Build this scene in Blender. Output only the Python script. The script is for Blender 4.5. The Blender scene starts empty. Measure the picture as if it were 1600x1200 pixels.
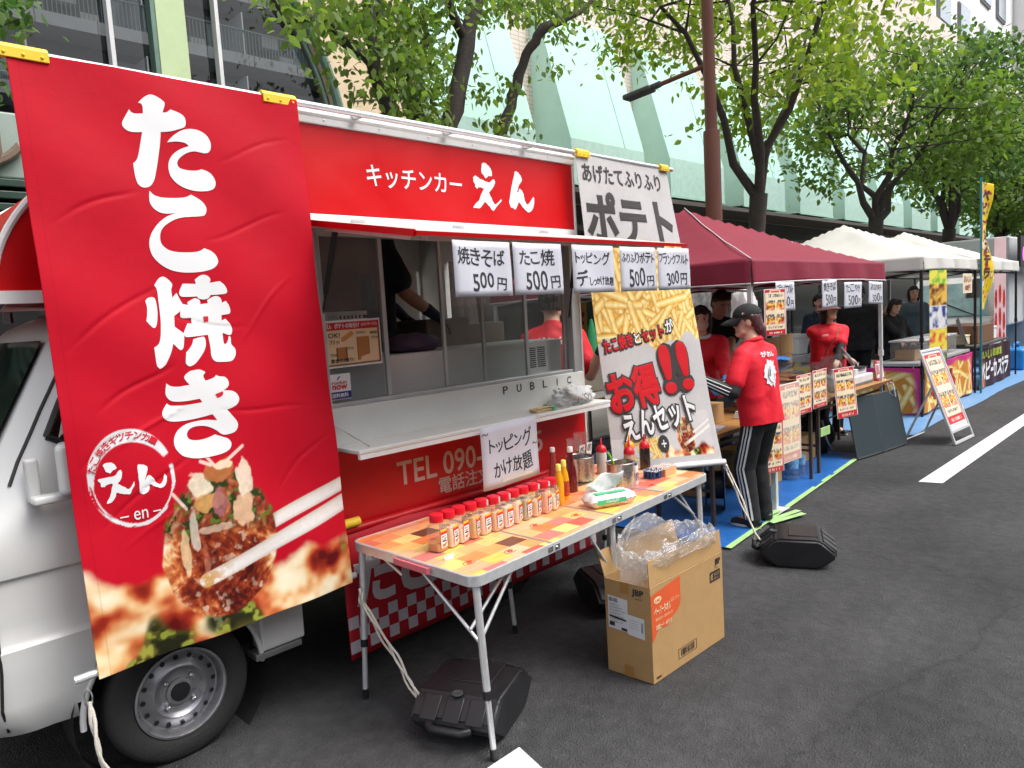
import bpy, bmesh, math, random
import numpy as np
from mathutils import Vector, Matrix
random.seed(7); rng = np.random.default_rng(7)
PI = math.pi; R_ = math.radians
sc = bpy.context.scene; C = sc.collection
# ---------------------------------------------------------------- camera
YAW, PITCH, ROLL, FPX = R_(45.28359), R_(5.40043), R_(-3.46844), 1129.45
CAM = Vector((0, -2.85195, 1.63183))
cf = Vector((math.cos(YAW)*math.cos(PITCH), math.sin(YAW)*math.cos(PITCH), -math.sin(PITCH)))
r0 = Vector((math.sin(YAW), -math.cos(YAW), 0)); u0 = r0.cross(cf)
cr = r0*math.cos(ROLL)+u0*math.sin(ROLL); cu = u0*math.cos(ROLL)-r0*math.sin(ROLL)
cam = bpy.data.cameras.new('camera'); co = bpy.data.objects.new('camera', cam); C.objects.link(co)
cam.sensor_width = 36; cam.lens = FPX/1600*36; cam.clip_start = .05; cam.clip_end = 600
m4 = Matrix.Identity(4)
for i in range(3): m4[i][0] = cr[i]; m4[i][1] = cu[i]; m4[i][2] = -cf[i]; m4[i][3] = CAM[i]
co.matrix_world = m4; sc.camera = co
# ---------------------------------------------------------------- sky, sun, exposure
SUN_EL, SUN_AZ = R_(58), R_(-62)           # azimuth of the sun measured from +X towards +Y
w = bpy.data.worlds.new('World'); sc.world = w; w.use_nodes = True
nt = w.node_tree; nt.nodes.clear()
sky = nt.nodes.new('ShaderNodeTexSky'); sky.sky_type = 'NISHITA'; sky.sun_disc = False
sky.sun_elevation = SUN_EL; sky.sun_rotation = PI/2-SUN_AZ; sky.air_density = 1.0; sky.dust_density = 4.0; sky.ozone_density = 1.0
hs = nt.nodes.new('ShaderNodeHueSaturation'); hs.inputs['Saturation'].default_value = .28
bg = nt.nodes.new('ShaderNodeBackground'); bg.inputs[1].default_value = .15
wo = nt.nodes.new('ShaderNodeOutputWorld')
nt.links.new(sky.outputs[0], hs.inputs['Color']); nt.links.new(hs.outputs[0], bg.inputs[0]); nt.links.new(bg.outputs[0], wo.inputs[0])
sl = bpy.data.lights.new('sun', 'SUN'); sl.energy = .8; sl.angle = R_(30); sl.color = (1, .96, .9)
so = bpy.data.objects.new('sun', sl); C.objects.link(so)
so.rotation_euler = Vector((-math.cos(SUN_EL)*math.cos(SUN_AZ), -math.cos(SUN_EL)*math.sin(SUN_AZ), -math.sin(SUN_EL))).to_track_quat('-Z', 'Y').to_euler()
vs = sc.view_settings; vs.view_transform = 'Standard'; vs.look = 'None'; vs.gamma = 1; vs.exposure = 1.13
sc.cycles.max_bounces = 8; sc.cycles.transparent_max_bounces = 16; sc.cycles.caustics_reflective = False; sc.cycles.caustics_refractive = False
# ---------------------------------------------------------------- helpers
def at(px, py, ax, val):
    """the point of a photo pixel on the plane axis=val"""
    d = cf+cr*((px-800)/FPX)-cu*((py-600)/FPX)
    return CAM+d*((val-CAM[ax])/d[ax])
def lerp(a, b, t): return a+(b-a)*t
def s2l(c): return tuple(((x/255)/12.92 if x/255 <= .04045 else ((x/255+.055)/1.055)**2.4) for x in c)
_M = {}
def mat(name, col=(.5, .5, .5), rough=.5, metal=0., var=.1, scale=5., bump=0., bscale=60., spec=.5, coat=0., trans=0., emit=None, attr=None, aniso=None):
    if name in _M: return _M[name]
    m = bpy.data.materials.new(name); m.use_nodes = True; n = m.node_tree.nodes; L = m.node_tree.links
    b = n['Principled BSDF']; _M[name] = m
    b.inputs['Roughness'].default_value = rough; b.inputs['Metallic'].default_value = metal
    b.inputs['Specular IOR Level'].default_value = spec; b.inputs['Coat Weight'].default_value = coat; b.inputs['Coat Roughness'].default_value = .08
    tc = n.new('ShaderNodeTexCoord')
    no = n.new('ShaderNodeTexNoise'); no.inputs['Scale'].default_value = scale; no.inputs['Detail'].default_value = 6; no.inputs['Roughness'].default_value = .65
    L.new(tc.outputs['Object'], no.inputs['Vector'])
    mr = n.new('ShaderNodeMapRange'); mr.inputs[1].default_value = .3; mr.inputs[2].default_value = .7; mr.inputs[3].default_value = 1-var; mr.inputs[4].default_value = 1+var
    L.new(no.outputs[0], mr.inputs[0])
    mx = n.new('ShaderNodeVectorMath'); mx.operation = 'SCALE'
    if attr:
        a = n.new('ShaderNodeAttribute'); a.attribute_name = attr; L.new(a.outputs['Color'], mx.inputs[0])
    else: mx.inputs[0].default_value = col[:3]
    L.new(mr.outputs[0], mx.inputs['Scale']); L.new(mx.outputs[0], b.inputs['Base Color'])
    r2 = n.new('ShaderNodeMapRange'); r2.inputs[1].default_value = .3; r2.inputs[2].default_value = .7; r2.inputs[3].default_value = max(rough-.08, .02); r2.inputs[4].default_value = min(rough+.08, 1)
    L.new(no.outputs[0], r2.inputs[0]); L.new(r2.outputs[0], b.inputs['Roughness'])
    if bump:
        nb = n.new('ShaderNodeTexNoise'); nb.inputs['Scale'].default_value = bscale; nb.inputs['Detail'].default_value = 5
        L.new(tc.outputs['Object'], nb.inputs['Vector'])
        bp = n.new('ShaderNodeBump'); bp.inputs['Strength'].default_value = bump; bp.inputs['Distance'].default_value = .01
        L.new(nb.outputs[0], bp.inputs['Height']); L.new(bp.outputs[0], b.inputs['Normal'])
    if emit:
        b.inputs['Emission Color'].default_value = (*emit[:3], 1); b.inputs['Emission Strength'].default_value = emit[3]
    if trans:
        t = n.new('ShaderNodeBsdfTranslucent'); L.new(mx.outputs[0], t.inputs[0])
        ms = n.new('ShaderNodeMixShader'); ms.inputs[0].default_value = trans
        L.new(b.outputs[0], ms.inputs[1]); L.new(t.outputs[0], ms.inputs[2]); L.new(ms.outputs[0], n['Material Output'].inputs[0])
    return m
def glass(name, tint=(1, 1, 1), rough=.02, ior=1.45, haze=0.):
    """thin clear sheet: fresnel mix of a mirror and a tinted see-through"""
    if name in _M: return _M[name]
    m = bpy.data.materials.new(name); m.use_nodes = True; n = m.node_tree.nodes; L = m.node_tree.links; n.remove(n['Principled BSDF']); _M[name] = m
    t = n.new('ShaderNodeBsdfTransparent'); t.inputs[0].default_value = (*tint, 1)
    g = n.new('ShaderNodeBsdfGlossy'); g.inputs['Roughness'].default_value = rough
    lw = n.new('ShaderNodeLayerWeight'); lw.inputs[0].default_value = .5
    pw = n.new('ShaderNodeMath'); pw.operation = 'POWER'; pw.inputs[1].default_value = 4.; L.new(lw.outputs['Facing'], pw.inputs[0])
    f = n.new('ShaderNodeMath'); f.operation = 'MULTIPLY_ADD'; f.inputs[1].default_value = .75; f.inputs[2].default_value = ((ior-1)/(ior+1))**2; L.new(pw.outputs[0], f.inputs[0])
    no = n.new('ShaderNodeTexNoise'); no.inputs['Scale'].default_value = 9
    bp = n.new('ShaderNodeBump'); no.inputs['Scale'].default_value = 9 if haze < .1 else 22; no.inputs['Detail'].default_value = 4; bp.inputs['Strength'].default_value = .06 if haze < .1 else .8; bp.inputs['Distance'].default_value = .02
    L.new(no.outputs[0], bp.inputs['Height']); L.new(bp.outputs[0], g.inputs['Normal'])
    x = n.new('ShaderNodeMixShader'); L.new(f.outputs[0], x.inputs[0]); L.new(t.outputs[0], x.inputs[1]); L.new(g.outputs[0], x.inputs[2])
    out = x
    if haze:
        d0 = n.new('ShaderNodeBsdfDiffuse'); d0.inputs[0].default_value = (.85, .85, .86, 1); d1 = n.new('ShaderNodeBsdfTranslucent'); d1.inputs[0].default_value = (.85, .85, .86, 1)
        d = n.new('ShaderNodeMixShader'); d.inputs[0].default_value = .5; L.new(d0.outputs[0], d.inputs[1]); L.new(d1.outputs[0], d.inputs[2])
        y = n.new('ShaderNodeMixShader'); y.inputs[0].default_value = haze; L.new(x.outputs[0], y.inputs[1]); L.new(d.outputs[0], y.inputs[2]); out = y
    L.new(out.outputs[0], n['Material Output'].inputs[0]); return m
def wm(o):
    m = Matrix.Identity(4)
    while o is not None: m = o.matrix_basis @ m; o = o.parent
    return m
def link(name, me, m, parent=None, smooth=None, bevel=0., seg=2, solid=0.):
    if parent is not None: me.transform(wm(parent).inverted())
    o = bpy.data.objects.new(name, me); C.objects.link(o); o.parent = parent
    if m is not None and not me.materials: me.materials.append(m)
    if smooth is not None:
        me.polygons.foreach_set('use_smooth', [True]*len(me.polygons))
        if smooth < 179: me.set_sharp_from_angle(angle=R_(smooth))
    if solid:
        sm = o.modifiers.new('thickness', 'SOLIDIFY'); sm.thickness = solid; sm.offset = 0
    if bevel:
        bv = o.modifiers.new('edge', 'BEVEL'); bv.width = bevel; bv.segments = seg; bv.limit_method = 'ANGLE'; bv.angle_limit = R_(40); bv.harden_normals = False
    return o
class MB:
    def __init__(s): s.v = []; s.f = []
    def add(s, v, f):
        n = len(s.v); s.v += [tuple(p) for p in v]; s.f += [tuple(i+n for i in q) for q in f]; return s
    def box(s, x0, x1, y0, y1, z0, z1, M=None):
        v = [Vector((x, y, z)) for z in (z0, z1) for y in (y0, y1) for x in (x0, x1)]
        if M is not None: v = [M @ p for p in v]
        return s.add(v, [(0, 2, 3, 1), (4, 5, 7, 6), (0, 1, 5, 4), (2, 6, 7, 3), (0, 4, 6, 2), (1, 3, 7, 5)])
    def tube(s, pts, r, n=10, cap=True):
        pts = [Vector(p) for p in pts]; k = len(pts); rs = r if isinstance(r, (list, tuple)) else [r]*k
        v = []; up = None
        for i, p in enumerate(pts):
            d = (pts[min(i+1, k-1)]-pts[max(i-1, 0)]).normalized()
            if up is None: up = d.orthogonal().normalized()
            else: up = (up-d*up.dot(d)).normalized()
            q = d.cross(up)
            for j in range(n): a = 2*PI*j/n; v.append(p+(up*math.cos(a)+q*math.sin(a))*rs[i])
        f = [(i*n+j, i*n+(j+1) % n, (i+1)*n+(j+1) % n, (i+1)*n+j) for i in range(k-1) for j in range(n)]
        if cap: f += [tuple(range(n))[::-1], tuple((k-1)*n+j for j in range(n))]
        return s.add(v, f)
    def lathe(s, prof, n=24, c=(0, 0, 0), M=None, cap=True):
        v = []
        for r, z in prof:
            for j in range(n):
                a = 2*PI*j/n; p = Vector((r*math.cos(a), r*math.sin(a), z))
                v.append((M @ p if M is not None else p)+Vector(c))
        k = len(prof); f = [(i*n+j, i*n+(j+1) % n, (i+1)*n+(j+1) % n, (i+1)*n+j) for i in range(k-1) for j in range(n)]
        if cap and prof[0][0] > 1e-6: f.append(tuple(range(n))[::-1])
        if cap and prof[-1][0] > 1e-6: f.append(tuple((k-1)*n+j for j in range(n)))
        return s.add(v, f)
    def prism(s, poly, fn, t):
        """outline poly of (a,b) mapped by fn(a,b,off), from off=0 to off=t"""
        n = len(poly); v = [fn(a, b, 0) for a, b in poly]+[fn(a, b, t) for a, b in poly]
        return s.add(v, [tuple(range(n))[::-1], tuple(range(n, 2*n))]+[(i, (i+1) % n, n+(i+1) % n, n+i) for i in range(n)])
    def flat(s, poly, fn, off=0):
        return s.add([fn(a, b, off) for a, b in poly], [tuple(range(len(poly)))])
    def cap(s, p0, r0, p1, r1, n=12, k=4):
        p0 = Vector(p0); p1 = Vector(p1); d = p1-p0
        d = d.normalized() if d.length > 1e-6 else Vector((0, 0, 1))
        pts = []; rr = []
        for i in range(k): a = PI/2*(1-i/k); pts.append(p0-d*r0*math.sin(a)); rr.append(max(r0*math.cos(a), r0*.02))
        pts.append(p0); rr.append(r0); pts.append(p1+d*1e-4); rr.append(r1)
        for i in range(1, k+1): a = PI/2*i/k; pts.append(p1+d*r1*math.sin(a)); rr.append(max(r1*math.cos(a), r1*.02))
        return s.tube(pts, rr, n)
    def ell(s, c, r, M=None, n=16, k=10):
        c = Vector(c); v = []; f = []
        for i in range(k+1):
            t = PI*i/k
            for j in range(n):
                a = 2*PI*j/n; st = max(math.sin(t), .01); p = Vector((r[0]*st*math.cos(a), r[1]*st*math.sin(a), r[2]*math.cos(t)))
                v.append(c+(M @ p if M is not None else p))
        f = [(i*n+j, (i+1)*n+j, (i+1)*n+(j+1) % n, i*n+(j+1) % n) for i in range(k) for j in range(n)]+[tuple(range(n)), tuple(k*n+j for j in range(n))[::-1]]
        return s.add(v, f)
    def mesh(s, name):
        me = bpy.data.meshes.new(name); me.from_pydata(s.v, [], s.f); me.update(); return me
    def build(s, name, m, parent=None, **k): return link(name, s.mesh(name), m, parent, **k)
def tag(o, label=None, cat=None, group=None, kind=None):
    for k, v in (('label', label), ('category', cat), ('group', group), ('kind', kind)):
        if v: o[k] = v
    return o
def thing(name, label, cat, loc=(0, 0, 0), rz=0., group=None):
    o = bpy.data.objects.new(name, None); C.objects.link(o); o.location = loc; o.rotation_euler = (0, 0, rz); o.empty_display_size = .1
    return tag(o, label, cat, group)
def dup(root, loc, rz=0., label=None, group=None, scale=None):
    def cp(o, parent):
        c = o.copy(); C.objects.link(c); c.parent = parent
        for ch in [x for x in bpy.data.objects if x.parent == o]: cp(ch, c)
        return c
    r = cp(root, None); r.location = loc; r.rotation_euler = (0, 0, rz)
    if scale: r.scale = (scale,)*3
    if label: r['label'] = label
    if group: r['group'] = group
    return r
def evaluated(o):
    dg = bpy.context.evaluated_depsgraph_get(); dg.update()
    return bpy.data.meshes.new_from_object(o.evaluated_get(dg))
def blob(mb, voxel, smooth=4, cut=None):
    """one continuous skin over the united volumes"""
    me = mb.mesh('t'); o = bpy.data.objects.new('t', me); C.objects.link(o)
    r = o.modifiers.new('r', 'REMESH'); r.mode = 'VOXEL'; r.voxel_size = voxel
    if smooth: s = o.modifiers.new('s', 'SMOOTH'); s.iterations = smooth; s.factor = .5
    out = evaluated(o); bpy.data.objects.remove(o); bpy.data.meshes.remove(me)
    if cut is not None:
        bm = bmesh.new(); bm.from_mesh(out)
        for pco, pno in cut:
            bmesh.ops.bisect_plane(bm, geom=bm.verts[:]+bm.edges[:]+bm.faces[:], plane_co=pco, plane_no=pno, clear_outer=True)
        bm.to_mesh(out); bm.free()
    return out
# ---- lettering: flat glyph outlines laid on a surface given by fn(a,b,off)
_fc = bpy.data.curves.new('glyphs', 'FONT'); _fo = bpy.data.objects.new('glyphs', _fc); C.objects.link(_fo)
def glyphs(body, bold=0., res=3):
    _fc.body = body; _fc.size = 1; _fc.resolution_u = res; _fc.bevel_depth = bold; _fc.bevel_resolution = 1
    _fc.fill_mode = 'FRONT' if bold == 0 else 'BOTH'
    me = evaluated(_fo)
    v = np.array([p.co for p in me.vertices], float).reshape(-1, 3); f = [tuple(p.vertices) for p in me.polygons]
    bpy.data.meshes.remove(me); return v, f
def text(body, x0, y0, x1, y1, fn, m, parent, off=.001, bold=0., hand=0., name='lettering', rot=0., rough=0., fit=True, vert=False, into=None, thick=.0006, shear=0.):
    """body stretched into the box x0..x1, y0..y1"""
    V = []; F = []; n = 0
    seq = [(body, 0, 0)] if not (hand or vert) else [(c, (0 if vert else i), (-i if vert else 0)) for i, c in enumerate(body)]
    adv = 0
    for c, ix, iy in seq:
        if c == ' ': adv += .4; continue
        v, f = glyphs(c, bold)
        if len(v) == 0: continue
        if bold: v[:, 2] *= thick/bold
        if hand:
            a = random.uniform(-1, 1)*hand*.25; k = 1+random.uniform(-1, 1)*hand*.3
            ctr = v.mean(0); w_ = v-ctr; v = np.stack([w_[:, 0]*math.cos(a)-w_[:, 1]*math.sin(a), w_[:, 0]*math.sin(a)+w_[:, 1]*math.cos(a), w_[:, 2]], -1)*[k, k, 1]+ctr
            v[:, 1] += random.uniform(-1, 1)*hand*.15
        wd = v[:, 0].max()-v[:, 0].min()
        if hand and not vert: v[:, 0] += adv-v[:, 0].min(); adv += wd+.07
        elif vert: v[:, 0] -= (v[:, 0].max()+v[:, 0].min())/2; v[:, 1] += iy*1.0
        V.append(v); F += [tuple(i+n for i in q) for q in f]; n += len(v)
    V = np.concatenate(V); lo = V.min(0); hi = V.max(0); sp = np.maximum(hi-lo, 1e-6)
    if rough:
        h = np.sin(V[:, 0]*61+V[:, 1]*37)*np.sin(V[:, 1]*83-V[:, 0]*23); V[:, 0] += h*rough; V[:, 1] += np.roll(h, 3)*rough
    A = (V[:, 0]-lo[0])/sp[0]-.5; B = (V[:, 1]-lo[1])/sp[1]-.5
    a = A*(x1-x0)+B*shear; b = B*(y1-y0); cx = (x0+x1)/2; cy = (y0+y1)/2
    a, b = a*math.cos(rot)-b*math.sin(rot)+cx, a*math.sin(rot)+b*math.cos(rot)+cy
    P = [fn(p, q, off+z) for p, q, z in zip(a, b, V[:, 2])]
    if into is not None: into.add(P, F); return None
    return MB().add(P, F).build(name, m, parent)
def side(y0): return lambda a, b, off=0: Vector((a, y0-off, b))          # a sheet facing the street (-Y)
def sheet(o, ex, ey):                                                        # any flat sheet
    o = Vector(o); ex = Vector(ex).normalized(); ey = Vector(ey).normalized(); n = ex.cross(ey)
    return lambda a, b, off=0: o+ex*a+ey*b+n*off
# ---- printed pictures: a fine grid carrying pigment per vertex
def vnoise(x, y, seed=0):
    x = x+37.7; y = y+53.3
    xi = np.floor(x).astype(np.int64); yi = np.floor(y).astype(np.int64); fx = x-xi; fy = y-yi
    fx = fx*fx*(3-2*fx); fy = fy*fy*(3-2*fy)
    def h(a, b):
        k = (a*374761393+b*668265263+seed*974634599) & 0xffffffff; k = ((k ^ (k >> 13))*1274126177) & 0xffffffff
        return ((k ^ (k >> 16)) & 0xffff)/65535.
    return (h(xi, yi)*(1-fx)+h(xi+1, yi)*fx)*(1-fy)+(h(xi, yi+1)*(1-fx)+h(xi+1, yi+1)*fx)*fy
def fbm(x, y, s, seed=0, o=4): return sum(vnoise(x*s*2**i, y*s*2**i, seed+i)*.5**i for i in range(o))/sum(.5**i for i in range(o))
def mixc(c, col, a):
    a = np.clip(a, 0, 1)[..., None]; return c*(1-a)+np.asarray(col, float)*a
def sst(e0, e1, x):
    t = np.clip((x-e0)/(e1-e0), 0, 1); return t*t*(3-2*t)
def segd(x, y, ax, ay, bx, by):
    t = np.clip(((x-ax)*(bx-ax)+(y-ay)*(by-ay))/((bx-ax)**2+(by-ay)**2), 0, 1)
    cr_ = ((x-ax)*(by-ay)-(y-ay)*(bx-ax))/math.hypot(bx-ax, by-ay)
    return np.hypot(x-ax-t*(bx-ax), y-ay-t*(by-ay)), t, cr_
def ramp(v, stops):
    xs = [s[0] for s in stops]; return np.stack([np.interp(v, xs, [s[1][i] for s in stops]) for i in range(3)], -1)
def picture(name, a0, a1, b0, b1, step, fn, paint, m, parent, smooth=None, warp=None, **k):
    """grid over a0..a1 x b0..b1 placed by fn; paint(a,b) gives linear pigment"""
    na = max(2, int((a1-a0)/step)+1); nb = max(2, int((b1-b0)/step)+1)
    A, B = np.meshgrid(np.linspace(a0, a1, na), np.linspace(b0, b1, nb)); col = paint(A, B)
    wa, wb = (A, B) if warp is None else warp(A, B)
    v = [fn(a, b, 0) for a, b in zip(wa.ravel(), wb.ravel())]
    f = [(j*na+i, j*na+i+1, (j+1)*na+i+1, (j+1)*na+i) for j in range(nb-1) for i in range(na-1)]
    me = bpy.data.meshes.new(name); me.from_pydata(v, [], f); me.update()
    at_ = me.color_attributes.new('print', 'FLOAT_COLOR', 'POINT')
    at_.data.foreach_set('color', np.concatenate([np.clip(col, 0, 1).reshape(-1, 3), np.ones((na*nb, 1))], 1).astype(np.float32).ravel())
    return link(name, me, m, parent, smooth=smooth, **k)
# ---------------------------------------------------------------- materials
RED = s2l((196, 2, 10)); CRED = s2l((198, 5, 36))
WHITE = mat('white_paint', (.78, .78, .77), .32, var=.03, coat=.5)
OFFW = mat('off_white_panel', (.68, .68, .65), .45, var=.05)
REDP = mat('red_panel', RED, .35, var=.05, scale=3, coat=.1)
DRED = mat('dark_red_panel', s2l((190, 8, 20)), .4, var=.06)
ALU = mat('aluminium', (.74, .75, .76), .36, .55, var=.08, scale=30)
STEEL = mat('steel', (.55, .55, .56), .25, .95, var=.12, scale=12)
BLACKP = mat('black_plastic', (.014, .014, .016), .42, var=.25, bump=.12, bscale=220)
BLACK = mat('black', (.012, .012, .013), .55, var=.2)
RUBBER = mat('rubber', (.018, .018, .018), .78, var=.2, bump=.2, bscale=90)
YEL = mat('yellow_plastic', s2l((238, 200, 50)), .4, var=.06)
INK = mat('ink', (.02, .02, .025), .6, var=.1)
WINK = mat('white_ink', (.8, .8, .81), .5, var=.03)
RINK = mat('red_ink', s2l((205, 20, 32)), .5, var=.05)
GREYINK = mat('silver_ink', s2l((200, 185, 180)), .4, var=.05)
PAPER = mat('paper', (.66, .66, .73), .6, var=.03, scale=2, bump=.15, bscale=8, trans=.15)
PRINT = mat('printed_sheet', rough=.45, var=.03, attr='print')
CLOTHP = mat('printed_cloth', rough=.62, spec=.22, var=.07, scale=2.5, attr='print', bump=.45, bscale=5.5, trans=.12)
CARD = mat('cardboard', s2l((176, 140, 92)), .8, var=.07, scale=14, bump=.15, bscale=160)
GLASS = glass('window_glass', (.93, .95, .94), .02, 1.8, haze=.06)
PLASTIC = glass('clear_plastic', (.93, .93, .94), .15, 1.5, haze=.12)
ACRY = glass('acrylic', (.95, .97, .97), .03, 1.45)
WOOD = mat('table_wood', s2l((176, 128, 72)), .45, var=.18, scale=9)
BROWNM = mat('brown_metal', s2l((86, 74, 66)), .5, .3, var=.1)
GREYM = mat('grey_metal', (.2, .2, .2), .5, .4, var=.1)
SKIN = mat('skin', s2l((226, 178, 152)), .5, var=.05, scale=20)
SKIN2 = mat('skin_tan', s2l((196, 142, 112)), .5, var=.05, scale=20)
HAIR = mat('dark_hair', (.016, .012, .011), .45, var=.3, scale=60)
HAIR2 = mat('plum_hair', s2l((96, 62, 66)), .42, var=.3, scale=70)
REDC = mat('red_fabric', s2l((222, 12, 40)), .75, var=.08, scale=12, bump=.5, bscale=14)
BLKC = mat('black_fabric', (.011, .011, .014), .85, var=.25, scale=10, bump=.4, bscale=18)
NAVYC = mat('navy_fabric', (.02, .03, .06), .85, var=.2)
BLUEG = mat('blue_nitrile', s2l((70, 140, 205)), .45, var=.08)
# ---------------------------------------------------------------- ground
def ground():
    m = bpy.data.materials.new('asphalt'); m.use_nodes = True; n = m.node_tree.nodes; L = m.node_tree.links; b = n['Principled BSDF']
    tc = n.new('ShaderNodeTexCoord')
    def noise(s, d=6, r=.6):
        x = n.new('ShaderNodeTexNoise'); x.inputs['Scale'].default_value = s; x.inputs['Detail'].default_value = d; x.inputs['Roughness'].default_value = r
        L.new(tc.outputs['Object'], x.inputs[0]); return x
    big, mid, fine = noise(.7, 5), noise(14, 4), noise(260, 3, .7)
    vo = n.new('ShaderNodeTexVoronoi'); vo.inputs['Scale'].default_value = 130; L.new(tc.outputs['Object'], vo.inputs[0])
    r1 = n.new('ShaderNodeMapRange'); r1.inputs[1].default_value = .3; r1.inputs[2].default_value = .7; r1.inputs[3].default_value = .027; r1.inputs[4].default_value = .056; L.new(big.outputs[0], r1.inputs[0])
    r2 = n.new('ShaderNodeMapRange'); r2.inputs[1].default_value = .3; r2.inputs[2].default_value = .72; r2.inputs[3].default_value = .55; r2.inputs[4].default_value = 1.5; L.new(fine.outputs[0], r2.inputs[0])
    r3 = n.new('ShaderNodeMapRange'); r3.inputs[1].default_value = .35; r3.inputs[2].default_value = .65; r3.inputs[3].default_value = .82; r3.inputs[4].default_value = 1.18; L.new(mid.outputs[0], r3.inputs[0])
    a = n.new('ShaderNodeMath'); a.operation = 'MULTIPLY'; L.new(r1.outputs[0], a.inputs[0]); L.new(r2.outputs[0], a.inputs[1])
    c1 = n.new('ShaderNodeMath'); c1.operation = 'MULTIPLY'; L.new(a.outputs[0], c1.inputs[0]); L.new(r3.outputs[0], c1.inputs[1])
    st = noise(1.9, 3, .5); rs = n.new('ShaderNodeMapRange'); rs.inputs[1].default_value = .56; rs.inputs[2].default_value = .64; rs.inputs[3].default_value = 1.; rs.inputs[4].default_value = .86; L.new(st.outputs[0], rs.inputs[0])
    mp = n.new('ShaderNodeMapping'); mp.inputs['Scale'].default_value = (.12, 1.3, 1); mp.inputs['Rotation'].default_value = (0, 0, R_(-1.5)); L.new(tc.outputs['Object'], mp.inputs[0])
    tr = noise(1., 3); L.new(mp.outputs[0], tr.inputs[0]); rt = n.new('ShaderNodeMapRange'); rt.inputs[1].default_value = .38; rt.inputs[2].default_value = .62; rt.inputs[3].default_value = .92; rt.inputs[4].default_value = 1.14; L.new(tr.outputs[0], rt.inputs[0])
    c2 = n.new('ShaderNodeMath'); c2.operation = 'MULTIPLY'; L.new(rs.outputs[0], c2.inputs[0]); L.new(rt.outputs[0], c2.inputs[1])
    c = n.new('ShaderNodeMath'); c.operation = 'MULTIPLY'; L.new(c1.outputs[0], c.inputs[0]); L.new(c2.outputs[0], c.inputs[1])
    # a few pale grit chips
    v2 = n.new('ShaderNodeTexVoronoi'); v2.inputs['Scale'].default_value = 24; L.new(tc.outputs['Object'], v2.inputs[0])
    lt = n.new('ShaderNodeMath'); lt.operation = 'LESS_THAN'; lt.inputs[1].default_value = .06; L.new(v2.outputs['Distance'], lt.inputs[0])
    sp = n.new('ShaderNodeSeparateColor'); L.new(v2.outputs['Color'], sp.inputs[0])
    gt = n.new('ShaderNodeMath'); gt.operation = 'GREATER_THAN'; gt.inputs[1].default_value = .82; L.new(sp.outputs[0], gt.inputs[0])
    ml = n.new('ShaderNodeMath'); ml.operation = 'MULTIPLY'; L.new(lt.outputs[0], ml.inputs[0]); L.new(gt.outputs[0], ml.inputs[1])
    ad = n.new('ShaderNodeMath'); ad.operation = 'MULTIPLY_ADD'; ad.inputs[1].default_value = .16; L.new(ml.outputs[0], ad.inputs[0]); L.new(c.outputs[0], ad.inputs[2])
    # hairline cracks
    v3 = n.new('ShaderNodeTexVoronoi'); v3.feature = 'DISTANCE_TO_EDGE'; v3.inputs['Scale'].default_value = .33
    wv = n.new('ShaderNodeVectorMath'); wv.operation = 'MULTIPLY_ADD'; wv.inputs[1].default_value = (.35, .35, 0); L.new(noise(2.2, 5).outputs[1], wv.inputs[0]); L.new(tc.outputs['Object'], wv.inputs[2]); L.new(wv.outputs[0], v3.inputs[0])
    cr_ = n.new('ShaderNodeMapRange'); cr_.inputs[1].default_value = 0; cr_.inputs[2].default_value = .0045; cr_.inputs[3].default_value = .72; cr_.inputs[4].default_value = 1; L.new(v3.outputs[0], cr_.inputs[0])
    fm = n.new('ShaderNodeMath'); fm.operation = 'MULTIPLY'; L.new(ad.outputs[0], fm.inputs[0]); L.new(cr_.outputs[0], fm.inputs[1])
    cc = n.new('ShaderNodeCombineColor'); L.new(fm.outputs[0], cc.inputs[0]); L.new(fm.outputs[0], cc.inputs[1])
    bl = n.new('ShaderNodeMath'); bl.operation = 'MULTIPLY'; bl.inputs[1].default_value = 1.04; L.new(fm.outputs[0], bl.inputs[0]); L.new(bl.outputs[0], cc.inputs[2])
    L.new(cc.outputs[0], b.inputs['Base Color']); b.inputs['Roughness'].default_value = .82; b.inputs['Specular IOR Level'].default_value = .35
    bp = n.new('ShaderNodeBump'); bp.inputs['Strength'].default_value = .9; bp.inputs['Distance'].default_value = .006; L.new(vo.outputs['Distance'], bp.inputs['Height'])
    b2 = n.new('ShaderNodeBump'); b2.inputs['Strength'].default_value = .5; b2.inputs['Distance'].default_value = .02; L.new(mid.outputs[0], b2.inputs['Height']); L.new(bp.outputs[0], b2.inputs['Normal']); L.new(b2.outputs[0], b.inputs['Normal'])
    tag(MB().add([(-150, -40, 0), (300, -40, 0), (300, 60, 0), (-150, 60, 0)], [(0, 1, 2, 3)]).build('road', m), kind='structure')
ground()
LINE = mat('road_paint', (.70, .70, .69), .7, var=.10, scale=30, bump=.3, bscale=150)
def worn():
    n = LINE.node_tree.nodes; L = LINE.node_tree.links; b = n['Principled BSDF']; src = b.inputs['Base Color'].links[0].from_socket
    tc = n.new('ShaderNodeTexCoord'); no = n.new('ShaderNodeTexNoise'); no.inputs['Scale'].default_value = 90; no.inputs['Detail'].default_value = 6; no.inputs['Roughness'].default_value = .75; L.new(tc.outputs['Object'], no.inputs[0])
    mr = n.new('ShaderNodeMapRange'); mr.inputs[1].default_value = .60; mr.inputs[2].default_value = .66; L.new(no.outputs[0], mr.inputs[0])
    mx = n.new('ShaderNodeMix'); mx.data_type = 'RGBA'; L.new(mr.outputs[0], mx.inputs[0]); L.new(src, mx.inputs[6]); mx.inputs[7].default_value = (.10, .10, .10, 1); L.new(mx.outputs[2], b.inputs['Base Color'])
worn()
mb = MB()
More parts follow.
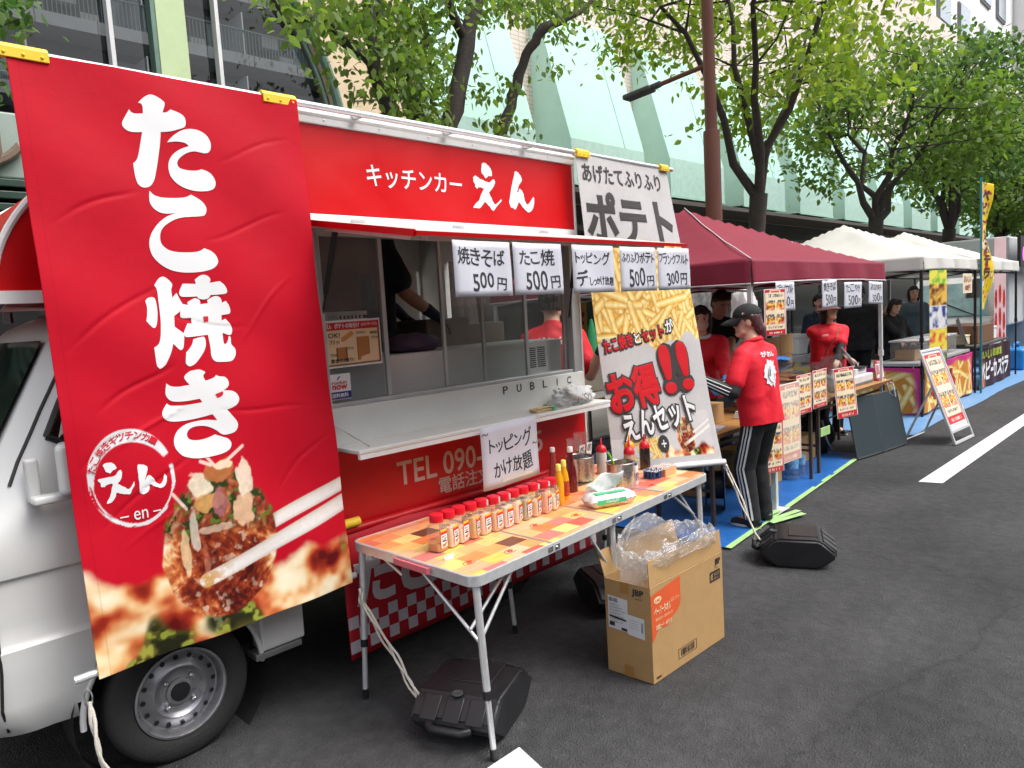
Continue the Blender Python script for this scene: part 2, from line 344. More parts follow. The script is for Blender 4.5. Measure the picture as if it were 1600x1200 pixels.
for x0 in (-3.3, 6.76, 16.8, 26.8, 36.8, 46.8):
    mb.add([(x0, -1.12, .004), (x0+5.05, -1.125, .004), (x0+5.09, -.965, .004), (x0-.04, -.945, .004)], [(0, 1, 2, 3)])
tag(mb.build('road_marking', LINE), kind='structure')
PAVE = mat('paving', (.3, .28, .26), .8, var=.15, scale=2, bump=.2)
tag(MB().box(-60, 120, 2.6, 6.9, -.2, .15).build('pavement', PAVE, bevel=.02), kind='structure')
tag(MB().box(-60, 120, 2.42, 2.597, -.2, .155).build('kerb', mat('kerb_stone', (.33, .33, .32), .8, var=.15, bump=.3), bevel=.02), kind='structure')
# ---------------------------------------------------------------- the row of shops behind the pavement
def tile_mat(name, c1, c2, w, h, mortar):
    m = bpy.data.materials.new(name); m.use_nodes = True; n = m.node_tree.nodes; L = m.node_tree.links; b = n['Principled BSDF']
    tc = n.new('ShaderNodeTexCoord'); mp = n.new('ShaderNodeMapping'); mp.inputs['Rotation'].default_value = (-PI/2, 0, 0)
    L.new(tc.outputs['Object'], mp.inputs[0])
    br = n.new('ShaderNodeTexBrick'); br.offset = 0; br.inputs['Color1'].default_value = (*c1, 1); br.inputs['Color2'].default_value = (*c2, 1); br.inputs['Mortar'].default_value = (*mortar, 1)
    br.inputs['Scale'].default_value = 1; br.inputs['Brick Width'].default_value = w; br.inputs['Row Height'].default_value = h; br.inputs['Mortar Size'].default_value = .008
    L.new(mp.outputs[0], br.inputs[0]); L.new(br.outputs[0], b.inputs['Base Color']); b.inputs['Roughness'].default_value = .55
    bp = n.new('ShaderNodeBump'); bp.inputs['Strength'].default_value = .4; bp.inputs['Distance'].default_value = .01; bp.invert = True; L.new(br.outputs['Fac'], bp.inputs['Height']); L.new(bp.outputs[0], b.inputs['Normal'])
    return m
TILE = tile_mat('beige_tile', s2l((222, 208, 196)), s2l((212, 198, 186)), .24, .09, s2l((176, 162, 152)))
MINT = mat('mint_paint', s2l((166, 206, 192)), .55, var=.06, scale=1.5, bump=.08, bscale=20)
MINTD = mat('mint_side_lifted', s2l((196, 230, 218)), .55, var=.06, scale=1.5)  # mint paint lightened for the side faces, offsetting their weaker light
MINTM = mat('mint_marble', s2l((176, 208, 198)), .5, var=.12, scale=7)
DARKW = mat('dark_shopfront', (.06, .065, .065), .4, var=.4, scale=1)
store = thing('department_store', 'mint green department store with sloping bay panels and beige tiled wall above', 'building', (25, 8, 0))
MB().box(7.95, 62, 8, 8.6, 4.1, 15).build('upper_wall', TILE, store)
MB().box(7.95, 62, 8.05, 8.6, 0, 4.098).build('ground_floor', DARKW, store)
MB().box(7.95, 62, 6.9, 7.998, 4.1, 4.2).build('soffit', mat('soffit', (.1, .09, .085), .7), store)
X0, PITCHB, BW = 8.2, 3.7, 2.62
for i in range(13):
    x = X0+i*PITCHB; y0, y1, zb, zf, zt = 7.0, 8.0, 4.32, 5.22, 8.05
    v = [(x, y0, zb), (x+BW, y0, zb), (x, y0, zf), (x+BW, y0, zf), (x, 7.78, zt), (x+BW, 7.78, zt), (x, y1, zt), (x+BW, y1, zt), (x, y1, zb), (x+BW, y1, zb)]
    bay = MB().add(v, [(2, 3, 5, 4), (4, 5, 7, 6)]).build('bay', MINT, store)
    MB().add(v, [(0, 2, 4, 6, 8), (1, 9, 7, 5, 3), (0, 8, 9, 1)]).build('bay_side', MINTD, bay)
    MB().add([(x, y0-.004, zb), (x+BW, y0-.004, zb), (x+BW, y0-.004, zf), (x, y0-.004, zf)], [(0, 1, 2, 3)]).build('fascia', MINTM, bay)
    mb = MB()
    sl_ = (7.78-y0)/(zt-zf)
    mb.box(x+BW*.72, x+BW*.72+.03, 0, .01, 0, 1, Matrix(((1, 0, 0, 0), (0, 1, sl_*(zt-zf), y0-.012), (0, 0, zt-zf, zf), (0, 0, 0, 1))))
    mb.box(x-.02, x+BW+.02, y0-.02, y0+.02, zb-.05, zb)
    mb.build('rib', MINT, bay)
# windows and lintels of the dark ground floor
mb = MB()
for i in range(13):
    x = 8.4+i*3.7; mb.box(x, x+.12, 7.95, 8.04, 0, 3.6)
mb.box(8, 62, 7.93, 8.04, 3.5, 3.62); mb.build('shopfront_frame', GREYM, store)
for i in range(13):
    x = 8.56+i*3.7
    MB().box(x, x+3.4, 8.0, 8.02, .5, 3.45).build('shop_window', glass('dark_glass', (.5, .53, .53), .03), store)
# shop sign boards on the ground floor
SGN = [mat('sign_white', (.7, .7, .68), .5), mat('sign_red', s2l((170, 30, 40)), .5), mat('sign_green', s2l((60, 120, 80)), .5), mat('sign_yellow', s2l((210, 180, 60)), .5)]
for i, (x, wd, z, h) in enumerate([(11.2, 1.6, 2.6, .5), (15.0, 2.0, 2.7, .55), (19.4, 1.2, 2.4, .6), (22.4, 2.2, 2.7, .5), (27, 1.6, 2.5, .5), (31, 2, 2.6, .5)]):
    s = tag(MB().box(x, x+wd, 7.8, 7.92, z, z+h).build('shop_sign', SGN[i % 4], bevel=.01), ['white', 'dark red', 'green', 'yellow', 'second white', 'second dark red'][i]+' shop sign board under the mint bays behind the stalls', 'sign', 'shop signs under the bays')
white_b = thing('office_building', 'white office building with square windows high behind the far trees', 'building', (75, 8, 0))
OFFB = mat('pale_cladding', (.74, .73, .72), .6, var=.05, scale=.6)
MB().box(62.02, 130, 7.6, 16, 0, 34).build('wall', OFFB, white_b)
MB().box(34, 61.9, 8.62, 16, 0, 22).build('back_block', OFFB, white_b)
GLB = mat('blue_grey_glass', (.25, .3, .34), .15, var=.2, scale=.5, spec=.8)
for k in range(2):
    for x in (36, 39.4, 44, 48, 53, 57):
        zz = 15.6+k*3.2
        f = MB().box(x, x+2.2, 8.5, 8.615, zz, zz+1.9).build('window', GREYM, white_b)
        MB().box(x+.1, x+2.1, 8.45, 8.498, zz+.1, zz+1.8).build('pane', GLB, f)
for k in range(8):
    for x in (66, 72, 78, 84, 92, 100):
        zz = 6+k*3.3
        f = MB().box(x, x+2.6, 7.5, 7.595, zz, zz+1.9).build('window', GREYM, white_b)
        MB().box(x+.1, x+2.5, 7.46, 7.498, zz+.1, zz+1.8).build('pane', GLB, f)
# arch building on the left
STONE = mat('beige_stone', s2l((212, 190, 158)), .7, var=.12, scale=3, bump=.3, bscale=9)
GREENF = mat('green_frame', s2l((92, 116, 104)), .4, .3, var=.1)
arch = thing('arched_building', 'beige stone building with a great glazed arch in a green frame', 'building', (3, 7, 0))
cx, cz, RA = 2.95, 4.3, 3.55
pts = [(cx+RA*math.cos(a), cz+RA*math.sin(a)) for a in np.linspace(0, PI, 41)]
poly = [(7.9, 3.4), (7.9, 12), (-12, 12), (-12, 3.4), (cx-RA, 3.4)]+pts[::-1]+[(cx+RA, 3.4)]
mb = MB(); fn = lambda a, b, off=0: Vector((a, 7.0+off, b))
# wall as strips so the arch outline stays concave-safe
outer = []
for a, b in pts:
    outer.append((a, 12))
v = []; f = []
for i, (a, b) in enumerate(pts): v += [fn(a, b), fn(a, 12), fn(a, b, .5), fn(a, 12, .5)]
for i in range(len(pts)-1): k = i*4; f += [(k, k+4, k+5, k+1), (k, k+2, k+6, k+4)]
mb.add(v, f); mb.box(cx+RA, 7.9, 7.0, 7.5, 3.2, 12); mb.box(-12, cx-RA, 7.0, 7.5, 3.2, 12)
mb.build('wall', STONE, arch)
mb = MB()
for i in range(9):
    a = i*PI/8*.6-.02; p0 = (cx+(RA+.12)*math.cos(a), cz+(RA+.12)*math.sin(a)); p1 = (cx+(RA+3)*math.cos(a), cz+(RA+3)*math.sin(a))
    if p1[0] < 7.85 or i > 1: pass
    k = min(1, (7.85-p0[0])/max(p1[0]-p0[0], 1e-6)) if p1[0] > 7.85 else 1
    p1 = (lerp(p0[0], p1[0], k), lerp(p0[1], p1[1], k)); mb.tube([fn(*p0, -.003), fn(*p1, -.003)], .012, 6)
mb.tube([fn(cx+(RA+.75)*math.cos(a), cz+(RA+.75)*math.sin(a), -.003) for a in np.linspace(.02, 1.4, 30)], .014, 6)
mb.build('stone_joint', mat('joint', (.12, .1, .08), .8), arch)
mb = MB(); mb.tube([fn(cx+(RA-.04)*math.cos(a), cz+(RA-.04)*math.sin(a), .02) for a in np.linspace(0, PI, 60)], .07, 8)
mb.tube([fn(cx+(RA-.2)*math.cos(a), cz+(RA-.2)*math.sin(a), .1) for a in np.linspace(0, PI, 60)], .035, 8); mb.build('arch_frame', GREENF, arch, smooth=40)
ag = [(cx+(RA-.05)*math.cos(a), cz+(RA-.05)*math.sin(a)) for a in np.linspace(0, PI, 40)]
MB().flat(ag, fn, .22).build('pane', glass('arch_glass', (.26, .28, .28), .01, 1.5), arch)  # dark tint gives the block built behind the dimness of a reflection
mb = MB(); mb.box(3.78, 4.15, 7.02, 7.2, 3.2, 7.8); mb.build('pillar', mat('pale_green_pillar', s2l((178, 196, 150)), .5, var=.05), arch)
mb = MB(); mb.box(3.21, 3.26, 7.05, 7.18, 3.2, 7.85); mb.box(4.57, 4.62, 7.05, 7.18, 3.2, 7.5)
mb.build('mullion', mat('mullion_white', (.6, .6, .6), .5), arch)
MB().box(3.72, 3.777, 7.03, 7.2, 3.2, 7.8).build('mullion', GREENF, arch)
MB().box(-12, 7.9, 7.3, 7.9, 0, 3.19).build('ground_floor', DARKW, arch)
# the shop front below: fascia with raised letters, awning, black board
fas = thing('shop_fascia', 'grey shop fascia with raised brown katakana letters over the green awning', 'sign', (1, 6.5, 3.4))
MB().box(-6, 7.6, 6.5, 6.95, 3.42, 4.12).build('panel', mat('grey_green_panel', s2l((150, 164, 156)), .5, var=.06), fas, bevel=.02)
text('ホテル', .35, 3.5, 2.02, 4.02, lambda a, b, off=0: Vector((a, 6.44-off, b)), mat('brown_letter', s2l((120, 100, 84)), .5), fas, bold=.05, thick=.06)
aw = thing('shop_awning', 'dark green slatted awning below the grey shop fascia', 'awning', (1, 6.3, 3))
mb = MB()
for k in range(5): mb.box(-6, 7.6, 6.2-k*.0, 6.9, 2.78+k*.125, 2.86+k*.125)
mb.build('slats', mat('awning_green', s2l((38, 62, 54)), .5, var=.1), aw, bevel=.01)
bs = thing('shop_board', 'black shop board with red and white brush lettering behind the cab', 'sign', (1.5, 6.7, 2))
MB().box(-3, 4.5, 6.6, 6.75, 1.75, 2.72).build('panel', mat('black_board', (.012, .012, .013), .4), bs)
text('に', 1.62, 2.5, 1.78, 2.66, side(6.597), mat('board_red', s2l((150, 40, 44)), .5), bs, bold=.02)
text('米', 1.84, 2.5, 2.02, 2.68, side(6.597), WINK, bs, bold=.02); text('虎', 1.58, 2.12, 1.86, 2.42, side(6.597), WINK, bs, bold=.03); text('旬の味', 2.1, 2.12, 3.3, 2.42, side(6.597), WINK, bs, bold=.03)
# reflection in the arch glass, built as a solid apartment block behind it
apt = thing('apartment_reflection', 'reflected grey apartment block with railed balconies, built as a solid behind the glazed arch', 'building', (14, 30, 0))
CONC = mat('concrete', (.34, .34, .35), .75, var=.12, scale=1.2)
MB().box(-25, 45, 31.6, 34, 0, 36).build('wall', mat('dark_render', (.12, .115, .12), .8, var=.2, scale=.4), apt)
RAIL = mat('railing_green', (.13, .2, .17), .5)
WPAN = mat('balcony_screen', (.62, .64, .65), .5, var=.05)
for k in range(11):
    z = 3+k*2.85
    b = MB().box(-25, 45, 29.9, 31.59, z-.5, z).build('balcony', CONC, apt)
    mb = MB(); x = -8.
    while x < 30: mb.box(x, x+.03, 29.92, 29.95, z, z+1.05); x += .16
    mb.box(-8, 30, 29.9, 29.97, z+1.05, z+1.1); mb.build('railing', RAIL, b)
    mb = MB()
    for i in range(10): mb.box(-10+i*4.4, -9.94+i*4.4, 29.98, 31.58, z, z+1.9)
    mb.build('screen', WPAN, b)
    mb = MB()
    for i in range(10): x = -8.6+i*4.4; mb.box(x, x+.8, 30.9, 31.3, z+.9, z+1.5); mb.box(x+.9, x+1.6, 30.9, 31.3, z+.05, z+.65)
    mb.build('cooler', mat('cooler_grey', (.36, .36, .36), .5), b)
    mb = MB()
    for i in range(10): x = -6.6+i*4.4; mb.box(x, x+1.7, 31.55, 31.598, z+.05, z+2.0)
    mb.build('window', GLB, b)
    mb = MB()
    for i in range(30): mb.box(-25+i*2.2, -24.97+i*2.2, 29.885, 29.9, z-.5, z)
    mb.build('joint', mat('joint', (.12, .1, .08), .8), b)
# house across the street: stands behind the viewer, mirrored in the glass
opp = thing('opposite_building', 'grey office block across the street mirrored in the van glass', 'building', (10, -26, 0))
MB().box(-60, 90, -38, -26, 0, 15).build('wall', mat('opp_wall', (.16, .155, .15), .8, var=.2, scale=.5), opp)
mb = MB()
for i in range(36):
    for k in range(4): mb.box(-55+i*4, -52.6+i*4, -25.99, -25.9, 2.5+k*3.2, 4.4+k*3.2)
mb.build('window', GLB, opp)
# ledge and traffic cone seen past the truck's end
lg = tag(MB().box(8.2, 15.5, 5.4, 6.6, .15, .78).build('stone_ledge', mat('ledge_stone', s2l((150, 140, 124)), .8, var=.12, bump=.2), bevel=.03), 'low beige stone ledge behind the food truck end', 'ledge')
cn = thing('traffic_cone', 'green traffic cone standing on the stone ledge', 'cone', (10.9, 5.9, .782))
CONE = mat('cone_green', s2l((30, 150, 90)), .45, var=.06)
MB().lathe([(.0, .03), (.17, .03), (.16, .06), (.035, .66), (.02, .7), (.0, .7)], 24, (10.9, 5.9, .78)).build('body', CONE, cn, smooth=40)
MB().box(10.68, 11.12, 5.68, 6.12, .782, .812).build('base', BLACKP, cn, bevel=.01)
# ---------------------------------------------------------------- street lamp
LB = mat('lamp_brown', s2l((110, 66, 54)), .5, .1, var=.08, scale=4)
q = (10.03, 2.75, 0); lp = thing('street_lamp', 'tall brown street lamp with a dark flat head on a side arm', 'lamp', (10.03, 2.75, .15))
MB().lathe([(.12, .15), (.12, 4.12), (.115, 4.18), (.088, 4.19), (.08, 9), (.0, 9)], 24, q).build('pole', LB, lp, smooth=40)
MB().tube([(10.03, 2.75, 5.14), (10.01, 3.3, 5.09), (10.0, 3.60, 5.06)], .035, 12).build('arm', LB, lp, smooth=60)
mb = MB(); mb.box(-.11, .11, 0, .52, -.035, .05, Matrix.Translation((10.0, 3.72, 5.035)) @ Matrix.Rotation(R_(-4), 4, 'X'))
mb.tube([(10.0, 3.56, 5.07), (10.0, 3.78, 5.05)], .05, 12); mb.build('lamp_head', mat('lamp_dark', (.07, .075, .08), .5, .3), lp, bevel=.03, seg=3)
MB().box(9.98, 10.06, 2.60, 2.626, 2.42, 2.72).build('notice', mat('notice_white', (.6, .6, .6), .5), lp)
# ---------------------------------------------------------------- trees
BARK = mat('bark', (.040, .032, .028), .9, var=.45, scale=14, bump=.9, bscale=35)
def leaf_mat(name, c1, c2, tr=.35):
    m = bpy.data.materials.new(name); m.use_nodes = True; n = m.node_tree.nodes; L = m.node_tree.links; b = n['Principled BSDF']
    g = n.new('ShaderNodeNewGeometry'); r = n.new('ShaderNodeValToRGB'); e = r.color_ramp.elements
    e[0].color = (*c1, 1); e[1].color = (*c2, 1); L.new(g.outputs['Random Per Island'], r.inputs[0]); L.new(r.outputs[0], b.inputs['Base Color'])
    b.inputs['Roughness'].default_value = .55
    t = n.new('ShaderNodeBsdfTranslucent'); hv = n.new('ShaderNodeHueSaturation'); hv.inputs['Value'].default_value = 1.5; hv.inputs['Saturation'].default_value = 1.1; L.new(r.outputs[0], hv.inputs['Color']); L.new(hv.outputs[0], t.inputs[0])
    x = n.new('ShaderNodeMixShader'); x.inputs[0].default_value = tr; L.new(b.outputs[0], x.inputs[1]); L.new(t.outputs[0], x.inputs[2]); L.new(x.outputs[0], n['Material Output'].inputs[0])
    return m
LEAF1 = leaf_mat('leaf_fresh', (.12, .21, .026), (.30, .38, .06), .48)
LEAF2 = leaf_mat('leaf_mid', (.075, .15, .028), (.19, .28, .05), .45)
LEAF3 = leaf_mat('leaf_deep', (.055, .125, .032), (.13, .22, .055), .42)
def leaves(centers, per, spread, size, name, m, parent, droop=.55, seed=1):
    g = np.random.default_rng(seed); n = len(centers)*per
    c = np.repeat(np.asarray(centers, float), per, 0)+g.normal(0, 1, (n, 3))*np.array([spread, spread, spread*.5])
    th = g.uniform(0, 2*PI, n); el = g.normal(-droop, .5, n)
    d = np.stack([np.cos(th)*np.cos(el), np.sin(th)*np.cos(el), np.sin(el)], -1)
    rl = g.normal(0, .6, n); sx = np.stack([-np.sin(th), np.cos(th), np.zeros(n)], -1); up = np.cross(sx, d)
    sd = sx*np.cos(rl)[:, None]+up*np.sin(rl)[:, None]; nn = np.cross(d, sd)
    L = (size*g.uniform(.65, 1.3, n))[:, None]; W = L*.27
    p = [c, c+d*L*.3+sd*W-nn*L*.05, c+d*L*.68+sd*W*.75-nn*L*.05, c+d*L-nn*L*.1, c+d*L*.68-sd*W*.75-nn*L*.05, c+d*L*.3-sd*W-nn*L*.05, c+d*L*.35+nn*L*.03]
    v = np.stack(p, 1).reshape(-1, 3); k = 7
    base = np.arange(n)[:, None]*k
    fa = np.concatenate([base+np.array([[0, 1, 2, 6]]), base+np.array([[6, 2, 3, 4]]), base+np.array([[0, 6, 4, 5]])], 1).reshape(-1, 4)
    me = bpy.data.meshes.new(name); me.vertices.add(len(v)); me.vertices.foreach_set('co', v.astype(np.float32).ravel())
    me.loops.add(fa.size); me.loops.foreach_set('vertex_index', fa.astype(np.int32).ravel())
    me.polygons.add(len(fa)); me.polygons.foreach_set('loop_start', np.arange(len(fa), dtype=np.int32)*4); me.polygons.foreach_set('loop_total', np.full(len(fa), 4, np.int32))
    me.update(); me.validate(); return link(name, me, m, parent)
def wob(a, b, n, amp, g):
    a = Vector(a); b = Vector(b)
    return [a.lerp(b, i/n)+Vector(g.normal(0, amp, 3))*(0 if i in (0, n) else 1) for i in range(n+1)]
def tree(label, x, y, fork, ctr, rad, nb, ncl, per, size, m, seed, trunk_r=.16, skip=None, lean=(0, 0)):
    g = np.random.default_rng(seed); t = thing('street_tree', label, 'tree', (x, y, .15), 0, 'street trees along the pavement')
    f = Vector((x+lean[0], y+lean[1], fork)); mb = MB()
    mb.tube(wob((x, y, .1), f, 5, .03, g), [trunk_r*1.35, trunk_r*1.08, trunk_r, trunk_r*.97, trunk_r*.97, trunk_r*1.05], 14)
    tips = []; cen = Vector(ctr)
    for i in range(nb):
        a = 2*PI*(i+g.uniform(-.25, .25))/nb; e = g.uniform(.25, 1.25)
        tgt = cen+Vector((math.cos(a)*math.cos(e)*rad[0]*.85, math.sin(a)*math.cos(e)*rad[1]*.85, (math.sin(e)-.25)*rad[2]*.9))
        pts = wob(f-Vector((0, 0, .1)), tgt, 7, .09, g)
        for j in range(1, 7): pts[j].z += .5*math.sin(PI*j/7)*(.4)
        mb.tube(pts, [lerp(trunk_r*.62, .012, (j/7)**.8) for j in range(8)], 8)
        for j in range(3, 8):
            for k in range(2):
                q = pts[j]+Vector(g.normal(0, 1, 3))*.9*(rad[0]/3); q.z = max(q.z, pts[j].z-.15)
                if skip and skip(q): continue
                mb.tube(wob(pts[j], q, 3, .05, g), [.022, .016, .011, .005], 5); tips.append(q)
    mb.build('trunk', BARK, t, smooth=60)
    cl = []
    while len(cl) < ncl:
        p = g.normal(0, 1, 3); p = p/np.linalg.norm(p)*(g.uniform(.25, 1)**.55)
        q = np.array(ctr)+p*np.array(rad)
        if vn3(q*.8, seed) < .50: continue
        if skip and skip(q): continue
        cl.append(q)
    cl += [tuple(q) for q in tips if not (skip and skip(q))]
    leaves(cl, per, .3*(rad[0]/3), size, 'crown', m, t, seed=seed); return t
def vn3(p, s): return float(vnoise(np.array([p[0]+p[2]*.7]), np.array([p[1]*.8+p[2]]), s)[0])
tree('fresh green street tree with forked trunk beside the brown lamp', 11.7, 2.85, 3.4, (11.6, 2.7, 6.7), (3.1, 2.6, 2.6), 5, 150, 34, .15, LEAF1, 5, trunk_r=.14, skip=lambda q: (q[0]-11.7-(q[1]-2.8)) < -.5 and q[2] < 5.85 or q[2] < 4.6 and q[0] < 12.2)
tree('leafy street tree with twin trunks behind the first white tent', 17.4, 2.9, 3.3, (17.3, 2.8, 5.3), (2.9, 2.4, 1.75), 5, 140, 34, .16, LEAF2, 6, .15)
tree('darker street tree behind the yellow banner', 23.2, 2.9, 3.3, (22.8, 2.8, 6.3), (2.7, 2.3, 2.5), 5, 150, 34, .18, LEAF3, 8, .16)
tree('small far street tree second from the end of the row', 29.4, 2.9, 3.0, (29.4, 2.8, 5.2), (2.8, 2.4, 1.9), 6, 140, 30, .2, LEAF2, 9, .16)
tree('farthest street tree at the end of the row', 35.6, 2.9, 3.0, (35.6, 2.8, 5.2), (2.9, 2.4, 2.0), 7, 170, 30, .22, LEAF3, 10, .18)
tree('street tree behind the truck cab at the frame edge', .3, 4.9, 2.6, (.55, 4.9, 4.35), (1.25, 1.0, .95), 6, 60, 30, .11, LEAF3, 11, .1)
# the near tree behind the truck: several stems
def near_tree():
    g = np.random.default_rng(21); t = thing('street_tree', 'near street tree with several leaning dark stems behind the red truck', 'tree', (5.2, 2.9, .15), 0, 'street trees along the pavement')
    base = Vector((5.15, 2.9, .1)); mb = MB()
    P = lambda px, py, y: at(px, py, 1, y)
    stems = [([base, P(690, 320, 2.9), P(612, 190, 2.85), P(583, 100, 2.8), P(577, 20, 2.8), P(560, -120, 2.7)], [.15, .1, .075, .06, .055, .03]),
             ([base, P(700, 300, 2.9), P(701, 195, 2.9), P(725, 95, 2.9), P(744, 0, 2.9), P(790, -160, 3.0)], [.17, .13, .1, .085, .08, .05]),
             ([base, P(690, 300, 3.1), P(655, 192, 3.1), P(632, 130, 3.1), P(600, 60, 3.2), P(585, -60, 3.2)], [.15, .1, .085, .06, .05, .03]),
             ([base, P(760, 320, 3.2), P(782, 214, 3.2), P(800, 150, 3.2), P(822, 85, 3.1), P(848, 45, 3.0), P(905, 20, 2.9), P(960, -30, 2.8)], [.15, .09, .07, .062, .058, .06, .03, .015]),
             ([P(583, 100, 2.8), P(545, 72, 2.6), P(500, 28, 2.4), P(455, 30, 2.3), P(420, -10, 2.2)], [.05, .042, .035, .03, .015]),
             ([P(632, 130, 3.1), P(655, 75, 3.0), P(672, 58, 3.0)], [.05, .045, .05]),
             ([P(725, 60, 2.9), P(690, -20, 2.8), P(660, -120, 2.7)], [.05, .04, .02])]
    for pts, rr in stems:
        fine = []; fr = []
        for i in range(len(pts)-1):
            for k in range(4): fine.append(Vector(pts[i]).lerp(Vector(pts[i+1]), k/4)+Vector(g.normal(0, .012, 3))*(k > 0)); fr.append(lerp(rr[i], rr[i+1], k/4)*g.uniform(.93, 1.1))
        fine.append(Vector(pts[-1])); fr.append(rr[-1]); mb.tube(fine, fr, 12)
    mb.build('trunk', BARK, t, smooth=60)
    cl = []
    def blobpx(px, py, sx, sy, n, y0=2.8, dy=.5):
        for _ in range(n): cl.append(tuple(P(px+g.normal(0, sx), py+g.normal(0, sy), y0+g.normal(0, dy))))
    blobpx(630, 60, 45, 50, 42); blobpx(650, 120, 25, 35, 20); blobpx(580, 20, 60, 22, 26); blobpx(470, 12, 35, 16, 12, 2.4); blobpx(500, 50, 12, 20, 3, 2.4, .2); blobpx(665, 165, 16, 18, 10)
    blobpx(860, 12, 55, 16, 22, 2.9); blobpx(800, 10, 40, 12, 10); blobpx(880, 60, 12, 26, 5, 3, .2); blobpx(780, 200, 16, 12, 4, 3.1, .2); blobpx(690, 10, 40, 22, 14); blobpx(800, 140, 20, 18, 2, 3.1, .2); blobpx(740, 130, 10, 20, 2, 3, .2)
    blobpx(700, -120, 200, 60, 90); blobpx(560, 130, 8, 20, 2, 2.8, .2)
    leaves(cl, 24, .13, .085, 'crown', LEAF2, t, droop=.7, seed=22)
near_tree()
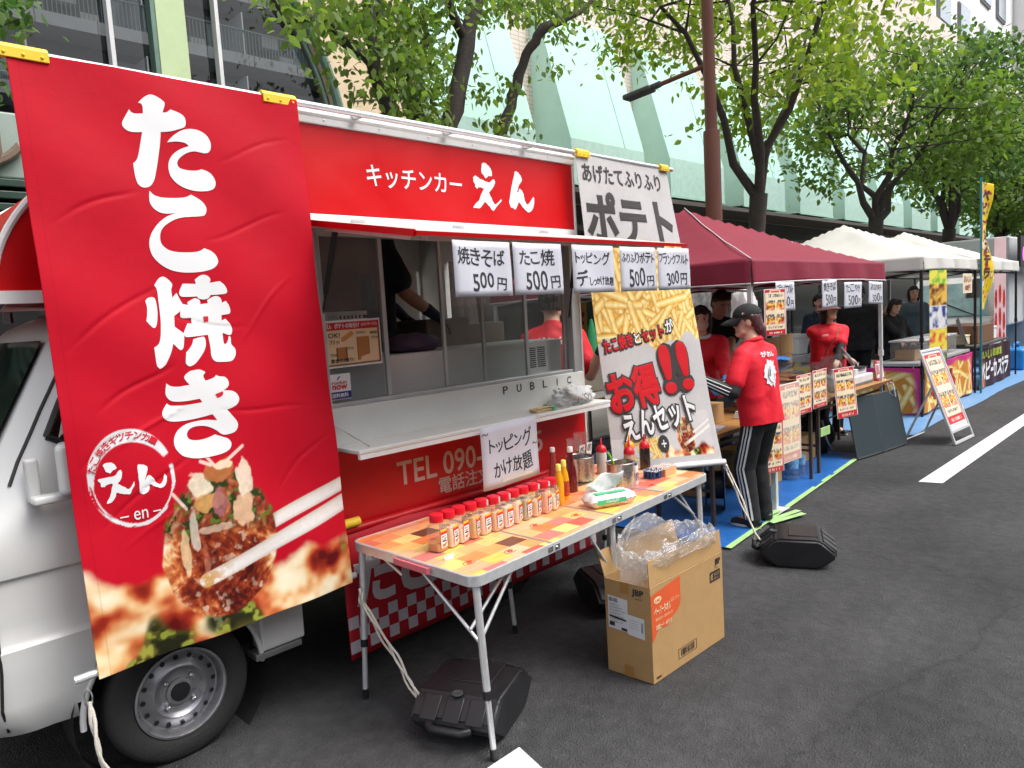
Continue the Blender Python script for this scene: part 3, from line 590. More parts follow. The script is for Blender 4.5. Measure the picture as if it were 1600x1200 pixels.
# brush letter outlines (metres on their own sheet; a third value marks a corner)
GLY = {
 'ta': [(0.9579, 2.452, 1), (0.9762, 2.472), (0.9991, 2.487), (1.02, 2.486), (1.041, 2.475), (1.049, 2.463), (1.038, 2.431, 1), (1.052, 2.434), (1.067, 2.446, 1), (1.096, 2.438), (1.113, 2.426), (1.116, 2.407), (1.11, 2.39), (1.089, 2.379), (1.056, 2.367), (1.025, 2.361, 1), (1.018, 2.318), (1.006, 2.265), (0.9935, 2.219), (0.9819, 2.186), (0.9673, 2.166), (0.9482, 2.158), (0.9308, 2.163), (0.9216, 2.181), (0.919, 2.209), (0.9189, 2.239, 1), (0.9326, 2.254), (0.9419, 2.277), (0.9511, 2.31), (0.9621, 2.353, 1), (0.929, 2.349), (0.909, 2.354), (0.8983, 2.367), (0.9005, 2.381), (0.9116, 2.401), (0.9262, 2.425, 1), (0.9325, 2.417), (0.9455, 2.414), (0.9708, 2.418, 1), (0.9718, 2.44), (0.9677, 2.451)],
 'ta2': [(1.043, 2.327, 1), (1.064, 2.351), (1.095, 2.374), (1.129, 2.385), (1.162, 2.382), (1.187, 2.367), (1.198, 2.343), (1.197, 2.323), (1.188, 2.307), (1.172, 2.301), (1.156, 2.303), (1.133, 2.304), (1.109, 2.296), (1.087, 2.281), (1.073, 2.264), (1.071, 2.249), (1.079, 2.239), (1.101, 2.234), (1.127, 2.234), (1.146, 2.238), (1.153, 2.242, 1), (1.178, 2.235), (1.196, 2.219), (1.203, 2.196), (1.196, 2.176), (1.176, 2.165), (1.145, 2.16), (1.115, 2.161), (1.084, 2.169), (1.057, 2.186), (1.042, 2.208), (1.038, 2.236), (1.044, 2.263), (1.059, 2.286), (1.084, 2.306), (1.118, 2.322, 1), (1.106, 2.331), (1.084, 2.334), (1.065, 2.332)],
 'ko': [(0.9618, 2.148, 1), (0.9737, 2.135), (0.9941, 2.128), (1.025, 2.127), (1.062, 2.13), (1.087, 2.135), (1.106, 2.145, 1), (1.129, 2.133), (1.147, 2.119), (1.156, 2.103), (1.155, 2.087), (1.147, 2.073), (1.129, 2.067), (1.093, 2.063), (1.063, 2.059), (1.035, 2.05), (1.009, 2.035), (0.9906, 2.019), (0.9802, 2.001), (0.9762, 1.981), (0.9782, 1.964), (0.9871, 1.95), (1.003, 1.939), (1.028, 1.933), (1.06, 1.932), (1.093, 1.934), (1.114, 1.94), (1.128, 1.949, 1), (1.153, 1.939), (1.169, 1.925), (1.176, 1.907), (1.173, 1.892), (1.158, 1.877), (1.133, 1.867), (1.099, 1.861), (1.064, 1.859), (1.03, 1.861), (0.9992, 1.869), (0.9724, 1.885), (0.9514, 1.907), (0.9403, 1.931), (0.9377, 1.958), (0.9429, 1.983), (0.9551, 2.007), (0.9757, 2.033), (1.002, 2.055), (1.025, 2.067), (1.046, 2.074, 1), (1.006, 2.07), (0.9852, 2.074), (0.9679, 2.086), (0.9582, 2.103), (0.957, 2.122)],
 'y1': [(0.9004, 1.76, 1), (0.9105, 1.77), (0.9245, 1.773), (0.9343, 1.766), (0.9366, 1.738), (0.9348, 1.713), (0.9293, 1.684), (0.9228, 1.668), (0.9168, 1.664), (0.9079, 1.671), (0.8946, 1.69, 1), (0.9004, 1.714), (0.9034, 1.74)],
 'y2': [(0.9378, 1.815, 1), (0.9551, 1.838), (0.9714, 1.845), (0.9859, 1.836), (0.9974, 1.821), (0.9981, 1.811), (0.9932, 1.797), (0.9931, 1.769, 1), (1.01, 1.786, 1), (1.021, 1.757), (1.026, 1.744), (1.016, 1.722), (0.9907, 1.703, 1), (0.987, 1.665, 1), (1.018, 1.638, 1), (1.013, 1.611), (1.007, 1.588), (0.9986, 1.58), (0.9908, 1.584), (0.9737, 1.605, 1), (0.9652, 1.581), (0.9528, 1.556), (0.9374, 1.532), (0.9206, 1.52), (0.9121, 1.526), (0.9084, 1.541), (0.9076, 1.596, 1), (0.9231, 1.606), (0.9329, 1.629), (0.9404, 1.674), (0.9434, 1.712), (0.9445, 1.761), (0.9449, 1.798)],
 'y3': [(1.08, 1.833, 1), (1.1, 1.847), (1.116, 1.851), (1.132, 1.845), (1.139, 1.833), (1.134, 1.821, 1), (1.174, 1.827, 1), (1.191, 1.812), (1.199, 1.793), (1.195, 1.782), (1.177, 1.778), (1.134, 1.776, 1), (1.124, 1.764), (1.103, 1.76), (1.087, 1.765), (1.083, 1.772, 1), (1.036, 1.771), (1.022, 1.776), (1.02, 1.79), (1.035, 1.819, 1), (1.083, 1.818, 1)],
 'y4': [(1.022, 1.745), (1.045, 1.741, 1), (1.044, 1.751, 1), (1.064, 1.762), (1.077, 1.765), (1.09, 1.758), (1.092, 1.743, 1), (1.12, 1.746, 1), (1.119, 1.757, 1), (1.141, 1.769), (1.159, 1.771), (1.171, 1.763), (1.175, 1.746, 1), (1.19, 1.753, 1), (1.2, 1.736), (1.204, 1.717), (1.2, 1.705), (1.189, 1.702), (1.168, 1.7, 1), (1.166, 1.679, 1), (1.181, 1.686, 1), (1.198, 1.664), (1.203, 1.643), (1.197, 1.626), (1.186, 1.624), (1.164, 1.633, 1), (1.163, 1.604), (1.165, 1.591), (1.174, 1.593), (1.182, 1.606), (1.186, 1.618), (1.193, 1.614), (1.192, 1.588), (1.203, 1.573), (1.205, 1.556), (1.197, 1.536), (1.178, 1.524), (1.129, 1.526), (1.113, 1.536), (1.108, 1.554), (1.109, 1.581), (1.106, 1.629, 1), (1.074, 1.627), (1.028, 1.625), (1.019, 1.63), (1.017, 1.643), (1.035, 1.675, 1), (1.051, 1.673, 1), (1.051, 1.694, 1), (1.023, 1.694), (1.013, 1.7), (1.014, 1.716), (1.017, 1.726)],
 'y5': [(1.048, 1.616, 1), (1.085, 1.623), (1.093, 1.615), (1.093, 1.595), (1.084, 1.572), (1.064, 1.547), (1.042, 1.526), (1.022, 1.519), (1.011, 1.527), (1.009, 1.538), (1.015, 1.57, 1), (1.029, 1.583), (1.041, 1.599)],
 'yh': [(1.096, 1.697, 1), (1.116, 1.698, 1), (1.114, 1.678, 1), (1.097, 1.677, 1)],
 'ki': [(0.9971, 1.48), (1.004, 1.491), (1.02, 1.501), (1.038, 1.504), (1.056, 1.504), (1.073, 1.496), (1.077, 1.491, 1), (1.069, 1.483), (1.068, 1.475), (1.074, 1.461, 1), (1.094, 1.465), (1.11, 1.471), (1.116, 1.478, 1), (1.129, 1.471), (1.147, 1.468), (1.157, 1.458), (1.161, 1.442), (1.155, 1.429), (1.138, 1.417, 1), (1.163, 1.414), (1.181, 1.405), (1.191, 1.388), (1.191, 1.374), (1.181, 1.359), (1.162, 1.349), (1.143, 1.344, 1), (1.158, 1.321), (1.173, 1.297), (1.176, 1.279), (1.167, 1.261), (1.15, 1.253), (1.124, 1.251), (1.109, 1.258), (1.095, 1.272), (1.075, 1.286), (1.049, 1.296), (1.019, 1.298), (0.9976, 1.292), (0.9868, 1.28), (0.9858, 1.266), (0.9933, 1.255), (1.013, 1.248), (1.04, 1.247), (1.065, 1.251), (1.087, 1.258, 1), (1.111, 1.246), (1.133, 1.235), (1.143, 1.219), (1.14, 1.202), (1.127, 1.19), (1.1, 1.182), (1.06, 1.179), (1.023, 1.18), (0.991, 1.187), (0.9631, 1.199), (0.9451, 1.219), (0.9361, 1.24), (0.9363, 1.261), (0.9438, 1.281), (0.9604, 1.299), (0.9882, 1.312), (1.028, 1.317), (1.064, 1.316), (1.102, 1.309, 1), (1.087, 1.334, 1), (1.041, 1.328), (0.9898, 1.325), (0.9521, 1.326), (0.927, 1.332), (0.9114, 1.344), (0.9078, 1.361), (0.9138, 1.376), (0.9274, 1.395, 1), (0.9391, 1.386), (0.9674, 1.382), (1.008, 1.381), (1.054, 1.383, 1), (1.046, 1.397, 1), (1.007, 1.395), (0.969, 1.396), (0.9438, 1.402), (0.93, 1.417), (0.9273, 1.435), (0.9329, 1.466, 1), (0.9473, 1.455), (0.9697, 1.45), (0.996, 1.451), (1.014, 1.452, 1), (1.004, 1.465)],
 'kh': [(1.104, 1.407, 1), (1.133, 1.415, 1), (1.134, 1.406), (1.126, 1.397), (1.111, 1.393, 1)],
 's1': [(2.685, 2.436), (2.695, 2.443), (2.715, 2.442), (2.739, 2.426), (2.751, 2.411), (2.755, 2.396), (2.752, 2.38), (2.735, 2.378), (2.724, 2.378, 1), (2.722, 2.372, 1), (2.704, 2.362, 1), (2.698, 2.372), (2.678, 2.393), (2.68, 2.415)],
 's2': [(2.614, 2.359, 1), (2.633, 2.373, 1), (2.66, 2.36), (2.696, 2.35), (2.728, 2.344), (2.744, 2.352), (2.762, 2.365, 1), (2.775, 2.354), (2.767, 2.333), (2.744, 2.307), (2.723, 2.291, 1), (2.737, 2.269), (2.753, 2.241), (2.765, 2.231), (2.791, 2.245), (2.814, 2.264, 1), (2.813, 2.251), (2.794, 2.236), (2.774, 2.219), (2.751, 2.197), (2.737, 2.203), (2.718, 2.222), (2.69, 2.241, 1), (2.678, 2.228), (2.658, 2.209), (2.643, 2.203), (2.625, 2.205), (2.611, 2.203), (2.607, 2.209), (2.627, 2.23), (2.65, 2.246), (2.663, 2.272), (2.69, 2.308, 1), (2.667, 2.313), (2.645, 2.311, 1), (2.644, 2.303, 1), (2.626, 2.314), (2.63, 2.324), (2.617, 2.339), (2.618, 2.352)],
 's3': [(2.929, 2.419), (2.945, 2.422), (2.966, 2.41), (2.981, 2.392), (2.982, 2.373), (2.959, 2.35), (2.947, 2.326), (2.939, 2.309, 1), (2.952, 2.312), (2.955, 2.324), (2.963, 2.329), (2.979, 2.32), (2.991, 2.301), (2.995, 2.277), (3.008, 2.252), (3.024, 2.249), (3.044, 2.266), (3.071, 2.295, 1), (3.076, 2.274), (3.069, 2.245), (3.057, 2.222), (3.035, 2.206), (3.016, 2.205), (2.994, 2.218), (2.971, 2.236), (2.951, 2.258, 1), (2.94, 2.243), (2.921, 2.215), (2.906, 2.218), (2.894, 2.223, 1), (2.886, 2.22, 1), (2.878, 2.236), (2.873, 2.252), (2.881, 2.277), (2.893, 2.319), (2.91, 2.367), (2.925, 2.404)],
 'l1': [(0.7023, 1.214), (0.7128, 1.22), (0.7293, 1.218), (0.738, 1.208), (0.7409, 1.197), (0.729, 1.191), (0.7219, 1.183, 1), (0.7093, 1.19), (0.7063, 1.2)],
 'l2': [(0.6828, 1.165), (0.6876, 1.17), (0.721, 1.171), (0.7355, 1.174), (0.747, 1.188), (0.7553, 1.186), (0.7538, 1.166), (0.747, 1.152), (0.7404, 1.144), (0.756, 1.131), (0.7692, 1.12), (0.7786, 1.126), (0.7893, 1.143, 1), (0.7892, 1.13), (0.7803, 1.116), (0.7744, 1.103), (0.7614, 1.103), (0.7327, 1.114, 1), (0.7281, 1.099), (0.7165, 1.085), (0.7015, 1.081, 1), (0.7031, 1.089), (0.7134, 1.106), (0.7207, 1.132), (0.7238, 1.147), (0.704, 1.145, 1), (0.7006, 1.14), (0.69, 1.143), (0.6898, 1.154)],
 'l3': [(0.8055, 1.194), (0.8161, 1.197), (0.8303, 1.191), (0.8358, 1.182), (0.8319, 1.166), (0.8219, 1.139, 1), (0.8319, 1.153), (0.8395, 1.155), (0.8502, 1.143), (0.8613, 1.122), (0.8732, 1.119), (0.8841, 1.133), (0.8894, 1.152, 1), (0.8954, 1.138), (0.8916, 1.119), (0.8841, 1.107), (0.8713, 1.103), (0.8568, 1.11), (0.8373, 1.123, 1), (0.8336, 1.105), (0.825, 1.096), (0.8129, 1.093), (0.8035, 1.102), (0.8044, 1.127), (0.804, 1.156)],
}

def outline(P, n=5):
    """closed Catmull-Rom curve through P, sharp at marked corners"""
    out = []; k = len(P)
    for i in range(k):
        p0, p1, p2, p3 = (np.array(P[(i+j) % k][:2]) for j in (-1, 0, 1, 2)); c1 = len(P[i]) > 2; c2 = len(P[(i+1) % k]) > 2
        m1 = (p2-p1)*.5 if c1 else (p2-p0)/2; m2 = (p2-p1)*.5 if c2 else (p3-p1)/2
        for t in np.arange(n)/n: out.append(tuple((2*t**3-3*t**2+1)*p1+(t**3-2*t**2+t)*m1+(-2*t**3+3*t**2)*p2+(t**3-t**2)*m2))
    return out
def brush(keys, fn, m, parent, off=.0025, rag=0., offs=None):
    from mathutils.geometry import tessellate_polygon
    bm = bmesh.new()
    for q, key in enumerate(keys):
        P = outline(GLY[key]); A = np.array(P)
        if rag: A += (np.sin(np.arange(len(A))*2.1+q)*np.sin(np.arange(len(A))*.77))[:, None]*rag
        vs_ = [bm.verts.new((a, b, .0002*q)) for a, b in A]
        for tri in tessellate_polygon([[Vector((a, b, 0)) for a, b in A]]):
            try: bm.faces.new([vs_[i] for i in tri])
            except ValueError: pass
    lo = [min(v.co[i] for v in bm.verts) for i in (0, 1)]; hi = [max(v.co[i] for v in bm.verts) for i in (0, 1)]
    for ax in (0, 1):
        c = lo[ax]+.03
        while c < hi[ax]:
            pc = [0, 0, 0]; pn = [0, 0, 0]; pc[ax] = c; pn[ax] = 1; bmesh.ops.bisect_plane(bm, geom=bm.verts[:]+bm.edges[:]+bm.faces[:], plane_co=pc, plane_no=pn); c += .03
    for v in bm.verts: v.co = fn(v.co.x, v.co.y, off+v.co.z)
    me = bpy.data.meshes.new('lettering'); bm.to_mesh(me); bm.free(); return link('lettering', me, m, parent)
# ---------------------------------------------------------------- food truck
truck = thing('food_truck', 'white and red food truck with an open serving hatch and a red sign board', 'food truck', (2.2, .7, 0))
VANP = mat('van_white_paint', (.66, .66, .65), .42, var=.05, scale=2, coat=.25)
DGL = mat('windscreen_glass', (.012, .020, .015), .06, var=.6, scale=5, spec=.35)
ZL = [.30, .36, .42, .58, .615, .625, .64, .70, .78, .85, .862, .89, .96, 1.02, 1.06, 1.12, 1.22, 1.32, 1.42, 1.52, 1.6, 1.66, 1.70, 1.735, 1.755]
def ys(z): return float(np.interp(z, [.30, .36, .42, .58, .615, .64, .85, .865, .96, 1.02, 1.08, 1.66, 1.72, 1.755], [.06, .03, .018, .012, .010, .026, .024, .006, .004, .010, .026, .135, .19, .30]))
def xf(z): return float(np.interp(z, [.30, .36, .45, .75, .95, 1.04, 1.10, 1.66, 1.72, 1.755], [.32, .27, .245, .235, .26, .32, .375, .685, .74, .86]))
WX, WZ, AR = .927, .262, .335
NX = 46
def cab_side(mir):
    v = []; f = []; idx = {}
    for j, z in enumerate(ZL):
        for i in range(NX):
            t = i/(NX-1); x = lerp(xf(z), 1.45, t); y = ys(z)
            # front corner rounds in plan
            fx = x-xf(z); y += .10*max(0, 1-fx/.16)**2.2
            dx, dz = x-WX, z-WZ; r = math.hypot(dx, dz)
            if r < AR:
                if r < AR-.045: continue
                x = WX+dx/r*AR; z_ = WZ+dz/r*AR
            else: z_ = z
            fl = max(0, 1-(math.hypot(x-WX, z_-WZ)-AR)/.07) if math.hypot(x-WX, z_-WZ) >= AR-1e-6 else 0
            y -= .014*min(1, fl)
            idx[i, j] = len(v); v.append((x, 1.475-y if mir else y, z_))
    for j in range(len(ZL)-1):
        for i in range(NX-1):
            k = [(i, j), (i+1, j), (i+1, j+1), (i, j+1)]
            if all(q in idx for q in k): f.append([idx[q] for q in k] if not mir else [idx[q] for q in k][::-1])
    return v, f
mb = MB()
for mir in (0, 1): mb.add(*cab_side(mir))
# nose, windscreen frame and roof
v = []; f = []; n = 15
rows = [(xf(z), z) for z in ZL]+[(.95, 1.765), (1.2, 1.77), (1.45, 1.77)]
for x, z in rows:
    yy = ys(min(z, 1.755)); y0 = yy+(.10 if z < 1.75 else .0); y1 = 1.475-y0
    if z >= 1.755: y0 = .30*0+.30 if z == 1.755 else .28; y1 = 1.475-y0
    for i in range(n):
        t = i/(n-1); v.append((x-(.05*math.sin(PI*t) if z < 1.1 else .03*math.sin(PI*t)*(x < .9)), lerp(y0, y1, t), z))
for j in range(len(rows)-1):
    for i in range(n-1): f.append((j*n+i, (j+1)*n+i, (j+1)*n+i+1, j*n+i+1))
mb.add(v, f)
for s in (0, 1):     # roof shoulders and cab back
    yy = [.135, .17, .215, .28]
    zz = [1.66, 1.72, 1.752, 1.768]
    v = []
    for x in (.86, 1.0, 1.2, 1.45): v += [(x, (y if not s else 1.475-y), z) for y, z in zip(yy, zz)]
    mb.add(v, [(i*4+k, i*4+k+1, i*4+k+5, i*4+k+4) for i in range(3) for k in range(3)])
mb.box(1.43, 1.45, .06, 1.41, .42, 1.74)
mb.build('cab_body', VANP, truck, smooth=35)
mb = MB(); mb.tube([(WX+AR*math.cos(a), .012, WZ+AR*math.sin(a)) for a in np.linspace(-.02, PI+.02, 30)], .011, 8); mb.build('wheel_arch', VANP, truck, smooth=60)
mb = MB(); mb.box(.5, 1.42, .12, 1.36, .30, .9); mb.box(1.0, 3.4, .25, 1.2, .42, .74); mb.box(.3, 1.4, .3, 1.2, .26, .32)
mb.lathe([(AR+.03, .02), (AR+.03, .2)], 40, M=Matrix.Translation((WX, 0, WZ)) @ Matrix.Rotation(-PI/2, 4, 'X'), cap=False)
mb.build('underbody', mat('underbody_black', (.008, .008, .008), .8, var=.3), truck)
# windscreen, side window
mb = MB(); v = []; f = []
for j in range(7):
    z = lerp(1.11, 1.645, j/6); x = xf(z)-.012
    for i in range(11): t = i/10; v.append((x-.03*math.sin(PI*t)-.008, lerp(ys(z)+.12, 1.475-ys(z)-.12, t), z))
for j in range(6):
    for i in range(10): f.append((j*11+i, (j+1)*11+i, (j+1)*11+i+1, j*11+i+1))
mb.add(v, f).build('windscreen', DGL, truck, smooth=60)
def sp(x, z, o=.004): return (x, ys(z)-o+.10*max(0, 1-(x-xf(z))/.16)**2.2, z)
SEAL = mat('seal_black', (.01, .01, .01), .5)
win = [(.60, 1.31), (.655, 1.42), (.76, 1.615), (1.36, 1.635), (1.38, 1.24), (.72, 1.235)]
wo_ = MB().add([sp(x, z, .006) for x, z in win], [tuple(range(6))]).build('side_window', DGL, truck)
MB().tube([sp(x, z, .006) for x, z in win+win[:1]], .012, 6).build('window_seal', SEAL, wo_)
MB().tube([sp(x, z, .003) for x, z in [(.475, 1.16), (.51, 1.235), (.56, 1.325), (.60, 1.40), (.66, 1.505), (.735, 1.64)]], .006, 6).build('pillar_seam', SEAL, truck)
MB().tube([sp(x, z, .002) for x, z in [(.40, .96), (.385, .75), (.38, .55), (.37, .42), (.385, .33)]], .005, 6).build('door_seam', SEAL, truck)
# mirror
mi = MB(); mi.box(-.06, .06, -.045, .045, -.09, .085, Matrix.Translation((.645, -.095, 1.215)) @ Matrix.Rotation(R_(-14), 4, 'Z'))
mir = mi.build('mirror', VANP, truck, bevel=.022, seg=4)
mb = MB(); mb.box(.512, .64, -.075, -.012, 1.100, 1.128); mb.box(.512, .552, -.006, .035, 1.10, 1.25)
mb.build('mirror_arm', VANP, mir, bevel=.01, seg=3)
# front wheel and rear wheel
def wheel(x, y, name='wheel'):
    T = Matrix.Translation((x, y, WZ)) @ Matrix.Rotation(PI/2, 4, 'X')      # local +z = outward (-Y)
    wh = MB().lathe([(.168, -.14), (.215, -.145), (.252, -.12), (.266, -.085), (.268, -.02), (.262, .0), (.245, .012), (.21, .016), (.178, .008), (.168, .0)], 56, M=T, cap=False).build(name, RUBBER, truck, smooth=50)
    mb = MB()
    mb.lathe([(.172, .004), (.172, .012), (.164, .014), (.158, .006), (.155, -.02), (.150, -.03), (.143, -.032), (.118, -.022), (.108, -.012), (.098, -.008), (.085, -.018), (.07, -.024), (.052, -.022), (.05, -.012), (.036, -.010), (.036, -.008)], 64, M=T, cap=False)
    rm = mb.build('rim', mat('wheel_steel', (.36, .36, .38), .32, .75, var=.1, scale=20), wh, smooth=35)
    mb = MB()
    for k in range(16):
        a = 2*PI*k/16; c = T @ Vector((.1325*math.cos(a), .1325*math.sin(a), -.0262)); nrm = (T.to_3x3() @ Vector((.22*math.cos(a), .22*math.sin(a), 1))).normalized(); e = nrm.orthogonal().normalized(); g = nrm.cross(e)
        mb.add([c+(e*math.cos(t)+g*math.sin(t))*.0095+nrm*.0022 for t in np.linspace(0, 2*PI, 14)[:-1]], [tuple(range(13))])
    mb.build('vent_hole', BLACK, rm)
    mb = MB(); mb.lathe([(.036, -.012), (.034, -.004), (.02, -.001), (0, 0)], 24, M=T); mb.build('hub_cap', BLACKP, rm, smooth=50)
    mb = MB()
    for k in range(4): a = PI/4+k*PI/2; mb.lathe([(.011, -.022), (.0105, -.006), (.006, -.001), (0, -.001)], 6, M=T @ Matrix.Translation((.068*math.cos(a), .068*math.sin(a), 0)))
    mb.build('lug_nut', STEEL, rm, bevel=.001)
    return wh
wheel(.927, -.0); wheel(2.83, .12)
# kitchen box
X1, X2 = 1.617, 3.436
mb = MB()
mb.box(X1, X1+.03, .0, 1.5, .74, 2.52); mb.box(X1, X2, .0, 1.5, 2.52, 2.55); mb.box(X1, X2, .02, 1.5, .70, .74)
mb.box(X1+.031, 2.55, 1.47, 1.5, .741, 2.519); mb.box(2.55, X2, 1.47, 1.5, .741, 1.28); mb.box(2.55, X2, 1.47, 1.5, 2.0, 2.519); mb.box(X2-.06, X2, 1.47, 1.5, 1.281, 1.999)
mb.box(X2-.04, X2, 1.2, 1.469, .741, 2.519); mb.box(X2-.04, X2, .03, 1.199, 2.05, 2.519); mb.box(X2-.04, X2, .03, .08, .741, 2.049)
mb.build('box_shell', mat('kitchen_wall', (.66, .66, .64), .6, var=.08), truck)
rp = MB().box(X1+.012, X2-.016, -.012, -.001, 2.125, 2.503).build('sign_board', REDP, truck, bevel=.002)
rp['label'] = 'glossy red sign board with white lettering'
f0 = side(-.0125)
text('キッチンカー', 1.955, 2.262, 2.535, 2.362, f0, WINK, rp, off=.0015, bold=.012)
brush(('s1', 's2', 's3'), f0, WINK, rp, off=.0015, rag=.0016)
mb = MB(); mb.box(X1-.006, X2+.004, -.022, -.001, 2.505, 2.558); mb.tube([(X1-.006, -.014, 2.55), (X2+.004, -.014, 2.55)], .016, 10)
mb.box(X1, X1+.011, -.02, -.001, 2.06, 2.504); mb.box(X2-.015, X2, -.02, -.001, .74, 2.504); mb.box(X1+.012, X2-.016, -.02, -.001, 2.072, 2.122)
mb.box(X1-.004, X2, -.03, -.001, 2.058, 2.071)
mb.build('box_trim', WHITE, truck, bevel=.003)
mb = MB()
for x in (1.85, 2.45, 3.1): mb.box(x, x+.07, -.026, -.02, 2.075, 2.105)
for x in np.arange(1.75, 3.4, .29): mb.lathe([(.005, 0), (.004, .003), (0, .004)], 8, M=Matrix.Translation((x, -.022, 2.525)) @ Matrix.Rotation(PI/2, 4, 'X'))
mb.build('hinge', ALU, truck)
# lower panel, counter, upstand
lowp = MB().box(X1+.012, X2-.016, -.012, -.001, .715, 1.072).build('lower_panel', DRED, truck, bevel=.002)
text('TEL 090-1234', 1.998, .845, 2.86, .965, f0, GREYINK, lowp, off=.0015, bold=.012)
text('15', 2.90, .842, 3.03, .962, f0, GREYINK, lowp, off=.0015, bold=.012)
text('電話注文', 2.248, .752, 2.60, .838, f0, GREYINK, lowp, off=.0015, bold=.012)
tb = MB().tube([(1.66, -.035, .712), (3.42, -.035, .712)], .02, 12).build('lower_tube', DRED, truck, smooth=60)
up = MB().box(X1+.03, X2-.02, -.03, -.001, 1.074, 1.268).build('upstand', OFFW, truck, bevel=.004)
for i, ch in enumerate('PUBLIC'):
    x = 2.722+i*.107; text(ch, x+(.014 if ch == 'I' else 0), 1.207, x+(.021 if ch == 'I' else .036), 1.25, side(-.0305), INK, up, off=.001, bold=.006)
sh = MB().box(X1+.04, X2-.03, -.235, -.031, 1.082, 1.1).build('serving_shelf', OFFW, truck, bevel=.004)
mb = MB(); mb.box(X1+.045, X2-.035, -.233, -.215, 1.06, 1.081); mb.build('shelf_lip', WHITE, sh)
MB().tube([(1.665, -.03, 1.2), (1.70, -.1, 1.155), (1.74, -.19, 1.102)], .0025, 5).build('shelf_chain', STEEL, sh)
# window frame and panes
FR = mat('window_frame', (.55, .56, .56), .4, .6, var=.05)
mb = MB(); mb.box(X1+.03, X1+.055, -.03, .03, 1.27, 2.058); mb.box(X2-.10, X2-.07, -.03, .03, 1.27, 2.058); mb.box(X2-.069, X2-.017, -.018, .05, 1.08, 2.058); mb.box(X1+.056, X2-.101, -.02, .03, 1.268, 1.288); mb.box(X1+.056, X2-.101, -.02, .03, 2.03, 2.058)
wf = mb.build('window_frame', FR, truck, bevel=.003)
for i, (a, b, y) in enumerate([(1.674, 2.012, 0.), (2.36, 2.985, .012), (2.645, 3.333, .026)]):
    gl = MB().box(a, b, y, y+.004, 1.29, 2.028).build('pane', GLASS, wf)
    MB().box(b-.022, b, y-.006, y+.01, 1.29, 2.028).build('stile', FR, gl)
    if i: MB().box(a, a+.016, y-.006, y+.01, 1.29, 2.028).build('stile', FR, gl)
# interior
ic = MB().box(2.06, X2-.045, .12, .5, .745, 1.472).build('inner_counter', mat('counter_white', (.86, .86, .85), .4, var=.03), truck, bevel=.006)
mb = MB()
for i in range(2):
    for k in range(10): mb.box(3.085+i*.085, 3.155+i*.085, .117, .1195, 1.315+k*.0125, 1.322+k*.0125)
mb.build('vent_slot', BLACK, ic)
MB().box(1.67, 2.05, .10, .55, .745, 1.50).build('inner_cabinet', mat('cabinet_grey', (.45, .46, .47), .5), truck, bevel=.006)
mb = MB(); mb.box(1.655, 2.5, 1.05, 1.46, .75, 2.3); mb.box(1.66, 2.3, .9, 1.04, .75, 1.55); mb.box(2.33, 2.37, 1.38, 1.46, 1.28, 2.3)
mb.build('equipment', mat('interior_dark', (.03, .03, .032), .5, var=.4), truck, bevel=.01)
mb = MB(); mb.box(2.66, 3.0, .52, .90, 1.05, 1.64); mb.box(3.02, 3.34, .56, .92, 1.05, 1.60); mb.build('food_bins', mat('bin_brown', (.20, .165, .13), .6, var=.2), truck, bevel=.01)
MB().box(2.70, 2.98, 1.0, 1.02, 1.62, 2.0).build('pale_panel', mat('interior_pale', (.62, .63, .58), .6, var=.1), truck)  # pale panel added to lighten the dark interior
# hatch
h0, h1 = Vector((0, -.032, 2.07)), Vector((0, -.755, 1.94)); hd = (h1-h0).normalized(); hn = Vector((0, hd.z, -hd.y)); Lh = (h1-h0).length
fh = lambda a, b, off=0: Vector((a, 0, 0))+h0+hd*b+hn*off
ha = MB().prism([(1.635, 0), (3.432, 0), (3.432, Lh), (1.635, Lh)], fh, .018).build('hatch', mat('hatch_white', (.6, .59, .58), .4), truck)
mb = MB(); mb.prism([(1.63, Lh+.0005), (3.437, Lh+.0005), (3.437, Lh+.012), (1.63, Lh+.012)], lambda a, b, o=0: fh(a, b, o+.001), .016)
mb.prism([(1.618, 0), (1.634, 0), (1.634, Lh), (1.618, Lh)], lambda a, b, o=0: fh(a, b, o-.004), .026); mb.build('hatch_edge', REDP, ha)
mb = MB(); mb.prism([(1.66, .06), (1.70, .06), (1.70, Lh-.06), (1.66, Lh-.06)], fh, -.02); mb.prism([(1.72, Lh-.08), (3.3, Lh-.08), (3.3, Lh-.04), (1.72, Lh-.04)], fh, -.02); mb.build('hatch_rib', OFFW, ha)
for (x, ya, za, xb, yb, zb) in [(1.70, -.12, 2.035, 1.655, .0, 1.60), (3.30, -.12, 2.035, 3.33, -.01, 1.60)]:
    a = Vector((x, ya, za)); b = Vector((xb, yb, zb)); c = a.lerp(b, .6)
    MB().tube([a, a.lerp(b, .05), c, c+(b-a)*.002, b], [.013, .013, .013, .0055, .0055], 10).build('gas_strut', BLACK, truck, smooth=50)
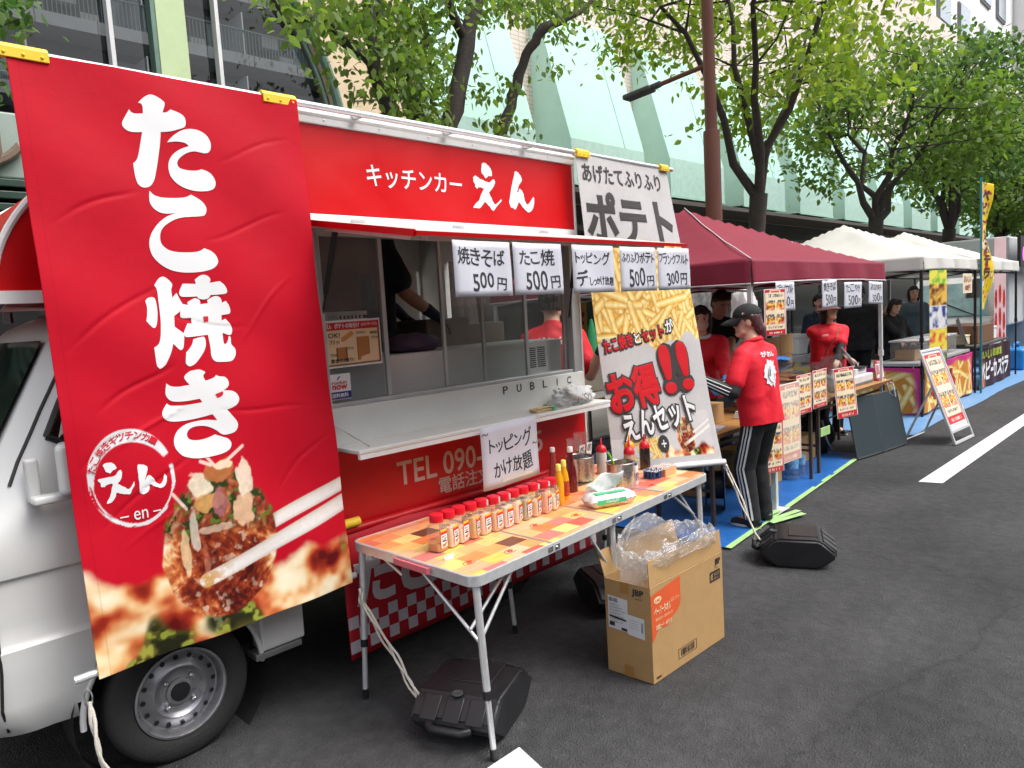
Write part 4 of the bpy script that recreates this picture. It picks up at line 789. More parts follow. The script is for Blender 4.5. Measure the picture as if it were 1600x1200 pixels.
# roof fairing above the cab
pts = [(1.6-1.10*math.cos(t), 1.80+.68*math.sin(t)) for t in np.linspace(0, PI/2, 24)]
fa = MB().prism([(1.612, 1.80)]+pts+[(1.612, 2.48)], lambda a, b, o=0: Vector((a, .06+o, b)), 1.36).build('roof_fairing', REDP, truck, smooth=30)
mb = MB(); mb.tube([(a, .06, b) for a, b in pts], .013, 8); mb.box(.50, 1.61, .045, .07, 1.772, 1.815); mb.box(.49, .52, .07, 1.41, 1.772, 1.80); mb.tube([(a, 1.42, b) for a, b in pts], .013, 8); mb.build('fairing_trim', WHITE, fa, smooth=40)
mb = MB(); mb.tube([(.55, .2, 1.78), (.46, .22, 1.66)], .006, 6); mb.tube([(.7, 1.0, 1.78), (.7, 1.0, 1.73)], .02, 6); mb.tube([(1.2, .3, 1.8), (1.2, .3, 1.75)], .02, 6); mb.build('fairing_strut', STEEL, fa)
# sill behind the wheel
mb = MB(); mb.box(1.262, 1.46, .0, .10, .29, .56); mb.build('rear_sill', VANP, truck, bevel=.012, seg=3)
MB().box(1.23, 1.44, -.005, .08, .262, .289).build('sill_plate', GREYM, truck, bevel=.004)
# stickers on the glass
st = MB().box(1.668, 1.788, -.006, -.002, 1.302, 1.418).build('sticker', WINK, truck, bevel=.018, seg=4); fs = side(-.0065)
st['label'] = 'white and navy app sticker on the serving window'
text('rocket', 1.69, 1.372, 1.768, 1.388, fs, RINK, st, off=.001, bold=.01); text('now', 1.69, 1.347, 1.768, 1.369, fs, RINK, st, off=.001, bold=.03)
MB().flat([(1.67, 1.306), (1.786, 1.306), (1.786, 1.338), (1.67, 1.338)], fs, .001).build('sticker_band', mat('navy_ink', s2l((38, 48, 120)), .5), st); text('送料無料', 1.685, 1.312, 1.77, 1.332, fs, WINK, st, off=.002, bold=.02)
MB().flat([(1.714, 1.39), (1.722, 1.392), (1.737, 1.41), (1.725, 1.405)], fs, .001).build('rocket_mark', mat('navy_ink'), st)
# ---------------------------------------------------------------- banner rail with clips
rail = tag(MB().tube([(.56, -.075, 2.562), (4.42, -.075, 2.562)], .014, 12).build('banner_rail', ALU, smooth=60), 'long silver banner rail along the roof edge of the red truck', 'rail')
mb = MB()
for x in (1.9, 2.43, 3.0): mb.box(x-.012, x+.012, -.078, -.02, 2.545, 2.575)
mb.build('bracket', STEEL, rail)
def clip(x0, x1, parent):
    mb = MB(); mb.tube([(x0, -.078, 2.562), (x1, -.078, 2.562)], .0235, 12); mb.box(x0, x1, -.104, -.094, 2.536, 2.57)
    for x in (x0+.02, (x0+x1)/2, x1-.02): mb.lathe([(.006, 0), (.005, .004), (0, .005)], 8, M=Matrix.Translation((x, -.104, 2.55)) @ Matrix.Rotation(PI/2, 4, 'X'))
    return mb.build('clip', YEL, parent, bevel=.004)
# ---------------------------------------------------------------- takoyaki banner
def takoyaki(X, Z, cx, cz, R, base, seed=5):
    """printed picture of one glazed dough ball with flakes and green specks on top"""
    k = .21/R; x = (X-cx)*k/.21; z0 = (Z-cz)*k; dz = np.where(z0 < 0, z0/.25, z0/.285); x_ = x*(.97+.06*np.clip(dz, 0, 1))
    r = np.hypot(x_, dz)+(fbm(x, dz, 2.4, seed)-.5)*.10; th = np.arctan2(dz, x_)
    fib = fbm(x*2+np.sin(dz*7)*.2, dz*2, 7, 11, 5); blot = fbm(x, dz, 2.6, 17, 3)
    tone = .36+(blot-.5)*.9+(fib-.5)*.75+.42*sst(-.45, -.98, x)+.20*sst(.55, 1., x)+.12*sst(.2, -.3, np.abs(dz+.05)-.4)*0-.10*sst(0, -.8, dz)
    c0 = ramp(tone, [(.05, s2l((70, 14, 8))), (.25, s2l((120, 36, 18))), (.42, s2l((168, 72, 36))), (.58, s2l((206, 120, 66))), (.75, s2l((236, 188, 134))), (.95, s2l((252, 236, 212)))])
    c0 = mixc(c0, s2l((250, 224, 196)), sst(.66, .74, fbm(x+3, dz, 9, 23, 4))*sst(-.2, .3, blot-.35)*.5)
    a = sst(1.0, .965, r); c = base*(1-a[..., None])+c0*a[..., None]
    g_ = sst(.12, .40, dz+.30*(fbm(x, dz, 4, 31)-.5))*sst(1.08, .98, r)
    c = mixc(c, s2l((128, 62, 50)), g_*.45); c = mixc(c, s2l((46, 60, 22)), g_*sst(.52, .60, fbm(x, dz, 9, 41, 3))); c = mixc(c, s2l((96, 120, 40)), g_*sst(.66, .70, fbm(x, dz, 12, 43, 2)))
    for i, (a_, b_, ra, rb, col, al) in enumerate([(-.30, .80, .22, .15, (238, 222, 196), .9), (-.18, .58, .24, .12, (226, 170, 100), .8), (.13, .92, .30, .13, (186, 112, 64), .9), (.0, .56, .15, .20, (172, 104, 112), .75), (.42, .40, .27, .21, (234, 192, 156), .85), (.50, .78, .16, .24, (238, 220, 196), .9), (-.45, .30, .08, .28, (240, 226, 206), .6), (-.62, .05, .07, .26, (246, 220, 170), .6), (-.1, .25, .3, .05, (244, 214, 186), .5), (.16, .98, .22, .05, (246, 222, 180), .9), (-.3, -.15, .06, .2, (206, 120, 90), .4)]):
        q = np.hypot((x-a_)/ra, ((Z-cz)*k/.315-b_)/rb)+(fbm(x, dz, 6, 60+i, 3)-.5)*1.1; c = mixc(c, np.array(s2l(col))*(.8+.4*fbm(x, dz, 14, 80+i, 3))[..., None], sst(1.0, .86, q)*al)
    for ax, ay, bx, by in [(.10, .95, .56, 1.16), (.42, .88, .60, .70), (-.05, 1.0, -.22, 1.06), (.02, .98, -.12, 1.12), (-.55, .55, -.75, .75)]:
        d, t, s_ = segd(x, (Z-cz)*k/.315, ax, ay, bx, by); c = mixc(c, s2l((244, 214, 200)), sst(.026, .016, d)*.9)
    return c
def foodbed(X, Z, base, edge, s=1., seed=50):
    """out of focus bed of dough balls, sauce and greens below the edge line"""
    m = sst(.02*s, -.03*s, Z-edge+(fbm(X, Z, 9/s, seed)-.5)*.07*s)
    v = .47+(fbm(X, Z, 8.5/s, seed+2, 2)-.5)*1.5+(fbm(X, Z, 22/s, seed+4, 2)-.5)*.45
    col = ramp(v, [(.08, s2l((96, 10, 10))), (.26, s2l((166, 48, 28))), (.42, s2l((214, 116, 66))), (.58, s2l((240, 190, 132))), (.74, s2l((252, 230, 190))), (.95, s2l((255, 244, 214)))])
    g = fbm(X, Z, 6.5/s, seed+7, 2); f = fbm(X, Z, 34/s, seed+9, 2); col = mixc(col, s2l((66, 78, 26)), sst(.66, .74, g)*.9); col = mixc(col, s2l((150, 158, 60)), sst(.66, .74, g)*sst(.56, .66, f)); col = mixc(col, s2l((34, 36, 14)), sst(.70, .78, g)*sst(.5, .38, f))
    col = mixc(col, s2l((250, 214, 110)), sst(.07*s, .0, Z-edge+.24*s)*sst(.5, .62, fbm(X, Z, 12/s, seed+12, 2))*.12)
    return base*(1-m[..., None])+col*m[..., None]
def stick(c, X, Z, ax, ay, bx, by, wa, wb, tip=None):
    d, t, s = segd(X, Z, ax, ay, bx, by); w_ = wa+(wb-wa)*t; a = sst(w_, w_*.9, d)
    sh = ramp(np.clip(s/w_*.5+.5, 0, 1), [(0, s2l((214, 196, 180))), (.3, s2l((246, 238, 232))), (.7, s2l((250, 246, 243))), (1, s2l((226, 210, 200)))])
    sh = sh*(1-.12*fbm(X*3, Z*3, 30, 9))[..., None]
    if tip: sh = mixc(sh, s2l((206, 160, 96)), sst(tip, 0, t)*sst(.35, .6, fbm(X, Z, 40, 77)))
    return c*(1-a[..., None])+sh*a[..., None]
def paint_b1(X, Z):
    c = np.zeros(X.shape+(3,))+np.array(CRED)
    edge = np.interp(X, [.6, .70, .76, .83, 1.0, 1.3, 1.40, 1.47, 1.6], [.86, .80, .78, .80, .74, .72, .765, .745, .74])
    c = foodbed(X, Z, c, edge)
    c = stick(c, X, Z, 1.20, .868, 1.64, .978, .029, .031)
    c = takoyaki(X, Z, 1.067, .834, .21, c)
    c = stick(c, X, Z, .995, .730, 1.64, .900, .027, .037, .22)
    # brushed ring of the crest
    a = np.arctan2((Z-1.145)/1.02, (X-.790)/.84); r = np.hypot((X-.790)/.84, (Z-1.145)/1.02)
    th = .008+.0165*np.clip(np.sin(a-.15), -.2, 1)**1.0
    th = np.maximum(th, .0075); ring = sst(th, th*.85, np.abs(r-.153+.004*np.sin(a*2)))*sst(.30, .40, fbm(a*1.2, r*60, 2.4, 61, 2)+.35*sst(-.2, .5, np.sin(a)))
    gap = sst(.10, .16, np.abs(a-.35)); c = mixc(c, (.78, .77, .79), ring*gap)
    # hem stitching and seams
    hem = (np.abs(X-(.575+.038+(2.53-Z)*.018)) < .0015)*.25+(np.abs(Z-2.46) < .002)*(np.sin(X*700) > 0)*.3
    return mixc(c, (.25, 0, .01), hem)
CREASE = [(.63, 1.60, .98, 1.84, .007), (.70, 1.38, .98, 1.55, .008), (.74, 1.24, 1.02, 1.42, -.007), (.66, .98, 1.0, 1.22, .008), (.92, 1.72, 1.28, 1.64, .005), (1.12, 1.98, 1.50, 2.10, .005), (.64, 2.02, .93, 2.16, .006), (1.1, 1.36, 1.5, 1.30, .006), (.72, .9, 1.1, 1.10, -.005), (1.3, 1.0, 1.56, 1.2, .006), (1.22, 1.6, 1.48, 1.86, -.005), (.62, 1.2, .82, 1.34, .007), (1.2, 2.28, 1.54, 2.40, .004)]
def fb1(a, b, off=0):
    t = (2.55-b)/2.03; u = a-.6
    y = -.10+(-.10)*t+.012*math.sin(u*5+b*2.2)*t+.006*math.sin(u*17-b*5)*(.3+.7*t)+.004*math.sin(u*9+b*13)
    for x0, z0, x1, z1, h in CREASE:
        dx, dz = x1-x0, z1-z0; L2 = dx*dx+dz*dz; q = ((a-x0)*dx+(b-z0)*dz)/L2
        if 0 < q < 1:
            d = ((a-x0)*dz-(b-z0)*dx)/math.sqrt(L2)+.012*math.sin(q*5+x0*9)
            if abs(d) < .05: y += .5*h*math.sin(PI*q)*math.exp(-(d/.009)**2)
    return Vector((a, y-off, b))
ban1 = thing('banner', 'tall red takoyaki banner hanging from the rail in front of the white cab', 'banner', (1.1, -.1, .5), 0, 'banners hanging from the truck rail')
TLx, TRx, BLx, BRx = .581, 1.580, .612, 1.598
def warp1(A, B):
    t = B; Z = .505+(2.562-.505)*t; x0 = BLx+(TLx-BLx)*t; x1 = BRx+(TRx-BRx)*t; zoff = .03*A*(1-t)
    return x0+(x1-x0)*A, Z+zoff*(1-t)
_p = lambda A, B: paint_b1(*warp1(A, B))
picture('cloth', 0, 1, 0, 2.05, .0031, fb1, lambda A, B: _p(A, B/2.05), CLOTHP, ban1, smooth=50, warp=lambda A, B: warp1(A, B/2.05), solid=.0016)
def btxt(ch, x0, z0, x1, z1, **k):
    V = None; mb = MB(); text(ch, x0, z0, x1, z1, lambda a, b, off=0: Vector((a, b, off)), WINK, None, into=mb, **k)
    bm = bmesh.new(); bm.from_mesh(mb.mesh('t'))
    for i in range(1, 8):
        for ax in (0, 1):
            pc = [0, 0, 0]; pc[ax] = (x0 if ax == 0 else z0)+((x1-x0) if ax == 0 else (z1-z0))*i/8; pn = [0, 0, 0]; pn[ax] = 1
            bmesh.ops.bisect_plane(bm, geom=bm.verts[:]+bm.edges[:]+bm.faces[:], plane_co=pc, plane_no=pn)
    for v in bm.verts: v.co = fb1(v.co.x, v.co.y, .0025+max(v.co.z, 0))
    me = bpy.data.meshes.new('lettering'); bm.to_mesh(me); bm.free(); return me
for ks in (('ta', 'ta2'), ('ko',), ('y1', 'y2', 'y3', 'y4', 'y5'), ('ki',)): brush(ks, fb1, WINK, ban1)
for ks in (('yh',), ('kh',)): brush(ks, fb1, mat('banner_red', CRED, .6), ban1, off=.0042)
brush(('l1', 'l2', 'l3'), fb1, WINK, ban1, rag=.0008)
link('lettering', btxt('– en –', .735, 1.008, .865, 1.04), WINK, ban1)
def arc_text(body, cx, cz, rx, rz, a0, a1, size, m, parent):
    for i, ch in enumerate(body):
        a = lerp(a0, a1, i/(len(body)-1)); x = cx+rx*math.cos(a); z = cz+rz*math.sin(a)
        link('lettering', btxt(ch, x-size/2, z-size/2, x+size/2, z+size/2, rot=a-PI/2, bold=.012), m, parent)
arc_text('たこ焼きキッチンカー', .79, 1.145, .131, .158, 2.75, .95, .026, mat('crest_red', CRED, .5), ban1)
clip(.555, .70, ban1); clip(1.435, 1.582, ban1)
mb = MB(); mb.tube([fb1(x, .517+(x-.545)*.033)+Vector((0, .019, .004)) for x in np.linspace(.545, 1.625, 14)], .0135, 12); bt = mb.build('bottom_tube', ALU, ban1, smooth=60)
def hookrope(name, label, pts, r, hook, parent=None, strands=2):
    t = thing(name, label, 'rope', pts[0]); mb = MB(); g = np.random.default_rng(len(label))
    for s in range(strands):
        fine = []
        for i in range(len(pts)-1):
            for k in range(6):
                p = Vector(pts[i]).lerp(Vector(pts[i+1]), k/6); w_ = i*6+k
                fine.append(p+Vector((.006*math.sin(w_*1.1+s*2.6), .005*math.cos(w_*.9+s*2), 0))+Vector((0, (s-.5)*.022, 0))*math.sin(PI*min(1, w_/(6*(len(pts)-1)))))
        fine.append(Vector(pts[-1])+Vector((0, (s-.5)*.05, .0))); mb.tube(fine, r, 6)
    mb.build('cord', mat('cream_cord', (.66, .62, .54), .8, var=.1, bump=.4, bscale=200), t, smooth=60)
    if hook:
        mb = MB(); p = Vector(hook); mb.tube([p+Vector((.012*math.cos(a), 0, .03*math.sin(a)-.02)) for a in np.linspace(0, 2*PI, 14)], .0028, 6); mb.build('hook', STEEL, t, smooth=60)
    return t
p0 = at(137, 1082, 1, -.21); p1 = at(158, 1190, 1, -.25)
hookrope('rope', 'cream rope hanging from the left end of the takoyaki banner tube', [p0+Vector((0, 0, -.035)), p1, (.66, -.30, .02)], .006, p0)
p2 = Vector((1.625, -.205, .50))
hookrope('rope', 'cream rope tied from the takoyaki banner tube to the weight under the table', [p2, (1.625, -.22, .44), (1.632, -.42, .27), (1.622, -.58, .14), (1.60, -.66, .085)], .005, None, strands=3)
# ---------------------------------------------------------------- fries banner
TL, TR, BL, BR = Vector((3.365, -.085, 2.552)), Vector((4.336, -.085, 2.552)), Vector((3.55, -.12, .632)), Vector((4.352, -.42, .575))
WB, HB = .97, 1.9
def fb2(a, b, off=0):
    u, v = a/WB, b/HB; p = (BL*(1-u)+BR*u)*(1-v)+(TL*(1-u)+TR*u)*v
    k = .010*math.sin(u*6+v*5)*(1-v)*math.sin(PI*min(1, max(u, 0)))+.006*math.sin(v*9+u*3)
    return p+Vector((-.25, -.95, .12))*(off+k)
def fries(c, X, Y, x0, x1, y0, y1, n, seed, ln=(.12, .24), wd=.019):
    g = np.random.default_rng(seed)
    for k in range(n):
        ax, ay = g.uniform(x0, x1), g.uniform(y0, y1); th = g.uniform(0, PI); L = g.uniform(*ln); w_ = wd*g.uniform(.8, 1.2)
        d, t, s = segd(X, Y, ax-L/2*math.cos(th), ay-L/2*math.sin(th), ax+L/2*math.cos(th), ay+L/2*math.sin(th))
        q = np.clip(s/w_*.5+.5, 0, 1); pal = ramp(q, [(0, s2l((214, 150, 58))), (.2, s2l((244, 200, 106))), (.45, s2l((255, 238, 178))), (.62, s2l((252, 224, 146))), (.8, s2l((248, 206, 112))), (1, s2l((222, 162, 70)))])
        pal = pal*(.86+.25*fbm(X, Y, 40, seed+k, 2))[..., None]
        c = mixc(c, s2l((150, 92, 26)), sst(w_*1.35, w_*.9, d)*.4); a = sst(w_, w_*.88, d); c = c*(1-a[..., None])+pal*a[..., None]
    return c
def paint_b2(X, Y):
    c = np.zeros(X.shape+(3,))+np.array((.60, .575, .575))
    fr = c*0+np.array(s2l((232, 182, 92))); fr = fries(fr, X, Y, -.05, 1.02, .74, 1.50, 170, 5, (.2, .36), .027)
    e = .80+.05*np.sin(X*9)-.06*np.abs(X/WB-.5)+.02*np.sin(X*31)
    m = sst(-.006, .006, Y-e)*sst(1.43, 1.41, Y); c = c*(1-m[..., None])+fr*m[..., None]
    # the two pictures at the foot
    lf = (X < .45+.10*(Y-.15))*(Y > .05)*(Y < .19)
    p = c*0+np.array(s2l((226, 222, 222))); p = fries(p, X, Y, .24, .42, .03, .19, 16, 9, (.12, .2), .013); c = np.where((lf > 0)[..., None], p, c)
    rt = (X >= .46+.10*(Y-.15))*(Y > .05)*(Y < .335)*(X < .92)
    p = c*0+np.array(s2l((214, 208, 208))); p = foodbed(X, Y, p, .115+.02*np.sin(X*40), .6, 80); p = takoyaki(X, Y, .68, .175, .085, p)
    p = stick(p, X, Y, .66, .125, .95, .25, .011, .014, .2); p = stick(p, X, Y, .755, .2, .95, .29, .009, .01); c = np.where((rt > 0)[..., None], p, c)
    return c*(.95+.1*fbm(X, Y, 120, 7, 2))[..., None]
ban2 = thing('banner', 'white french fries banner hanging from the rail past the truck end', 'banner', (3.9, -.1, .6), 0, 'banners hanging from the truck rail')
picture('cloth', 0, WB, 0, HB, .0045, fb2, paint_b2, CLOTHP, ban2, smooth=50, solid=.0016)
CHAR = mat('charcoal_ink', s2l((58, 52, 52)), .6, var=.04)
text('あげたてふりふり', .045, 1.745, .865, 1.855, fb2, CHAR, ban2, off=.004, bold=.018)
text('ポテト', .03, 1.39, .92, 1.70, fb2, CHAR, ban2, off=.004, bold=.038)
OUT = mat('outline_ink', s2l((60, 52, 52)), .6)
def outlined(body, x0, y0, x1, y1, m, rot, b0, b1, o=.004):
    text(body, x0-.012, y0-.012, x1+.012, y1+.012, fb2, OUT, ban2, off=o, bold=b0, rot=rot)
    text(body, x0, y0, x1, y1, fb2, m, ban2, off=o+.002, bold=b1, rot=rot)
outlined('たこ焼き', .045, .742, .32, .828, RINK, .16, .10, .035); outlined('と', .335, .782, .395, .845, WINK, .16, .10, .035); outlined('セット', .41, .800, .62, .872, RINK, .16, .10, .035); outlined('が', .64, .842, .72, .925, WINK, .16, .10, .035)
outlined('お得', .02, .365, .50, .635, RINK, .14, .10, .04, .008); outlined('!!', .54, .46, .82, .775, RINK, .10, .11, .03, .0095)
outlined('えんセット', .10, .215, .80, .395, WINK, .17, .10, .03, .012)
mb = MB(); mb.flat([(.452+.052*math.cos(a), .142+.055*math.sin(a)) for a in np.linspace(0, 2*PI, 28)[:-1]], fb2, .005); mb.build('plus_disc', CHAR, ban2)
text('+', .428, .118, .476, .166, fb2, WINK, ban2, off=.007, bold=.01)
mb = MB(); mb.tube([fb2(-.01, -.01), fb2(WB+.02, -.008)], .02, 12); mb.build('bottom_tube', mat('white_tube', (.7, .69, .69), .55), ban2, smooth=60)
clip(3.375, 3.49, ban2); clip(4.25, 4.345, ban2)
# ---------------------------------------------------------------- red skirt banner under the serving side
sk = thing('skirt_banner', 'low red banner with checked hem hung under the truck side', 'banner', (2.5, -.04, .1))
def fsk(a, b, off=0):
    return Vector((a, -.045-.008*math.sin(a*6+b*3)-.02*(.75-b)-off, b))
def strip(a0, a1, b0, b1, na, nb, fn, off=0):
    v = [fn(lerp(a0, a1, i/na), lerp(b0(lerp(a0, a1, i/na)) if callable(b0) else b0, b1, j/nb), off) for j in range(nb+1) for i in range(na+1)]
    return v, [(j*(na+1)+i, j*(na+1)+i+1, (j+1)*(na+1)+i+1, (j+1)*(na+1)+i) for j in range(nb) for i in range(na)]
hemz = lambda a: .118+(a-1.646)*.03
MB().add(*strip(1.646, 3.42, hemz, .71, 60, 12, fsk)).build('cloth', mat('red_cloth', s2l((186, 14, 34)), .7, var=.07, bump=.25, bscale=25), sk, smooth=180, solid=.0015)
mb = MB()
for r in range(3):
    for c_ in range(33):
        if (c_+r) % 2: continue
        x = 1.648+c_*.0535; z = hemz(x)+.028+r*.056
        mb.add([fsk(x, z, .002), fsk(x+.0535, z+.001, .002), fsk(x+.0535, z+.057, .002), fsk(x, z+.056, .002)], [(0, 1, 2, 3)])
mb.build('check_trim', mat('check_white', s2l((205, 200, 208)), .6), sk)
for i, ch in enumerate('たこ焼き'):
    text(ch, 1.70+i*.245, .338, 1.91+i*.245, .60, fsk, mat('soft_white', s2l((215, 210, 216)), .6), sk, off=.002, bold=.045)
MB().tube([(1.60, -.055, .748), (1.74, -.055, .748)], .022, 10).build('clip', YEL, sk, smooth=50)
# ---------------------------------------------------------------- handwritten price sheets on the hatch edge
def sheet_sign(name, label, o, ex, ey, wd, ht, lines, group, m=PAPER, hand=.5, bend=.01, tape=False):
    t = thing(name, label, 'price sign', o, 0, group); f0_ = sheet(o, ex, ey)
    fn = lambda a, b, off=0: f0_(a, b, off+bend*math.sin(a/wd*PI)*(1-b/ht)+.004*math.sin(a*23+b*9))
    MB().add(*strip(0, wd, 0, ht, 10, 8, fn)).build('paper', m, t, smooth=40, solid=.0008)
    for l in lines: text(l[0], l[1], l[2], l[3], l[4], fn, INK, t, off=.0015, bold=(l[5] if len(l) > 5 else .008)*.55, hand=hand, rough=.012)
    if tape: MB().add(*strip(wd*.3, wd*.85, .022, .042, 4, 1, fn, .0015)).build('tape', mat('tape', (.62, .58, .52), .35), t)
    return t
HY = -.772; G1 = 'price sheets hanging from the truck hatch'
P4 = [('焼きそば', [('焼きそば', .02, .115, .265, .19, .012), ('500', .085, .02, .2, .095, .02), ('円', .215, .022, .27, .075, .012)], 1.790, 'price sheet reading yakisoba 500 yen, leftmost on the hatch edge'),
      ('たこ焼', [('たこ焼', .035, .12, .25, .19, .012), ('500', .06, .018, .2, .1, .02), ('円', .22, .025, .28, .08, .012)], 2.108, 'price sheet reading takoyaki 500 yen beside the yakisoba sheet'),
      ('トッピング', [('トッピング', .02, .125, .27, .185, .014), ('デ', .02, .03, .10, .105, .025), ('しっかけ放題', .11, .03, .29, .075, .012)], 2.478, 'price sheet reading toppings in large brush strokes, beside the post'),
      ('ふりふりポテト', [('ふりふりポテト', .012, .135, .285, .19, .012), ('500', .06, .02, .2, .115, .02), ('円', .215, .022, .275, .075, .012)], 2.828, 'price sheet reading shaken potato 500 yen in front of the fries banner'),
      ('フランクフルト', [('フランクフルト', .012, .13, .285, .19, .012), ('300', .07, .022, .19, .1, .02), ('円', .205, .024, .265, .085, .012)], 3.136, 'price sheet reading frankfurter 300 yen, rightmost on the hatch edge')]
for i, (b, ln, x, lb) in enumerate(P4):
    sheet_sign('price_sheet', lb, (x, HY-(.006 if i == 4 else 0), 1.713), (1, (.0 if i != 0 else -.01), .004*(i-2)), (0, .02, 1), .30, .214, ln, G1)
sheet_sign('price_sheet', 'large handwritten sheet about free toppings taped to the serving shelf front', (2.325, -.262, .782), (1, .0, .03), (-.02, -.02, 1), .405, .315,
           [('トッピング', .05, .17, .36, .265, .012), ('かけ放題', .07, .045, .35, .145, .012), ('〜', .008, .270, .055, .283, .01), ('〜', .362, .165, .40, .178, .01)], 'sheets taped to the shelf', bend=.015, tape=True)
# printed poster on the window
po = thing('poster', 'red framed poster about potato seasoning stuck on the serving window', 'poster', (1.66, -.01, 1.44))
fp = sheet((1.661, -.0135, 1.444), (1, 0, .012), (0, 0, 1))
def paint_po(X, Y):
    c = np.zeros(X.shape+(3,))+np.array((.72, .72, .70)); a = (X > .008)*(X < .296)*(Y > .008)*(Y < .204)
    c = mixc(c, s2l((120, 70, 40)), a*1.); c = mixc(c, s2l((228, 200, 160)), (X > .016)*(X < .288)*(Y > .016)*(Y < .17)*1.); c = mixc(c, s2l((190, 30, 40)), (X > .008)*(X < .296)*(Y > .168)*(Y < .204)*1.)
    for ax, ay, w_, h_ in [(.09, .06, .032, .05), (.205, .08, .042, .085)]:
        c = mixc(c, s2l((176, 116, 60)), (np.abs(X-ax) < w_/1.3)*(np.abs(Y-ay) < h_/1.6)*1.); c = mixc(c, s2l((120, 70, 36)), (np.abs(np.abs(X-ax)-w_/1.3) < .002)*(np.abs(Y-ay) < h_/1.6)*1.)
    d, t, s = segd(X, Y, .10, .125, .145, .15); c = mixc(c, s2l((200, 140, 80)), sst(.012, .010, d)); d, t, s = segd(X, Y, .20, .03, .27, .045); c = mixc(c, s2l((236, 196, 160)), sst(.014, .011, d)); return c
picture('sheet', 0, .303, 0, .212, .0035, fp, paint_po, PRINT, po)
text('ポテトの味付け', .06, .175, .19, .198, fp, WINK, po, off=.001, bold=.02); text('(セルフサービス)', .2, .178, .285, .195, fp, WINK, po, off=.001, bold=.01)
text('えん', .02, .176, .045, .198, fp, WINK, po, off=.001, bold=.02)
for b, x, y, w_, h_ in [('OK!', .025, .135, .06, .022), ('フリッ!', .03, .105, .05, .02), ('フリッ!', .03, .05, .035, .016), ('フリッ!', .115, .075, .035, .016), ('フリッ!', .25, .115, .035, .016), ('黄金の3振り!', .03, .022, .12, .02), ('フリフリして', .17, .145, .05, .012), ('まぜるだけ', .245, .14, .04, .014)]:
    text(b, x, y, x+w_, y+h_, fp, INK, po, off=.001, bold=.015)
# ---------------------------------------------------------------- patterned folding table
TZ = .70
tA, tB, tCc, tD = Vector((1.637, -.945, 0)), Vector((3.50, -.815, 0)), Vector((3.475, -.115, 0)), Vector((1.625, -.158, 0))
table = thing('folding_table', 'long folding table with a colourful wood square top and silver legs', 'table', (2.5, -.5, 0))
def ft(a, b, off=0): return (tA*(1-a)+tB*a)*(1-b)+(tD*(1-a)+tCc*a)*b+Vector((0, 0, TZ+off))
def patch_mat():
    m = bpy.data.materials.new('patchwork_wood'); m.use_nodes = True; n = m.node_tree.nodes; L = m.node_tree.links; b = n['Principled BSDF']
    tc = n.new('ShaderNodeTexCoord'); mp = n.new('ShaderNodeMapping'); mp.inputs['Rotation'].default_value = (0, 0, R_(-4)); L.new(tc.outputs['Object'], mp.inputs[0])
    sx = n.new('ShaderNodeSeparateXYZ'); L.new(mp.outputs[0], sx.inputs[0])
    def mth(op, a, v):
        x = n.new('ShaderNodeMath'); x.operation = op
        if hasattr(a, 'links'): L.new(a, x.inputs[0])
        else: x.inputs[0].default_value = a
        if hasattr(v, 'links'): L.new(v, x.inputs[1])
        else: x.inputs[1].default_value = v
        return x.outputs[0]
    row = mth('FLOOR', mth('DIVIDE', sx.outputs[1], .084), 0); sh = mth('MULTIPLY', mth('FRACT', mth('MULTIPLY', row, .37), 0), .11)
    col = mth('FLOOR', mth('DIVIDE', mth('ADD', sx.outputs[0], sh), .112), 0)
    cb = n.new('ShaderNodeCombineXYZ'); L.new(col, cb.inputs[0]); L.new(row, cb.inputs[1])
    wn = n.new('ShaderNodeTexWhiteNoise'); wn.noise_dimensions = '2D'; L.new(cb.outputs[0], wn.inputs[0])
    rp = n.new('ShaderNodeValToRGB'); rp.color_ramp.interpolation = 'CONSTANT'; e = rp.color_ramp.elements
    cols = [(248, 196, 96), (244, 168, 112), (238, 140, 84), (224, 112, 92), (246, 186, 142), (234, 148, 122), (244, 210, 130), (240, 158, 96), (214, 122, 114), (242, 172, 132), (236, 216, 160), (238, 130, 74), (248, 190, 116), (206, 96, 82), (110, 66, 50), (246, 178, 120), (198, 190, 150), (242, 150, 104), (250, 206, 120)]
    for i, c in enumerate(cols):
        el = e[i] if i < 2 else e.new(i/len(cols)); el.position = i/len(cols); el.color = (*s2l(c), 1)
    L.new(wn.outputs[0], rp.inputs[0])
    fx = mth('FRACT', mth('DIVIDE', mth('ADD', sx.outputs[0], sh), .112), 0); fy = mth('FRACT', mth('DIVIDE', sx.outputs[1], .084), 0)
    gr = mth('SUBTRACT', 1., mth('MULTIPLY', mth('MAXIMUM', mth('LESS_THAN', fx, .018), mth('LESS_THAN', fy, .022)), .35))
    # wood grain along x
    m2 = n.new('ShaderNodeMapping'); m2.inputs['Scale'].default_value = (6, 70, 1); L.new(mp.outputs[0], m2.inputs[0])
    no = n.new('ShaderNodeTexNoise'); no.inputs['Scale'].default_value = 2; no.inputs['Detail'].default_value = 4; L.new(m2.outputs[0], no.inputs[0])
    mr = n.new('ShaderNodeMapRange'); mr.inputs[1].default_value = .3; mr.inputs[2].default_value = .7; mr.inputs[3].default_value = .78; mr.inputs[4].default_value = 1.12; L.new(no.outputs[0], mr.inputs[0])
    vm = n.new('ShaderNodeVectorMath'); vm.operation = 'SCALE'; L.new(rp.outputs[0], vm.inputs[0]); L.new(mth('MULTIPLY', mr.outputs[0], gr), vm.inputs['Scale']); L.new(vm.outputs[0], b.inputs['Base Color'])
    b.inputs['Roughness'].default_value = .34; return m
